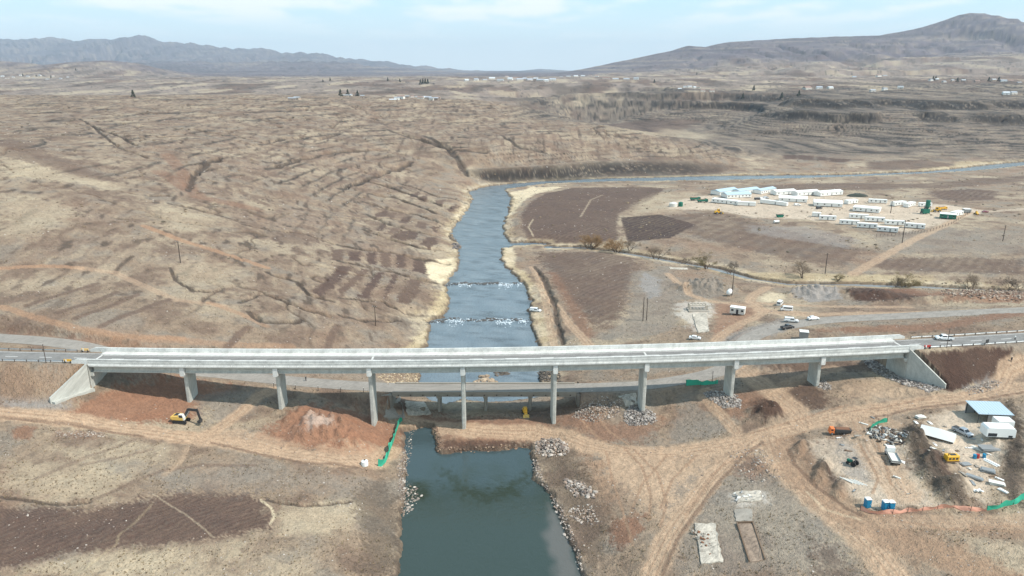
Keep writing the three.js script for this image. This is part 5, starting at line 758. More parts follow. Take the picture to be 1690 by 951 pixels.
// ---------- cabins, sheds, camp ----------
function cabin(A, B, depth, high, label, name, group, opt = {}) {
  const dx = B[0] - A[0], dz = B[1] - A[1], len = opt.len || Math.hypot(dx, dz), turn = -Math.atan2(dz, dx), bx = Math.sin(turn), bz = Math.cos(turn);
  const cx = (A[0] + B[0]) / 2 - bx * depth / 2, cz = (A[1] + B[1]) / 2 - bz * depth / 2;
  const y = Math.max(height(A[0], A[1]), height(B[0], B[1]), height(cx, cz)), lo = Math.min(height(A[0], A[1]), height(B[0], B[1]), height(cx - bx * depth / 2, cz - bz * depth / 2));
  const o = thing(name, label, opt.cat || 'cabin', cx, lo, cz, turn, group), up = y - lo + 0.35;
  for (const s of [-1, 1]) part('footing', boxG(0.4, up + 0.4, depth - 0.3, s * (len / 2 - 0.8), up / 2 - 0.2, 0), M.greyM, o);
  part('wall', rbox(len, high, depth, 0.06, 0, up + high / 2 + 0.01, 0), opt.wall || M.white, o);
  if (opt.gable) part('roof', profile([[-depth / 2 - 0.3, up + high - 0.05], [0, up + high + depth * 0.14], [depth / 2 + 0.3, up + high - 0.05]], len + 0.5, 0).rotateY(Math.PI / 2), opt.roof || M.roofBlue, o);
  else part('roof', rbox(len + 0.24, 0.16, depth + 0.24, 0.04, 0, up + high + 0.09, 0), opt.roof || M.white, o);
  const n = Math.max(1, Math.round(len / (opt.pitch || 3.4)));
  for (let k = 0; k < n; k++) {
    const x = ((k + 0.5) / n - 0.5) * len;
    if (k === (opt.door ?? Math.floor(n / 2))) part('door', boxG(0.9, 2.0, 0.06, x, up + 1.02, depth / 2 + 0.02), opt.doorM || M.greyM, o);
    else if (!opt.blind) { const w = part('window', boxG(0.95, 0.8, 0.06, x, up + 1.55, depth / 2 + 0.02), M.glass, o); part('frame', boxG(1.1, 0.07, 0.1, x, up + 1.1, depth / 2 + 0.04), M.offwhite, w); }
  }
  return o;
}
const CG = 'white cabins in the workers camp', CH = 'long halls of the camp';
const bl = { roof: M.roofBlue, gable: 1, cat: 'hall' }, wh = { roof: M.white, gable: 1, cat: 'hall', pitch: 5 };
cabin(...[[160.8, -585.1], [177.9, -571.7]], 6, 2.8, 'long white cabin with dark doors beside the green tipper trucks', 'camp_cabin', CG);
cabin(...[[177, -568.9], [190.1, -565.1]], 3, 2.6, 'low white cabin adjoining the right end of the longest front cabin', 'camp_cabin', CG, { blind: 1 });
cabin(...[[197.9, -579], [213.5, -563.4]], 3, 2.6, 'slim white cabin standing alone on dust in front of the blue-roofed halls', 'camp_cabin', CG, { blind: 1 });
cabin(...[[177.7, -621.6], [197.6, -636.3]], 10, 3, 'leftmost blue-grey roofed hall at the back of the camp', 'camp_hall', CH, bl);
cabin(...[[195.9, -625.4], [217.5, -639]], 9, 3, 'second blue-grey roofed hall from the left at the back of the camp', 'camp_hall', CH, bl);
cabin(...[[214.9, -627.8], [233, -642.4]], 8, 3, 'third blue-grey roofed hall from the left at the back of the camp', 'camp_hall', CH, bl);
cabin(...[[179.4, -605.9], [201.2, -610.9]], 11, 2.8, 'wide pale blue roofed hall behind the long front cabin', 'camp_hall', CH, bl);
cabin(...[[225.2, -619.9], [244.6, -626.3]], 8, 3, 'white-roofed hall right of the three blue-grey roofs', 'camp_hall', CH, wh);
cabin(...[[241, -613.8], [262.5, -621.6]], 8, 3, 'white-roofed hall fifth from the left at the back of the camp', 'camp_hall', CH, wh);
cabin(...[[259.3, -611.1], [282.3, -620.7]], 8, 3, 'rightmost white hall of the back row with a dark heap behind', 'camp_hall', CH, wh);
cabin(...[[215.7, -587], [235.9, -579.8]], 10, 2.8, 'broad white hall in the middle of the camp', 'camp_hall', CH, wh);
cabin(...[[234.3, -562.3], [253.6, -555.8]], 11, 2.8, 'broad white hall with a dark car before its front', 'camp_hall', CH, wh);
cabin(...[[264.3, -569.5], [274.4, -575]], 4, 2.6, 'short white cabin right of the broad white halls', 'camp_cabin', CG);
cabin(...[[254.4, -539.9], [269.6, -530.2]], 10, 2.8, 'square white office building at the centre right of the camp', 'camp_hall', CH, { cat: 'hall' });
cabin(...[[283.5, -576.1], [296.2, -572.5]], 3, 2.6, 'white cabin in the rear line below yellow machines', 'camp_cabin', CG);
cabin(...[[295.4, -559.4], [307.4, -564.7]], 4, 2.6, 'white cabin in the rear line, second from the left', 'camp_cabin', CG);
cabin(...[[303, -553.5], [312.9, -561.5]], 4, 2.6, 'short white cabin in the rear line left of the green tower', 'camp_cabin', CG);
cabin(...[[313.1, -555.8], [322.1, -555.4]], 3, 2.6, 'white cabin just behind the green tower', 'camp_cabin', CG);
cabin(...[[301.1, -507.9], [309.9, -502.7]], 7, 2.8, 'hall with green walls and white roof by the dirt road', 'camp_hall', CH, { wall: M.green, cat: 'hall' });
cabin(...[[316.1, -513.9], [325.6, -520.6]], 4, 2.6, 'white cabin behind the green-walled hall', 'camp_cabin', CG);
cabin(...[[330.8, -527.8], [335.4, -527.5]], 4, 2.4, 'grey cabin at the far right of the camp', 'camp_cabin', CG, { wall: M.greyM });
const ord = ['leftmost', 'second', 'third', 'rightmost'];
[[[240.4, -511.6], [250.7, -508.7]], [[245.8, -499], [256.2, -496.3]], [[253.3, -486.9], [264.2, -484.2]], [[260.7, -477.4], [271.3, -471.8]]].forEach((q, i) => cabin(...q, 3, 2.7, ord[i] + ' white container cabin of the upper stepped row of four', 'container_cabin', CG, { len: 12.2 }));
[[[224.6, -490.8], [234.9, -488.1]], [[230.9, -479.2], [241.3, -475.6]], [[237.7, -467.2], [248.8, -461.9]]].forEach((q, i) => cabin(...q, 3, 2.7, ['leftmost', 'middle', 'rightmost'][i] + ' white container cabin of the lower stepped row of three', 'container_cabin', CG, { len: 12.2 }));
cabin(...[[216.4, -506.2], [226.2, -503.5]], 3, 2.7, 'white container cabin with green netting at its foot left of the stepped rows', 'container_cabin', CG, { len: 11 });
cabin(...[[216.2, -519.9], [221.3, -517.3]], 3, 2.6, 'white container cabin half hidden behind the netted one', 'container_cabin', CG, { blind: 1 });
cabin(...[[92.6, -294.2], [97.5, -291.8]], 3, 2.6, 'small grey-white site cabin with dark door beside the dirt tracks', 'site_cabin', undefined, { len: 6, pitch: 2, door: 1, doorM: M.black, wall: M.offwhite });
cabin(...[[106.8, -254.5], [109.4, -253.8]], 2.6, 2.4, 'small grey box shed just behind the far bridge parapet', 'site_cabin', undefined, { blind: 1, wall: M.greyM, cat: 'shed', len: 3 });
{ // green batching tower, tanks
  const [x, z] = [302.6, -527.1], o = thing('batching_tower', 'tall dark green batching tower rising among the white camp cabins', 'tower', x, height(x, z), z, 0.1);
  part('silo', [cyl(1.5, 1.5, 5, 0, 7.5, 0, 'y', 14), cyl(1.5, 0.4, 1.6, 0, 4.2, 0, 'y', 14)], M.green, o); for (const sx of [-1, 1]) for (const sz of [-1, 1]) part('leg', boxG(0.25, 6, 0.25, sx * 1.3, 3, sz * 1.3), M.steel, o); part('hopper', boxG(5, 3, 3.5, -1.5, 2.2, 0.4), M.green, o); part('conveyor', bar([-5, 0.6, 0], [-1, 5.2, 0], 1, 0.4), M.steel, o);
  const tank = (tx, tz, label, m, r, h) => { const t = thing('water_tank', label, 'tank', tx, height(tx, tz), tz); part('shell', [cyl(r, r, h, 0, h / 2, 0, 'y', 18), cyl(0.3, r, r * 0.3, 0, h + r * 0.15, 0, 'y', 18)], m, t); part('lid', cyl(0.3, 0.3, 0.15, 0, h + r * 0.3, 0), M.steel, t); for (const k of [0.3, 0.6]) part('band', cyl(r + 0.04, r + 0.04, 0.1, 0, h * k, 0, 'y', 18), m, t); };
  tank(127, -570.5, 'round pale tank left of the camp beside a green one', M.offwhite, 3.2, 2.6); tank(132.6, -569.9, 'green tank left of the camp', M.green, 1.8, 3.2); tank(-41.2, -182, 'small white tank at the end of the green net by the pool', M.white, 0.95, 1.4);
  const [gx, gz] = [192.8, -519], s = thing('skip', 'dark green skip on dust below the slim white cabin', 'skip', gx, height(gx, gz), gz, 0.1); part('body', profile([[-2.6, 1.8], [-1.8, 0.1], [1.8, 0.1], [2.6, 1.8]], 2.4, 0.05), M.green, s); part('rim', boxG(5.4, 0.15, 2.6, 0, 1.85, 0), M.green, s); part('load', boxG(4.4, 0.2, 2.0, 0, 1.95, 0), M.darkwood, s);
  const [bx, bz] = [182.8, -497.6], w = thing('bowser', 'small white trailer tank below the green skip', 'trailer', bx, height(bx, bz), bz, 0.2); part('tank', cyl(0.9, 0.9, 3.6, 0, 1.4, 0, 'x', 14), M.white, w); wheels(w, [0], 0.8, 0.4, 0.25); part('frame', boxG(4.6, 0.15, 1.2, 0.3, 0.5, 0), M.steel, w);
  const [mx, mz] = [101.7, -327.4], d = thing('mixer_drum', 'white drum mixer standing at the foot of a pole by grey spoil', 'mixer', mx, height(mx, mz), mz, 0.6); part('drum', new THREE.LatheGeometry([[0, -1.5], [0.8, -1.4], [1.25, -0.3], [1.2, 0.5], [0.7, 1.5], [0.6, 1.6]].map(p => new THREE.Vector2(...p)), 14).rotateZ(-0.7).translate(0, 1.9, 0), M.white, d); part('stand', [bar([-0.8, 0, 0.8], [0, 1.6, 0.9], 0.15, 0.15), bar([0.8, 0, 0.8], [0, 1.6, 0.9], 0.15, 0.15), bar([-0.8, 0, -0.8], [0, 1.6, -0.9], 0.15, 0.15), bar([0.8, 0, -0.8], [0, 1.6, -0.9], 0.15, 0.15)], M.steel, d);
}
{ // tarpaulin heap and wire fence
  const [x, z] = [291.3, -613.2], h = thing('tarpaulin_heap', 'dark green tarpaulin heap behind the rightmost white hall', 'heap', x, height(x, z), z); const g = new THREE.SphereGeometry(1, 14, 7, 0, 6.2832, 0, 1.57), q = g.attributes.position; for (let i = 0; i < q.count; i++) { const k = 1 + 0.18 * nA(q.getX(i) * 2, q.getZ(i) * 2); q.setXYZ(i, q.getX(i) * 8 * k, q.getY(i) * 2.6 * k - 0.2, q.getZ(i) * 5 * k); } g.computeVertexNormals(); part('cover', g, mat(lin(58, 64, 56), .9), h); part('edge_rope', new THREE.TorusGeometry(1, 0.012, 5, 30).rotateX(Math.PI / 2).scale(8.1, 8, 5.1).translate(0, 0.15, 0), M.steel, h);
  const L = [[334.2, -527.6], [297, -486.1], [267.9, -462.6], [249.1, -456.4], [227.4, -451.1]], [fx, fz] = L[0], fy = height(fx, fz), f = thing('wire_fence', 'thin wire fence with posts along the dirt road below the camp', 'fence', fx, fy, fz);
  for (let k = 0; k < L.length - 1; k++) { const n = 8; for (let i = 0; i < n; i++) { const at = (u) => { const X = lerp(L[k][0], L[k + 1][0], u), Z = lerp(L[k][1], L[k + 1][1], u); return [X - fx, height(X, Z) - fy, Z - fz]; }, a = at(i / n), b = at((i + 1) / n); part('post', boxG(0.14, 1.9, 0.14, a[0], a[1] + 0.85, a[2]), M.darkwood, f); for (const y of [0.5, 1.0, 1.5]) part('wire', bar([a[0], a[1] + y, a[2]], [b[0], b[1] + y, b[2]], 0.03, 0.03), M.steel, f); } }
}
// ---------- works yard ----------
{
  const [x, z] = [134.7, -188], o = thing('steel_shed', 'open steel shed with pale blue sheet roof in the works yard', 'shed', x, height(x, z), z, -0.08);
  const r = part('roof', boxG(9.4, 0.12, 7.6, 0, 3.25, 0, 0, 0.07), M.roofBlue, o); for (let k = 0; k < 12; k++) part('roof_rib', boxG(0.06, 0.05, 7.6, -4.4 + k * 0.8, 3.34, 0, 0, 0.07), M.roofBlue, r);
  part('wall', boxG(9.0, 3.0, 0.1, 0, 1.4, -3.4), M.galv, o); part('wall', boxG(6.4, 2.6, 0.1, 1.3, 1.2, 3.2), M.greyM, o); part('wall', boxG(0.1, 2.9, 6.6, 4.45, 1.3, -0.1), M.galv, o);
  for (const px of [-4.3, -1.9]) for (const pz of [-3.2, 3.2]) part('post', boxG(0.14, 3.3, 0.14, px, 1.5, pz), M.steel, o);
  const [wx, wz] = [128.8, -174.9], w = thing('site_container', 'white container with dark end opening beside the steel shed', 'container', wx, height(wx, wz), wz, -0.1); part('body', profile([[-3.6, .3], [-3.6, 2.3], [-3.2, 2.8], [3.2, 2.8], [3.6, 2.3], [3.6, .3]], 3.4, 0.05), M.white, w); part('opening', boxG(2.2, 0.9, 0.06, -2.1, 0.9, 1.72), M.black, w); part('opening', boxG(1.0, 0.5, 0.06, 2.4, 0.6, 1.72), M.black, w); part('skid', boxG(6.8, 0.3, 3.0, 0, 0.15, 0), M.steel, w);
  const [kx, kz] = [133.7, -180.3], k2 = thing('site_container', 'plain white container touching the front corner of the steel shed', 'container', kx, height(kx, kz), kz, -0.1); part('body', rbox(4.2, 2.5, 3.2, 0.06, 0, 1.4, 0), M.white, k2); part('door', boxG(0.9, 2.0, 0.06, -1, 1.2, 1.62), M.greyM, k2); part('skid', boxG(4, 0.3, 3, 0, 0.12, 0), M.steel, k2);
  const [tx, tz] = [116, -179.5], t = thing('tent', 'long white tarpaulin tent slanting across the yard', 'tent', tx, height(tx, tz), tz, -0.72); const sheet = part('canvas', loft([[-4.2, 2.4], [0, 2.6], [4.2, 2.4]].map(([xx, h]) => [[xx, 0.9, 2.0], [xx, h + 0.3, 0], [xx, 0.9, -2.0], [xx, 0.84, -1.96], [xx, h + 0.24, 0], [xx, 0.84, 1.96]])), M.white, t); part('gable', loft([[4.1], [4.16]].map(([xx]) => [[xx, 0.3, 1.9], [xx, 0.85, 1.9], [xx, 2.6, 0], [xx, 0.85, -1.9], [xx, 0.3, -1.9]])), M.offwhite, t); for (const q of [-3.8, 0, 3.8]) for (const s of [-1, 1]) part('pole', boxG(0.08, 1.2, 0.08, q, 0.3, s * 1.9), M.steel, t);
  // portable toilets
  const toilet = (px, pz, label) => { const q = thing('portable_toilet', label, 'toilet', px, height(px, pz), pz, 0.05, 'portable toilets'); part('cubicle', rbox(1.25, 2.2, 1.25, 0.05, 0, 1.12, 0), M.blue, q); part('roof', [rbox(1.34, 0.14, 1.34, 0.05, 0, 2.28, 0), boxG(0.9, 0.12, 0.9, 0, 2.4, 0)], M.white, q); const d = part('door', boxG(0.9, 1.85, 0.05, 0, 1.05, 0.65), M.blue, q); part('handle', boxG(0.06, 0.2, 0.05, 0.36, 1.05, 0.7), M.white, d); part('vent', boxG(0.5, 0.15, 0.03, 0, 2.08, 0.64), M.black, q); };
  toilet(83.9, -150.8, 'blue portable toilet standing apart to the left of the other two'); toilet(87.1, -149, 'left one of the two blue portable toilets standing close together'); toilet(88.3, -148.7, 'right one of the two blue portable toilets standing close together');
  // pipes
  [[83.8, -162], [84.5, -161.6], [85.1, -161], [85.8, -160.6], [86.5, -160.2]].forEach(([px, pz], i) => { const p = thing('pipe', ['leftmost', 'second', 'middle', 'fourth', 'rightmost'][i] + ' of five pale pipes lying side by side on the yard', 'pipe', px, height(px, pz) + 0.17, pz, -0.95, 'pale pipes'); part('tube', cyl(0.16, 0.16, 3.4, 0, 0, 0, 'x', 10), M.offwhite, p); part('socket', cyl(0.2, 0.2, 0.3, 1.6, 0, 0, 'x', 10), M.offwhite, p); });
  // barrels
  [[119, -167.8, M.blue, 'blue barrel left of a red one in the yard'], [119.9, -168, M.red, 'red barrel between two blue ones in the yard'], [121.5, -167.9, M.blue, 'blue barrel right of the red one in the yard']].forEach(([px, pz, m, l]) => { const q = thing('barrel', l, 'barrel', px, height(px, pz), pz, 0, 'barrels in the yard'); part('drum', new THREE.LatheGeometry([[0, 0], [.42, 0], [.44, .05], [.42, .3], [.45, .34], [.42, .38], [.42, .66], [.45, .7], [.42, .74], [.44, 1.1], [.4, 1.12], [0, 1.1]].map(p => new THREE.Vector2(...p)), 14), m, q); part('cap', cyl(0.06, 0.06, 0.05, 0.2, 1.13, 0), M.steel, q); });
  // shutter panels, boards and other stacks
  const stack = (px, pz, turn, w, d, n, m, label, name = 'panel_stack') => { const q = thing(name, label, 'stack', px, height(px, pz), pz, turn); const R = rng(px * 31 | 0); for (let k = 0; k < n; k++) part('panel', boxG(w * (0.9 + R() * 0.2), 0.09, d * (0.85 + R() * 0.2), (R() - 0.5) * 0.5, 0.06 + k * 0.11, (R() - 0.5) * 0.4, (R() - 0.5) * 0.25), m, q); };
  stack(124.6, -170.9, -0.1, 4.4, 2.6, 6, M.greyM, 'grey shutter panels stacked in front of the white container');
  stack(122.7, -171.4, -1.2, 5.0, 0.7, 3, M.offwhite, 'pale planks leaning left of the shutter panels'); stack(121.7, -165.2, -1.1, 4.0, 0.6, 4, M.white, 'white boards lying crosswise below the barrels', 'board_stack');
  stack(118.7, -161.8, -0.5, 3.0, 1.8, 5, M.greyM, 'grey panels beside the right-hand dark scrub bank', 'panel_stack'); stack(117.3, -156, -0.4, 3.0, 1.6, 7, M.offwhite, 'lowest stack of pale panels with dark shade under it'); stack(115.2, -165.2, 0.2, 2.2, 1.4, 3, M.greyM, 'grey slabs right of the yellow compressor'); stack(113.5, -159, -0.7, 3.6, 1.2, 4, M.greyM, 'grey boards on the slope below the compressor', 'board_stack'); stack(100.2, -168.5, -0.9, 2.8, 1.0, 3, M.white, 'white sheet metal lying right of the flat-bed truck', 'board_stack'); stack(117.4, -190.6, 0.2, 2.4, 1.5, 6, M.offwhite, 'pale block stack at the head of the works yard', 'block_stack'); stack(116.8, -153, -1.2, 2.2, 0.7, 3, M.white, 'white boards at the lowest end of the yard', 'board_stack');
  const [sx, sz] = [111, -153.4], bg = thing('sack_pile', 'pile of white sacks on the yard edge', 'sacks', sx, height(sx, sz), sz); const R2 = rng(4); for (let k = 0; k < 9; k++) { const g = new THREE.SphereGeometry(0.5, 8, 6); g.scale(1, 0.42, 0.65); g.rotateY(R2() * 3); g.translate((R2() - 0.5) * 1.6, 0.2 + (k > 5 ? 0.35 : 0), (R2() - 0.5) * 1.4); part('sack', g, M.white, bg); }
}
// loose boards and blocks about the yard
{ const R = rng(303), spots = [[[100.9, -190], [104.8, -192.9], [114.3, -191.1], [114.8, -188.1], [107.2, -168.2], [111, -172.5], [112.6, -170.7], [116.9, -171.8], [120.8, -172.9], [117.4, -164.2], [118, -162.7], [111.8, -156.5], [118.9, -159.8], [119.5, -158.4], [111.9, -160.5], [114.9, -163], [90.4, -179.6], [90.5, -176], [91.5, -184], [95.6, -182], [125.5, -175.6], [124.2, -177.4], [118, -176.5], [113.4, -175.4], [95.4, -154.3], [95.8, -160.9], [83.9, -157.5], [115.7, -187.3], [118.4, -187.5], [121, -184.6]]][0], ms = [M.offwhite, M.greyM, M.wood, M.white, M.oldConcrete], nm = ['pale', 'grey', 'brown', 'white', 'concrete-grey'];
  spots.forEach(([x, z], i) => { const L = 0.8 + R() * 1.8, k = i % 5, o = thing('board', nm[k] + ' loose board lying on the ground of the works yard', 'board', x, height(x, z), z, R() * 3, 'loose boards in the yard'); part('plank', boxG(L, 0.1 + R() * 0.2, 0.25 + R() * 0.5, 0, 0.12, 0), ms[k], o); part('batten', boxG(0.1, 0.08, 0.5, L * 0.3, 0.26, 0), M.wood, o); }); }
// scrap heap
{
  const [x, z] = [103.1, -181.6], o = thing('scrap_heap', 'heap of broken timber and rubble behind the flat-bed truck', 'scrap heap', x, height(x, z), z); const R = rng(77), ms = [M.offwhite, M.greyM, M.wood, M.darkwood, M.oldConcrete, M.steel];
  for (let k = 0; k < 270; k++) { const r = Math.sqrt(R()) * 1, a = R() * 6.28, px = Math.cos(a) * r * 4.8, pz = Math.sin(a) * r * 6.2, py = height(x + px, z + pz) - o.position.y + 0.15 + (1 - r) * 0.7 * R(); const L = 0.5 + R() * R() * 2.4; part(R() < 0.5 ? 'plank' : 'rubble_block', boxG(L, 0.1 + R() * 0.25, 0.15 + R() * 0.5, px, py, pz, R() * 3.1, (R() - 0.5) * 0.6, (R() - 0.5) * 0.5), ms[(R() * 6) | 0], o); }
}
// ---------- nets and barriers ----------
function netFence(line, high, m, label, name, postEvery = 4, seed = 1) {
  const R = rng(seed), [x0, z0] = line[0], y0 = height(x0, z0), o = thing(name, label, 'fence', x0, y0, z0);
  const c = new THREE.CatmullRomCurve3(line.map(p => new THREE.Vector3(p[0], 0, p[1])), false, 'centripetal'), L = c.getLength(), n = Math.max(6, Math.round(L / 0.7)), rows = 5, pos = [], idx = [], uv = [];
  for (let k = 0; k <= n; k++) {
    const p = c.getPointAt(k / n), t = c.getTangentAt(k / n), g = height(p.x, p.z) - y0, h = high * (0.8 + 0.35 * nA(k * 0.16, seed * 9)), lean = 0.5 * nB(k * 0.13, seed * 5);
    for (let j = 0; j < rows; j++) { const v = j / (rows - 1), off = lean * v * v + 0.12 * nC(k * 0.6, j * 1.3 + seed) * Math.sin(v * 3.1); pos.push(p.x - x0 - t.z * off, g + 0.02 + h * v, p.z - z0 + t.x * off); uv.push(k, v); }
    if (k) for (let j = 0; j < rows - 1; j++) { const a = (k - 1) * rows + j, b = k * rows + j; idx.push(a, b, a + 1, a + 1, b, b + 1); }
  }
  const g = new THREE.BufferGeometry(); g.setAttribute('position', new THREE.Float32BufferAttribute(pos, 3)); g.setAttribute('uv', new THREE.Float32BufferAttribute(uv, 2)); g.setIndex(idx); g.computeVertexNormals();
  const mm = m.clone(); mm.side = THREE.DoubleSide; part('netting', g, mm, o);
  for (let s = 0; s <= L; s += postEvery) { const p = c.getPointAt(Math.min(1, s / L)); part('post', boxG(0.08, high + 0.5, 0.08, p.x - x0, height(p.x, p.z) - y0 + high / 2, p.z - z0), M.darkwood, o); }
}
netFence([[-35.3, -213.5], [-35.9, -212.2], [-36.1, -206.8], [-36, -200.2], [-36.1, -193.9], [-36.2, -188.2], [-37, -184.7], [-37.9, -183.9]], 2.3, M.net, 'green shade-net fence running down to the pool corner', 'net_fence', 4, 1);
netFence([[57.6, -222.8], [60.2, -223.1], [64.4, -223.5], [68.3, -223.4]], 2.0, M.net, 'green net lying along the old road behind the right piers', 'net_fence', 5, 2);
netFence([[108.9, -146.2], [111.4, -146.5], [113.9, -147.3], [116.2, -147.6], [119.4, -149.3], [124, -149.9]], 1.8, M.net, 'bright green net at the right end of the pink barrier', 'net_fence', 3.5, 3);
netFence([[100.1, -185.1], [102.3, -187.5], [104.8, -189.2], [107.6, -189.8]], 1.6, M.net, 'green net round the head of the scrap heap', 'net_fence', 3, 4);
netFence([[81.8, -149.7], [82.9, -148.5], [85, -147.6], [88.3, -147.1], [91, -147.2], [94.6, -147.4], [98.9, -147.6], [102.2, -147.3], [105, -146.3], [108.7, -146]], 1.2, M.pink, 'sagging pink plastic barrier netting below the toilets', 'barrier_net', 3.5, 5);
// ---------- poles ----------
function pole(x, z, high, label, arm = 1, r = 0.16) {
  const o = thing('utility_pole', label, 'pole', x, height(x, z), z, 0.3 * Math.sin(x)); part('shaft', cyl(r * 0.7, r, high + 0.8, 0, high / 2 - 0.4, 0, 'y', 8), M.darkwood, o);
  if (arm) { part('cross_arm', boxG(2.2, 0.14, 0.14, 0, high - 0.5, 0.1), M.darkwood, o); for (const k of [-0.95, 0, 0.95]) part('insulator', cyl(0.06, 0.08, 0.25, k, high - 0.3, 0.1, 'y', 6), M.offwhite, o); }
}
pole(-147.3, -314.6, 10, 'dark pole on the pale patch of the left hillside', 1, .22); pole(-57.2, -289.5, 9, 'pole among the terraces near the left river bank', 1, .2); pole(55.7, -294.2, 10.5, 'left pole of the pair in the field beside the river road', 0, .2); pole(57.3, -294.7, 10, 'right pole of the pair in the field beside the river road', 0, .2); pole(103.8, -329.7, 12.5, 'pole beside the white drum mixer', 1, .22); pole(166.5, -374.8, 11, 'pole standing at the stream bank below the camp', 1, .24); pole(238.2, -435.7, 14, 'pole at the lower end of the dirt road to the camp', 1, .28); pole(278.4, -531, 9, 'pole inside the camp beside the square office', 1, .28); pole(299.2, -435.4, 10, 'pole in the grey field at the far right', 1, .24); pole(66.5, -223.8, 4.6, 'thin post standing in front of the green net by the old road', 0, .1);
pole(...onArc(ARC.a0 - 13 * RAD, 0.2), 6, 'thin black lamp pole beside the left approach guard rail', 0, .12); pole(...onArc(ARC.a1 + 13 * RAD, 0.2), 6.5, 'thin black pole behind the right approach guard rail', 0, .12);
{ // marker posts along the old road
  for (const [i, p] of [[-77.5, -218.8], [-70.7, -219.4], [-63.4, -219.7], [-56, -219.2], [-48.4, -218.9]].entries()) { const q = thing('marker_post', 'thin dark post along the lower edge of the old road left of the low bridge', 'post', p[0], height(p[0], p[1]), p[1], 0, 'posts along the old road'); part('shaft', boxG(0.14, 1.9, 0.14, 0, 0.7, 0), M.darkwood, q); part('cap', boxG(0.2, 0.1, 0.2, 0, 1.68, 0), M.offwhite, q); }
  // barriers at the bridge ends
  const barrier = (a, inset, label, m) => { const [x, z] = onArc(a, inset), o = thing('road_barrier', label, 'barrier', x, ROAD_Y - 0.03, z, a); part('board', rbox(2.3, 0.75, 0.16, 0.04, 0, 0.85, 0), m, o); for (const s of [-1, 1]) part('leg', boxG(0.12, 0.9, 0.7, s * 0.9, 0.35, 0), M.steel, o); part('stripe', boxG(0.4, 0.7, 0.02, -0.5, 0.85, 0.09), M.white, o); };
  barrier(ARC.a0 - 6.3 * RAD, 0.4, 'yellow barrier board at the near corner of the left bridge end', M.yellow); barrier(ARC.a0 - 6.5 * RAD, 9.3, 'pale orange barrier board at the far corner of the left bridge end', mat(lin(232, 190, 120), .6)); barrier(ARC.a1 + 6.2 * RAD, 0.2, 'red and white barrier at the near corner of the right bridge end', M.red);
  const [sx, sz] = onArc(ARC.a1 + 27 * RAD, 0), s = thing('road_sign', 'dark back of a square road sign beside the right guard rail', 'sign', sx, ROAD_Y - 0.3, sz, ARC.a1 + 0.3); part('panel', boxG(1.5, 1.3, 0.05, 0, 1.7, 0), M.steel, s); for (const k of [-0.5, 0.5]) part('post', boxG(0.07, 2.2, 0.07, k, 1, -0.06), M.galv, s);
}
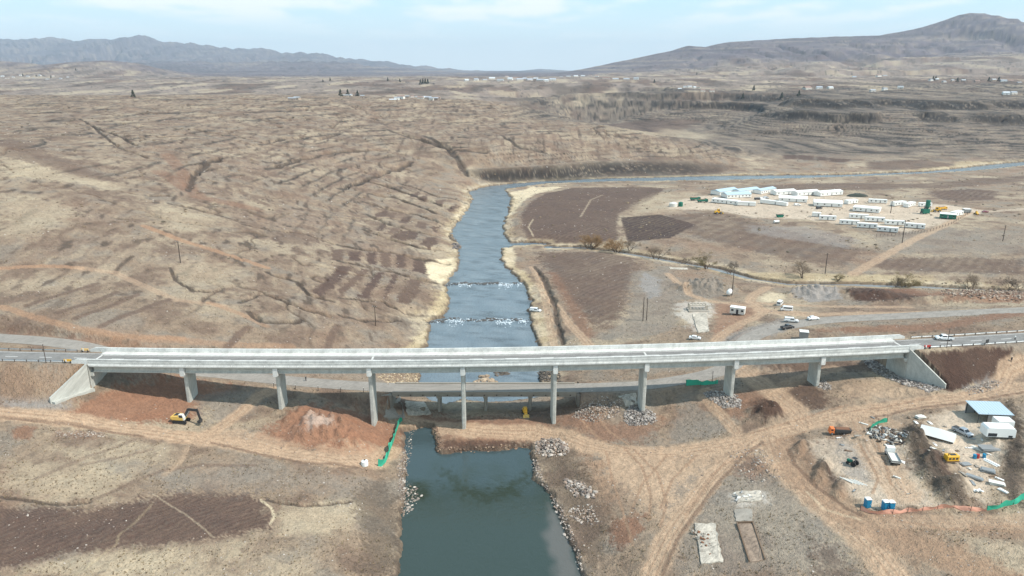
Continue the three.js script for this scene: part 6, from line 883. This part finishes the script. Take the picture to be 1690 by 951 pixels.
// ---------- concrete remains ----------
{
  const slab = (ends, h, label, m, name = 'concrete_slab') => { const pts = []; ends.forEach((a, i) => { const b = ends[(i + 1) % ends.length], L = Math.hypot(b[0] - a[0], b[1] - a[1]), n = Math.max(2, Math.round(L / 0.9)); for (let k = 0; k < n; k++) { const u = k / n, j = 0.45 * (hash(i * 97 + k * 13 + Math.round(a[0] * 10)) - 0.5); pts.push([lerp(a[0], b[0], u) + j * (b[1] - a[1]) / L, lerp(a[1], b[1], u) - j * (b[0] - a[0]) / L]); } }); const cx = pts.reduce((s, p) => s + p[0], 0) / pts.length, cz = pts.reduce((s, p) => s + p[1], 0) / pts.length, hi = Math.max(height(cx, cz), pts.reduce((s, p) => s + height(p[0], p[1]), 0) / pts.length); const o = thing(name, label, 'slab', cx, hi, cz); part('surface', loft([-0.6, h].map(y => pts.map(p => [p[0] - cx, height(p[0], p[1]) - hi + y, p[1] - cz]))), m, o); return [o, cx, cz, hi]; };
  const blotch = (() => { const f = grainTexture(256, 61, [[5, .5], [13, .5], [40, .4], [110, .4]], 500); return greyTexture(f, 256, 0.35, 1.05, true); })(), pale = mat(lin(206, 196, 180), .95, 0, { map: blotch });
  let [o] = slab([[43.4, -150.6], [48, -149.7], [46.1, -135.7], [41.5, -135.9]], 0.3, 'bright pale concrete floor slab of a demolished house in the foreground', pale); const R = rng(12); for (let k = 0; k < 30; k++) part('rubble_block', boxG(0.3 + R() * 0.5, 0.2 + R() * 0.3, 0.3 + R() * 0.4, (R() - 0.5) * 5, 0.2, (R() - 0.5) * 9, R() * 3, R(), R()), k % 2 ? M.oldConcrete : M.brown, o);
  [o] = slab([[56.4, -162.6], [62.2, -162], [61.4, -157.1], [55.5, -157.1]], 0.25, 'uppermost pale broken slab among grass in the foreground', pale); for (let k = 0; k < 26; k++) part('rubble_block', boxG(0.3 + R() * 0.5, 0.2 + R() * 0.3, 0.3 + R() * 0.4, (R() - 0.5) * 7, 0.15, (R() - 0.5) * 4, R() * 3, R(), R()), k % 2 ? M.offwhite : M.greyM, o);
  [o] = slab([[54, -154.7], [57.8, -154], [56.7, -149.6], [52.9, -150.2]], 0.25, 'grey broken slab between the two pale house floors', M.oldConcrete);
  { const E = [[52.9, -149], [56.4, -148.6], [54.9, -135.3], [51.5, -135.2]], [s, cx, cz, hi] = slab(E, 0.25, 'brownish house floor with low dark wall line in the foreground', mat(lin(158, 138, 120), .95, 0, { map: blotch })), at = (e) => [e[0] - cx, height(e[0], e[1]) - hi + 0.4, e[1] - cz]; for (const [a, b] of [[1, 2], [0, 3], [0, 1]]) part('low_wall', bar(at(E[a]), at(E[b]), 0.25, 0.5), M.wood, s); }
  [o] = slab([[77.6, -298.1], [84.2, -300.4], [78.3, -273.5], [73.7, -272.5]], 0.3, 'pale concrete ramp below the ruined concrete frame', pale);
  const [px, pz] = [81.7, -304.9], f = thing('ruined_building', 'ruined pale concrete frame with open bays near the tracks', 'ruin', px, height(px, pz), pz, -0.05); part('floor', boxG(9, 0.5, 6, 0, 0.1, 0), M.oldConcrete, f); part('beam', boxG(8, 0.4, 0.5, 0, 2.3, -2.4), pale, f); part('beam', boxG(8, 0.4, 0.5, 0, 2.3, 0.6), pale, f); for (let k = 0; k < 6; k++) part('rib', boxG(0.3, 0.4, 2.8, -3.6 + k * 1.44, 2.32, -0.9), pale, f); for (const sx of [-3.8, 3.8]) for (const sz of [-2.4, 0.6]) part('column', boxG(0.5, 2.2, 0.5, sx, 1.1, sz), pale, f);
  slab([[87.6, -393], [97.4, -393], [96.4, -387.2], [86.7, -387.2]], 0.1, 'thin white strip of concrete beside the stream', pale);
  slab([[-40.3, -217.4], [-38.4, -229.6], [-34.7, -214.9], [-40.9, -212.3]], 0.3, 'concrete apron in front of the left low bridge abutment', M.oldConcrete, 'concrete_apron'); slab([[-36.3, -226.4], [-30, -227.9], [-26.4, -218], [-34.1, -216.3]], 0.3, 'pale concrete apron right of the pier beside the low bridge', pale, 'concrete_apron'); slab([[34.4, -217], [40.4, -218.2], [40.3, -214], [36.2, -213.1]], 0.3, 'pale concrete apron with two dark holes behind the sixth pier', pale, 'concrete_apron');
}
// ---------- people ----------
function person(x, z, turn, top, legs, label, pose = 0) {
  const o = thing('person', label, 'person', x, groundAt(x, z), z, turn);
  const ringAt = (cx, cy, cz, rx, rz) => Array.from({ length: 8 }, (_, i) => [cx + Math.cos(i / 8 * 6.283) * rx, cy, cz + Math.sin(i / 8 * 6.283) * rz]);
  const tube = (a) => loft(a.map(([x, y, z, rx, rz]) => ringAt(x, y, z, rx, rz ?? rx)));
  part('body', [tube([[0, 1.42, 0, .06, .06], [0, 1.5, 0, .055, .06], [0, 1.56, .01, .075, .085], [0, 1.66, .01, .085, .1], [0, 1.75, 0, .06, .07], [0, 1.78, 0, .02, .02]]), ...[-1, 1].map(s => tube([[s * .26, .72, .06, .03], [s * .27, .8, .05, .045], [s * .25, .9, .03, .04]]))], M.skin, o);
  part('shirt', [tube([[0, .86, 0, .17, .11], [0, 1.1, 0, .16, .11], [0, 1.3, 0, .2, .12], [0, 1.42, 0, .17, .1], [0, 1.47, 0, .07, .07]]), ...[-1, 1].map(s => tube([[s * .25, .88, .03, .05], [s * .25, 1.15, 0, .06], [s * .2, 1.42, 0, .07]]))], top, o);
  part('trousers', [tube([[0, .78, 0, .17, .12], [0, .95, 0, .17, .12]]), ...[-1, 1].map(s => tube([[s * .1, 0.06, s * pose * .2, .06], [s * .1, .45, s * pose * .1, .075], [s * .09, .85, 0, .09]]))], legs, o);
  for (const s of [-1, 1]) part('shoe', rbox(0.1, 0.09, 0.26, 0.03, s * .1, 0.045, .05 + s * pose * .2), M.black, o);
  const h = new THREE.SphereGeometry(0.105, 8, 5, 0, 6.3, 0, 1.5); h.translate(0, 1.7, -0.01); part('helmet', h, M.offwhite, o);
}
person(...onArc(ARC.a1 + 40 * RAD, 3.0), 0.5, M.white, M.black, 'person in pale shirt and dark trousers standing on the right approach road', 0.6); person(...onArc(ARC.a1 + 43.5 * RAD, 2.8), -0.6, M.steel, M.black, 'person in dark clothes standing on the right approach road', 0.3); person(158.2, -215.4, 0.2, M.black, M.steel, 'person in dark clothes on the dirt track below the right approach road', 0.5); person(-69.2, -226.4, 1, M.steel, M.black, 'person in dark clothes walking on the old road under the bridge', 0.5);

// ---------- stones ----------
const ROCKS = [3, 8, 15].map(seed => { const R = rng(seed), g = mergeVertices(new THREE.IcosahedronGeometry(1, 0).deleteAttribute('uv').deleteAttribute('normal')), p = g.attributes.position; for (let i = 0; i < p.count; i++) { const k = 0.7 + R() * 0.6; p.setXYZ(i, p.getX(i) * k * 1.15, p.getY(i) * k * 0.72, p.getZ(i) * k * 0.95); } const q = g.toNonIndexed(); q.computeVertexNormals(); return q; });
const stoneM = new THREE.MeshStandardMaterial({ color: 0xffffff, roughness: 0.9 });
const DUMMY = new THREE.Object3D(), COL = new THREE.Color();
function scatter(name, label, geo, m, list) { // list: [x, y, z, sx, sy, sz, turn, tilt, colour]
  const o = new THREE.InstancedMesh(geo, m, list.length); o.name = name; o.castShadow = o.receiveShadow = true; o.userData = { kind: 'stuff', label };
  list.forEach((q, i) => { DUMMY.position.set(q[0], q[1], q[2]); DUMMY.rotation.set(q[7], q[6], q[7] * 0.7); DUMMY.scale.set(q[3], q[4], q[5]); DUMMY.updateMatrix(); o.setMatrixAt(i, DUMMY.matrix); o.setColorAt(i, COL.setRGB(...q[8])); });
  scene.add(o); return o;
}
const STONEC = [lin(164, 152, 140), lin(140, 128, 118), lin(184, 173, 162), lin(112, 100, 92), lin(150, 130, 114)];
function riprap(name, label, pts, count, s0, s1, dome, seed, cols = STONEC) {
  const R = rng(seed), o = outline(pts), list = [];
  for (let k = 0, tries = 0; k < count && tries < count * 12; tries++) {
    const x = lerp(o.x0, o.x1, R()), z = lerp(o.z0, o.z1, R()), d = sdOutline(o, x, z, 1); if (d > 0.6 * (R() - 0.5)) continue;
    const s = lerp(s0 * 0.8, s1 * 1.5, R() * R() * R()), y = Math.max(height(x, z), -0.15) + dome * sst(0, -3, d) * R() + s * 0.12, c = cols[(R() * cols.length) | 0], v = 0.85 + R() * 0.3;
    list.push([x, y, z, s, s * (0.7 + R() * 0.5), s, R() * 6.28, (R() - 0.5) * 1.2, c.map(q => q * v)]); k++;
  }
  scatter(numbered(name), label, ROCKS[seed % 3], stoneM, list);
}
const GREYST = [lin(132, 124, 118), lin(158, 150, 143), lin(104, 97, 92), lin(176, 168, 160)];
riprap('riprap', 'loose stone pitching round the foot of the sixth pier', [[35.6, -211.1], [37.9, -213.5], [41.8, -213.7], [44.9, -209.3], [45, -205.7], [42, -203.6], [36.8, -204.2], [35, -206.9]], 900, 0.22, 0.5, 0.5, 1, GREYST);
riprap('riprap', 'loose stone pitching round the foot of the seventh pier', [[62.1, -218.3], [65.3, -219.4], [68.4, -216.5], [71.5, -213.6], [72.1, -209.9], [70.4, -206.6], [66.2, -207.9], [63.6, -212.5]], 900, 0.22, 0.5, 0.5, 2, GREYST);
riprap('riprap', 'small stone patch right of the eighth pier', [[99.4, -219.1], [101.9, -219.6], [101.5, -212.9], [99.2, -211.1], [97.3, -213.7]], 220, 0.2, 0.45, 0.3, 3, GREYST);
riprap('riprap', 'stone strip along the foot of the right abutment', [[121.2, -234.7], [124.4, -231.6], [126.6, -215.3], [132.7, -209.2], [133.6, -207.3], [126.5, -204.4], [122.8, -211.5], [119.9, -221.2], [119.6, -229.9]], 1500, 0.2, 0.5, 0.4, 4, GREYST);
riprap('riprap', 'pale stones on the left bank of the pool', [[-32.9, -185.8], [-32.6, -199.1], [-32.6, -209.9], [-31.3, -210.3], [-30.2, -192.3], [-29.3, -180.6], [-25.8, -176.7], [-25.2, -171.4], [-26, -165.3], [-28.1, -163.1], [-29.8, -170.5]], 800, 0.15, 0.45, 0.2, 5);
riprap('riprap', 'pile of pale boulders at the right corner of the causeway', [[6.5, -200.1], [10.2, -202], [14.7, -199], [17.3, -193.2], [15.9, -189.8], [10.6, -190.3], [7.2, -193.5]], 520, 0.25, 0.7, 0.9, 6);
riprap('riprap', 'pale boulders tipped on the right bank of the pool', [[14.2, -178.7], [19, -175.7], [22.4, -169.6], [21.4, -167.4], [16.8, -169.7], [14.8, -174.4]], 240, 0.25, 0.65, 0.3, 7);
riprap('riprap', 'scattered pale boulders lower on the right bank', [[15.7, -166], [20.4, -165.8], [21.9, -157.8], [21, -156.3], [17.4, -157.8], [13.9, -162.1]], 160, 0.2, 0.5, 0.2, 8);
riprap('riprap', 'stones along the right edge of the pool', [[5.5, -192.1], [6.9, -180.3], [10, -173.5], [12.5, -161.2], [14.6, -151.4], [15.3, -142.5], [16.4, -141], [15.3, -151.3], [13.2, -163.5], [9.2, -177.9], [7.2, -190]], 520, 0.12, 0.4, 0.1, 9);
riprap('riprap', 'stones along the causeway edge', [[-24.9, -210.5], [-22, -195.8], [-8.2, -196.8], [5.7, -198.8], [5.7, -199.7], [-8.2, -197.3], [-20.5, -196.6], [-23.7, -209.9]], 420, 0.15, 0.4, 0.1, 10, [lin(130, 104, 84), lin(150, 126, 106), lin(110, 88, 74)]);
riprap('riprap', 'stony bank under the left end of the old bridge', [[-49.1, -243.9], [-35.3, -257.9], [-33.9, -243], [-41.5, -224.7]], 800, 0.15, 0.45, 0.2, 11, [lin(180, 160, 132), lin(150, 130, 108), lin(200, 182, 152)]);
riprap('riprap', 'dark boulders on the right shore behind the old bridge', [[9.3, -260.4], [13.8, -256.5], [18.2, -253.8], [18.1, -242.8], [10, -247]], 260, 0.3, 0.8, 0.4, 12, [lin(92, 84, 76), lin(112, 102, 92), lin(76, 70, 64)]);
riprap('riprap', 'grey rubble bank right of the old bridge', [[18.7, -210.8], [22.4, -214.8], [30.4, -216.9], [36, -214.2], [33.4, -209.2], [25.5, -206.1]], 900, 0.15, 0.4, 0.3, 13);
riprap('riprap', 'pale rubble along the foot of the brown earth bank', [[138, -205.5], [149.9, -209.9], [151.7, -208.1], [145.7, -203.2], [137.4, -201.3]], 400, 0.12, 0.35, 0.2, 14);
riprap('riprap', 'broken stones of the long spoil bank beside the stream', [[203.4, -333.5], [241.6, -330.5], [219, -298.1], [188.2, -302.8]], 700, 0.3, 0.9, 0.5, 15, [lin(150, 128, 110), lin(120, 98, 84), lin(176, 160, 144)]);
riprap('riprap', 'stones of the rubble strip beside the left dirt track', [[-127.7, -183.7], [-115.8, -186.8], [-113.5, -184], [-125.2, -181.3]], 260, 0.12, 0.35, 0.1, 16);
riprap('riprap', 'litter of stones left of the foreground slabs', [[60.5, -184], [70.2, -183], [69.4, -166.4], [59.9, -165.5]], 300, 0.12, 0.4, 0.1, 17);
// weirs: rows of stones with broken white water
for (const [pts, label, n, seed] of [[[[-35.2, -374.2], [-28.9, -375.9], [-14.6, -377.1], [-3.2, -376.5], [5.5, -375.4], [5.5, -372.5], [-14.5, -373.6], [-34.9, -370.8]], 'upper line of stones and white water across the river', 240, 21], [[[-39.2, -315.3], [-29.2, -317.8], [-12.6, -319.1], [4.2, -318.7], [8.6, -317.8], [8.6, -314.9], [-12.4, -315.7], [-28.9, -314.4], [-38.9, -311.9]], 'lower line of stones and white water across the river', 260, 22]]) {
  const R = rng(seed), o = outline(pts), list = [], foamC = lin(196, 205, 210), wetC = lin(84, 80, 76);
  for (let k = 0; k < n * 1.8; k++) { const x = lerp(o.x0, o.x1, R()), z = lerp(o.z0, o.z1, R()); if (sdOutline(o, x, z, 1) > 0) continue; const f = R() < 0.62 + 0.3 * nA(x * 0.12, 3), s = f ? 0.18 + R() * 0.35 : 0.25 + R() * R() * 0.7; list.push([x, waterY(x, z) + (f ? 0.02 : 0.1), z + 1.6 * nB(x * 0.07, 8) + (R() - 0.5) * 1.4, s * 1.5, f ? 0.12 : s * 0.6, s * (f ? 0.7 : 1), R() * 6.28, 0, f ? foamC : wetC]); }
  for (let k = 0; k < 420; k++) { const x = lerp(o.x0 + 2, o.x1 - 2, R()); if (nA(x * 0.12, 3) < -0.15) continue; const z = (o.z0 + o.z1) / 2 + 1.6 * nB(x * 0.07, 8) + 0.5 - Math.log(1 - R() * 0.98) * 2.2, s = 0.1 + R() * 0.2; list.push([x, waterY(x, z) + 0.01, z, s * 0.8, 0.04, s * 2.6, (R() - 0.5) * 0.8, 0, foamC]); }
  scatter(numbered('weir'), label, ROCKS[1], stoneM, list);
}
{ // islets and single boulders standing in the water
  const R = rng(91), spots = [[10.8, -169.4, .5], [11.3, -167.1, .4], [11.5, -165.1, .55], [12.3, -162.8, .6], [12.8, -161, .45], [12.4, -160.3, .4], [12.9, -158.3, .4], [13.4, -156.7, .5], [12.9, -155.5, .55], [13.7, -154.4, .6], [-25.2, -171.4, .5], [-24.4, -172.7, .45]];
  spots.forEach(([x, z, s], i) => { const g = ROCKS[i % 3].clone(); g.scale(s, s * 0.9, s); g.rotateY(R() * 6); const m = part('boulder', g, mat(STONEC[i % 3])); m.name = numbered('boulder'); m.position.set(x, 0.12, z); m.userData = { label: i < 10 ? 'pale boulder standing in the shallow water on the right side of the pool' : 'pale boulder in the water at the left bank of the pool', category: 'boulder', group: i < 10 ? 'boulders in the right shallows' : 'boulders at the left bank' }; scene.add(m); });
  for (const [pts, label, seed, c] of [[[[-43.5, -489.1], [-40.3, -491], [-35.7, -478], [-35.7, -467.3], [-40.4, -470.8]], 'low rocky islet at the left bend of the river', 31, [lin(128, 112, 94), lin(100, 88, 76)]], [[[-39.2, -460.5], [-33.5, -463.9], [-33, -450.6], [-37, -447.4]], 'grey rock shelf below the islet at the left river edge', 32, [lin(120, 112, 108), lin(96, 90, 86)]], [[[-6.9, -259], [-2.3, -260.1], [-0.7, -255.5], [-5.7, -253.2]], 'dark rocks in the river under the bridge deck', 33, [lin(88, 80, 72), lin(110, 98, 86)]], [[[-14.4, -247.1], [-10.3, -254.3], [-6, -247.6], [-7.2, -242.3], [-13.1, -242.3]], 'small gravel bar in the river behind the old bridge', 34, [lin(166, 148, 126), lin(150, 132, 112)]]]) riprap('islet', label, pts, 120, 0.5, 1.3, 0.2, seed, c);
}
// ---------- tufts, shrubs and stones over the ground ----------
{
  const R = rng(5), tg = []; for (let k = 0; k < 6; k++) { const a = k / 6 * 6.28 + 0.3, c = Math.cos(a), s = Math.sin(a), b = new THREE.BufferGeometry(); b.setAttribute('position', new THREE.Float32BufferAttribute([c * .12 - s * .16, 0, s * .12 + c * .16, c * .12 + s * .16, 0, s * .12 - c * .16, c * .5, 0.75 + 0.35 * (k % 2), s * .5], 3)); tg.push(b); }
  const tuft = mergeGeometries(tg); tuft.computeVertexNormals();
  const bare = (x, z) => { for (const t of TRACK) if (!t.rough && t.w > 1.5 && sdLine(t.l, x, z, t.w).d < t.w) return true; for (const p of PATCH) if ((p.c === SOILR || p.c === SOILD || p.c === DUST || p.c === DIRT || p.c === SOIL || p.c === CONC || p.c === PLOUGH || p.c === PLOUGH2 || p.c === SAND) && sdOutline(p.l, x, z, 1) < 0) return true; return sdLine(OLDL, x, z, 5).d < 5; };
  const onBridgeLine = (x, z) => { const r = Math.hypot(x - ARC.x, z - ARC.z), a = Math.atan2(x - ARC.x, z - ARC.z); return r > ARC.R - 9.5 && r < ARC.R + 0.5 && (a < ARC.a0 || a > ARC.a1); };
  const grassC = [lin(142, 126, 98), lin(128, 112, 88), lin(116, 102, 82), lin(154, 138, 108), lin(108, 94, 76)], bushC = [lin(104, 90, 72), lin(116, 100, 80), lin(92, 82, 66), lin(126, 108, 84)];
  const tufts = [], bushes = [], stones = [];
  for (let k = 0; k < 60000 && tufts.length < 22000; k++) {
    const D = 120 * Math.pow(380 / 120, R()), x = (R() * 2 - 1) * (D * 0.76 + 6), z = -D; if (fbm(nA, x * 0.06, z * 0.06, 3) + 0.5 * (R() - 0.5) < -0.12) continue;
    const y = height(x, z); if (U.wet < 1 || bare(x, z) || onBridgeLine(x, z)) continue; const s = 0.16 + R() * R() * 0.42; tufts.push([x, y - 0.03, z, s, s * (0.7 + R() * 0.5), s, R() * 6.28, 0, grassC[(R() * 5) | 0]]);
  }
  for (let k = 0; k < 40000 && bushes.length < 6500; k++) {
    const D = 125 * Math.pow(1300 / 125, R()), x = (R() * 2 - 1) * (D * 0.76 + 6), z = -D; if (fbm(nB, x * 0.012, z * 0.012, 3) + 0.6 * (R() - 0.5) < 0.05) continue;
    if (D < 320 && R() < 0.88) continue; const y = height(x, z); if (U.wet < 1.5 || (D < 420 && bare(x, z)) || onBridgeLine(x, z)) continue; const s = (0.18 + R() * R() * R() * 0.9) * clamp(D / 330, 0.5, 1.7); bushes.push([x, y + s * 0.2, z, s, s * 0.62, s, R() * 6.28, R() * 0.3, bushC[(R() * 4) | 0]]);
  }
  for (let k = 0; k < 30000 && stones.length < 7000; k++) {
    const D = 120 * Math.pow(900 / 120, R()), x = (R() * 2 - 1) * (D * 0.76 + 6), z = -D; if (fbm(nC, x * 0.02, z * 0.02, 3) + 0.6 * (R() - 0.5) < 0.1) continue;
    const y = height(x, z); if (U.wet < 0.3 || onBridgeLine(x, z)) continue; const s = (0.1 + R() * R() * 0.35) * clamp(D / 300, 0.7, 2.2); stones.push([x, y + s * 0.15, z, s, s * 0.7, s, R() * 6.28, R() * 0.4, STONEC[(R() * 5) | 0]]);
  }
  const grassM = new THREE.MeshStandardMaterial({ color: 0xffffff, roughness: 1, side: THREE.DoubleSide });
  scatter('grass_tufts', 'dry grass tufts spread over the near ground', tuft, grassM, tufts); scatter('low_scrub', 'low dry scrub dotted over the slopes', ROCKS[2], stoneM, bushes); scatter('field_stones', 'loose pale stones lying about the ground', ROCKS[0], stoneM, stones);
}
// ---------- trees ----------
const barkM = mat(lin(92, 78, 66), .95);
function bareTree(seed, twigs) { // several stems, forking into a haze of twigs
  const R = rng(seed), wood = [], fine = [], up = new THREE.Vector3(0, 1, 0);
  const limb = (a, b, r0, r1, n, out) => { const d = new THREE.Vector3().subVectors(b, a), L = d.length(), g = new THREE.CylinderGeometry(r1, r0, L, n, 1, true); g.translate(0, L / 2, 0); g.applyQuaternion(new THREE.Quaternion().setFromUnitVectors(up, d.normalize())); g.translate(a.x, a.y, a.z); out.push(g.toNonIndexed()); };
  const grow = (p, dir, len, r, depth) => {
    const e = p.clone().addScaledVector(dir, len); limb(p, e, r, r * 0.6, depth < 2 ? 6 : 3, depth < 3 ? wood : fine);
    if (depth >= 6) return; const n = depth < 5 ? 4 : 3;
    for (let i = 0; i < n; i++) { const q = p.clone().lerp(e, 0.45 + 0.55 * R()), d = dir.clone().add(new THREE.Vector3((R() - 0.5) * 2.1, (R() - 0.35) * 1.0, (R() - 0.5) * 2.1)).normalize(); grow(q, d, len * (0.55 + R() * 0.25), Math.max(r * 0.48, 0.014), depth + 1); }
  };
  const stems = 2 + (R() * 3 | 0); for (let s = 0; s < stems; s++) { const a = s / stems * 6.28 + R(); grow(new THREE.Vector3(Math.cos(a) * .2, -0.3, Math.sin(a) * .2), new THREE.Vector3(Math.cos(a) * 0.5, 1, Math.sin(a) * 0.5).normalize(), 2.2 + R(), 0.17, 1); }
  return { wood: mergeGeometries(wood), fine: mergeGeometries(fine), c: twigs };
}
{
  const kinds = [bareTree(3, mat(lin(146, 118, 84), 1)), bareTree(7, mat(lin(124, 108, 90), 1)), bareTree(13, mat(lin(134, 120, 86), 1)), bareTree(19, mat(lin(110, 97, 84), 1))];
  const tree = (x, z, s, w, k, label) => { const o = thing('bare_tree', label, 'tree', x, height(x, z), z, x, 'bare trees along the stream'); part('trunk', kinds[k].wood, barkM, o); part('crown', kinds[k].fine, kinds[k].c, o); o.scale.set(w * 1.25, s * 1.15, w * 1.25); };
  tree(49.1, -447.4, 1.75, 2.0, 0, 'large orange-brown bare tree nearest the river along the stream'); tree(64.3, -436.7, 1.6, 2.0, 0, 'second orange-brown bare tree from the river along the stream'); tree(72.8, -438.8, 1.0, 1.2, 1, 'small brown bush tree right of the two orange ones'); tree(85.2, -419.4, 1.25, 1.5, 1, 'brown bare tree at the bend of the stream'); tree(107.4, -391.3, 1.35, 1.5, 2, 'broad greenish bare tree above the grey spoil heap'); tree(117.2, -381.2, 1.25, 1.0, 3, 'narrow dark bare tree near the tall pole'); tree(152.2, -368.3, 1.2, 1.5, 1, 'brown bare tree alone below the striped field'); tree(168, -362.5, 0.6, 0.8, 2, 'little bush on the stream bank beside a pole'); tree(197.3, -351.9, 1.25, 1.8, 2, 'broad bare tree where the bank grass is yellow'); tree(192.9, -352.2, 0.9, 1.1, 3, 'small dark tree touching the left of the broad bank tree'); tree(226.9, -345.9, 1.2, 1.3, 1, 'second bare tree from the right edge along the stream'); tree(245.3, -341.9, 1.1, 1.2, 3, 'bare tree at the right edge along the stream'); tree(98.2, -405.8, 0.7, 0.9, 3, 'small shrub between the stream bend and the white concrete strip');
}
// ---------- far villages and trees ----------
{
  const R = rng(44), walls = [lin(206, 200, 190), lin(226, 224, 218), lin(172, 156, 140), lin(150, 136, 124)].map(c => mat(c, .9)), roofs = [lin(150, 154, 158), lin(198, 204, 208), lin(150, 124, 112), lin(166, 172, 180)].map(c => mat(c, .6));
  const house = (x, z, w, d, h, turn, a, b, label, group) => { const o = thing('far_house', label, 'house', x, height(x, z) - 0.4, z, turn, group); part('wall', boxG(w, h, d, 0, h / 2, 0), walls[a], o); part('roof', profile([[-d / 2 - .3, h], [0, h + d * 0.28], [d / 2 + .3, h]], w + .5, 0).rotateY(Math.PI / 2), roofs[b], o); part('door', boxG(0.9, 2, 0.06, 0.4, 1, d / 2 + 0.03), M.darkwood, o); };
  const village = (list, w, label, group, pale) => list.forEach(([x, z]) => house(x, z, w * (0.7 + R() * 0.7), w * (0.5 + R() * 0.3), 2.6 + R() * 0.8 + w * 0.08, R() * 0.8 - 0.4, pale ? (R() * 2) | 0 : (R() * 4) | 0, (R() * 4) | 0, label, group));
  village([[-183, -1156.7], [-179.3, -1175.4], [-176.1, -1198.8], [-212.1, -1528.1], [-213.9, -1616.5], [-200.9, -1595.2], [-147.1, -1213.5], [-184, -1581.7], [-132.5, -1195.9], [-126.2, -1181.9], [-122.4, -1200.3], [-154.4, -1589.6], [-267.8, -1213.8], [-285.6, -1333.6], [-244.7, -1234.9], [-309.5, -1061.6], [-308.2, -1081.3]], 8, 'small stone house of the hamlet on the brow of the left hill', 'hamlet houses on the left hill');
  village([[446.7, -2016.1], [461.2, -2023.5], [476, -2032.1], [474.5, -1970.9], [487.3, -1984.9], [400.7, -1589.1], [417.3, -1578.8], [706.3, -1482.9], [752.8, -1530], [803.6, -1568.1]], 9, 'small pale house on the plateau edge across the river', 'houses on the plateau edge', 1);
  village([[1051.2, -1907.7], [1083.2, -1938.2], [1053.2, -1851.8], [1090.1, -1880.3], [1110, -1868.3], [1111.5, -1816.8], [1190.5, -1878.3], [1161.3, -1795.3], [1200, -1828.5], [1167.1, -1747.8], [866.6, -1327], [885.5, -1336.5]], 10, 'small house of the village on the right-hand plateau', 'houses on the right plateau');
  village([[646.2, -1659.5], [677.5, -1671.5], [685.2, -1632.2], [1198.9, -2665.6], [1226.5, -2546.9], [1367.7, -2794.5]], 15, 'long low building in the fields of the right plateau', 'long buildings on the plateau', 1);
  village([[-2404.8, -3593], [-2077.1, -3129.7], [-2255, -3440.6], [-2324.2, -3601], [-2242.1, -3524.4], [-2067.3, -3285.2], [-2197.7, -3544.2], [-1920.4, -3142.5], [-2162.5, -3588.7], [-1955, -3294.4], [-2042.6, -3500]], 12, 'tiny pale house of the far village on the left', 'houses of the far left village', 1);
  village([[-155.7, -2603.7], [-114.8, -2439.5], [-89.8, -2503.8], [-79.7, -3030.5], [-37.8, -2493.8], [-27.2, -3793.8], [-6.1, -2566], [11.9, -2996.1], [25.7, -2482], [46.6, -2783.6], [57.2, -2476.1], [82.1, -2640.2], [92.5, -2469.1], [109.5, -2408.9], [131.5, -2460.9], [243.3, -3773.1], [289.9, -3916.2], [323.6, -3871.4], [368.1, -3953.6], [421.5, -4106.4], [398.8, -3578.2], [331.1, -2681.1], [337.9, -2479.2], [399.8, -2655.1], [415.1, -2540.8]], 18, 'tiny building of the distant town between the mountain ranges', 'buildings of the distant town', 1);
  // dark evergreens
  const cone = (() => { const gs = [], Q = rng(9); for (let k = 0; k < 90; k++) { const y = Q(), a = Q() * 6.28, r = (1 - y) * (0.5 + Q() * 0.5) * 0.32, g = new THREE.TetrahedronGeometry(0.07 + 0.05 * Q()); g.rotateY(Q() * 6); g.translate(Math.cos(a) * r, 0.12 + y * 0.86, Math.sin(a) * r); gs.push(g); } return mergeGeometries(gs); })(), leaf = mat(lin(62, 66, 54), 1);
  const ever = (x, z, s, label) => { const o = thing('evergreen_tree', label, 'tree', x, height(x, z) - 0.2, z, x, 'far dark trees'); part('trunk', cyl(0.015, 0.03, 0.4, 0, 0.2, 0, 'y', 6), barkM, o); part('crown', cone, leaf, o); o.scale.setScalar(s); };
  for (const [x, z] of [[-270.7, -2245.6], [-263.4, -2244.9], [-256.2, -2244.4], [-246.7, -2222.9]]) ever(x, z, 16, 'dark evergreen of the row on the skyline of the left hill');
  for (const [x, z] of [[-274.4, -1208.8], [-283.8, -1305.7], [-291.5, -1425.4], [-617.9, -2482.7], [-611.3, -2555], [-408.1, -2497.1], [-355.7, -2410.3], [426, -2272.3], [846.4, -3488.5], [531.8, -1666.1], [526.4, -1473.8], [544.7, -1434.8], [469.1, -1534.4], [1076.6, -1943], [1081, -1939.8], [1076.6, -1836.3], [1157.7, -1844.7], [1152.1, -1798.8], [-2207.8, -3532.4], [-2098.2, -3462.1], [-2261.4, -3520.4], [-2209.6, -3863.2], [-553.3, -1103.5]]) ever(x, z, 12, 'lone dark tree among the far fields and villages');
}

renderer.render(scene, camera);
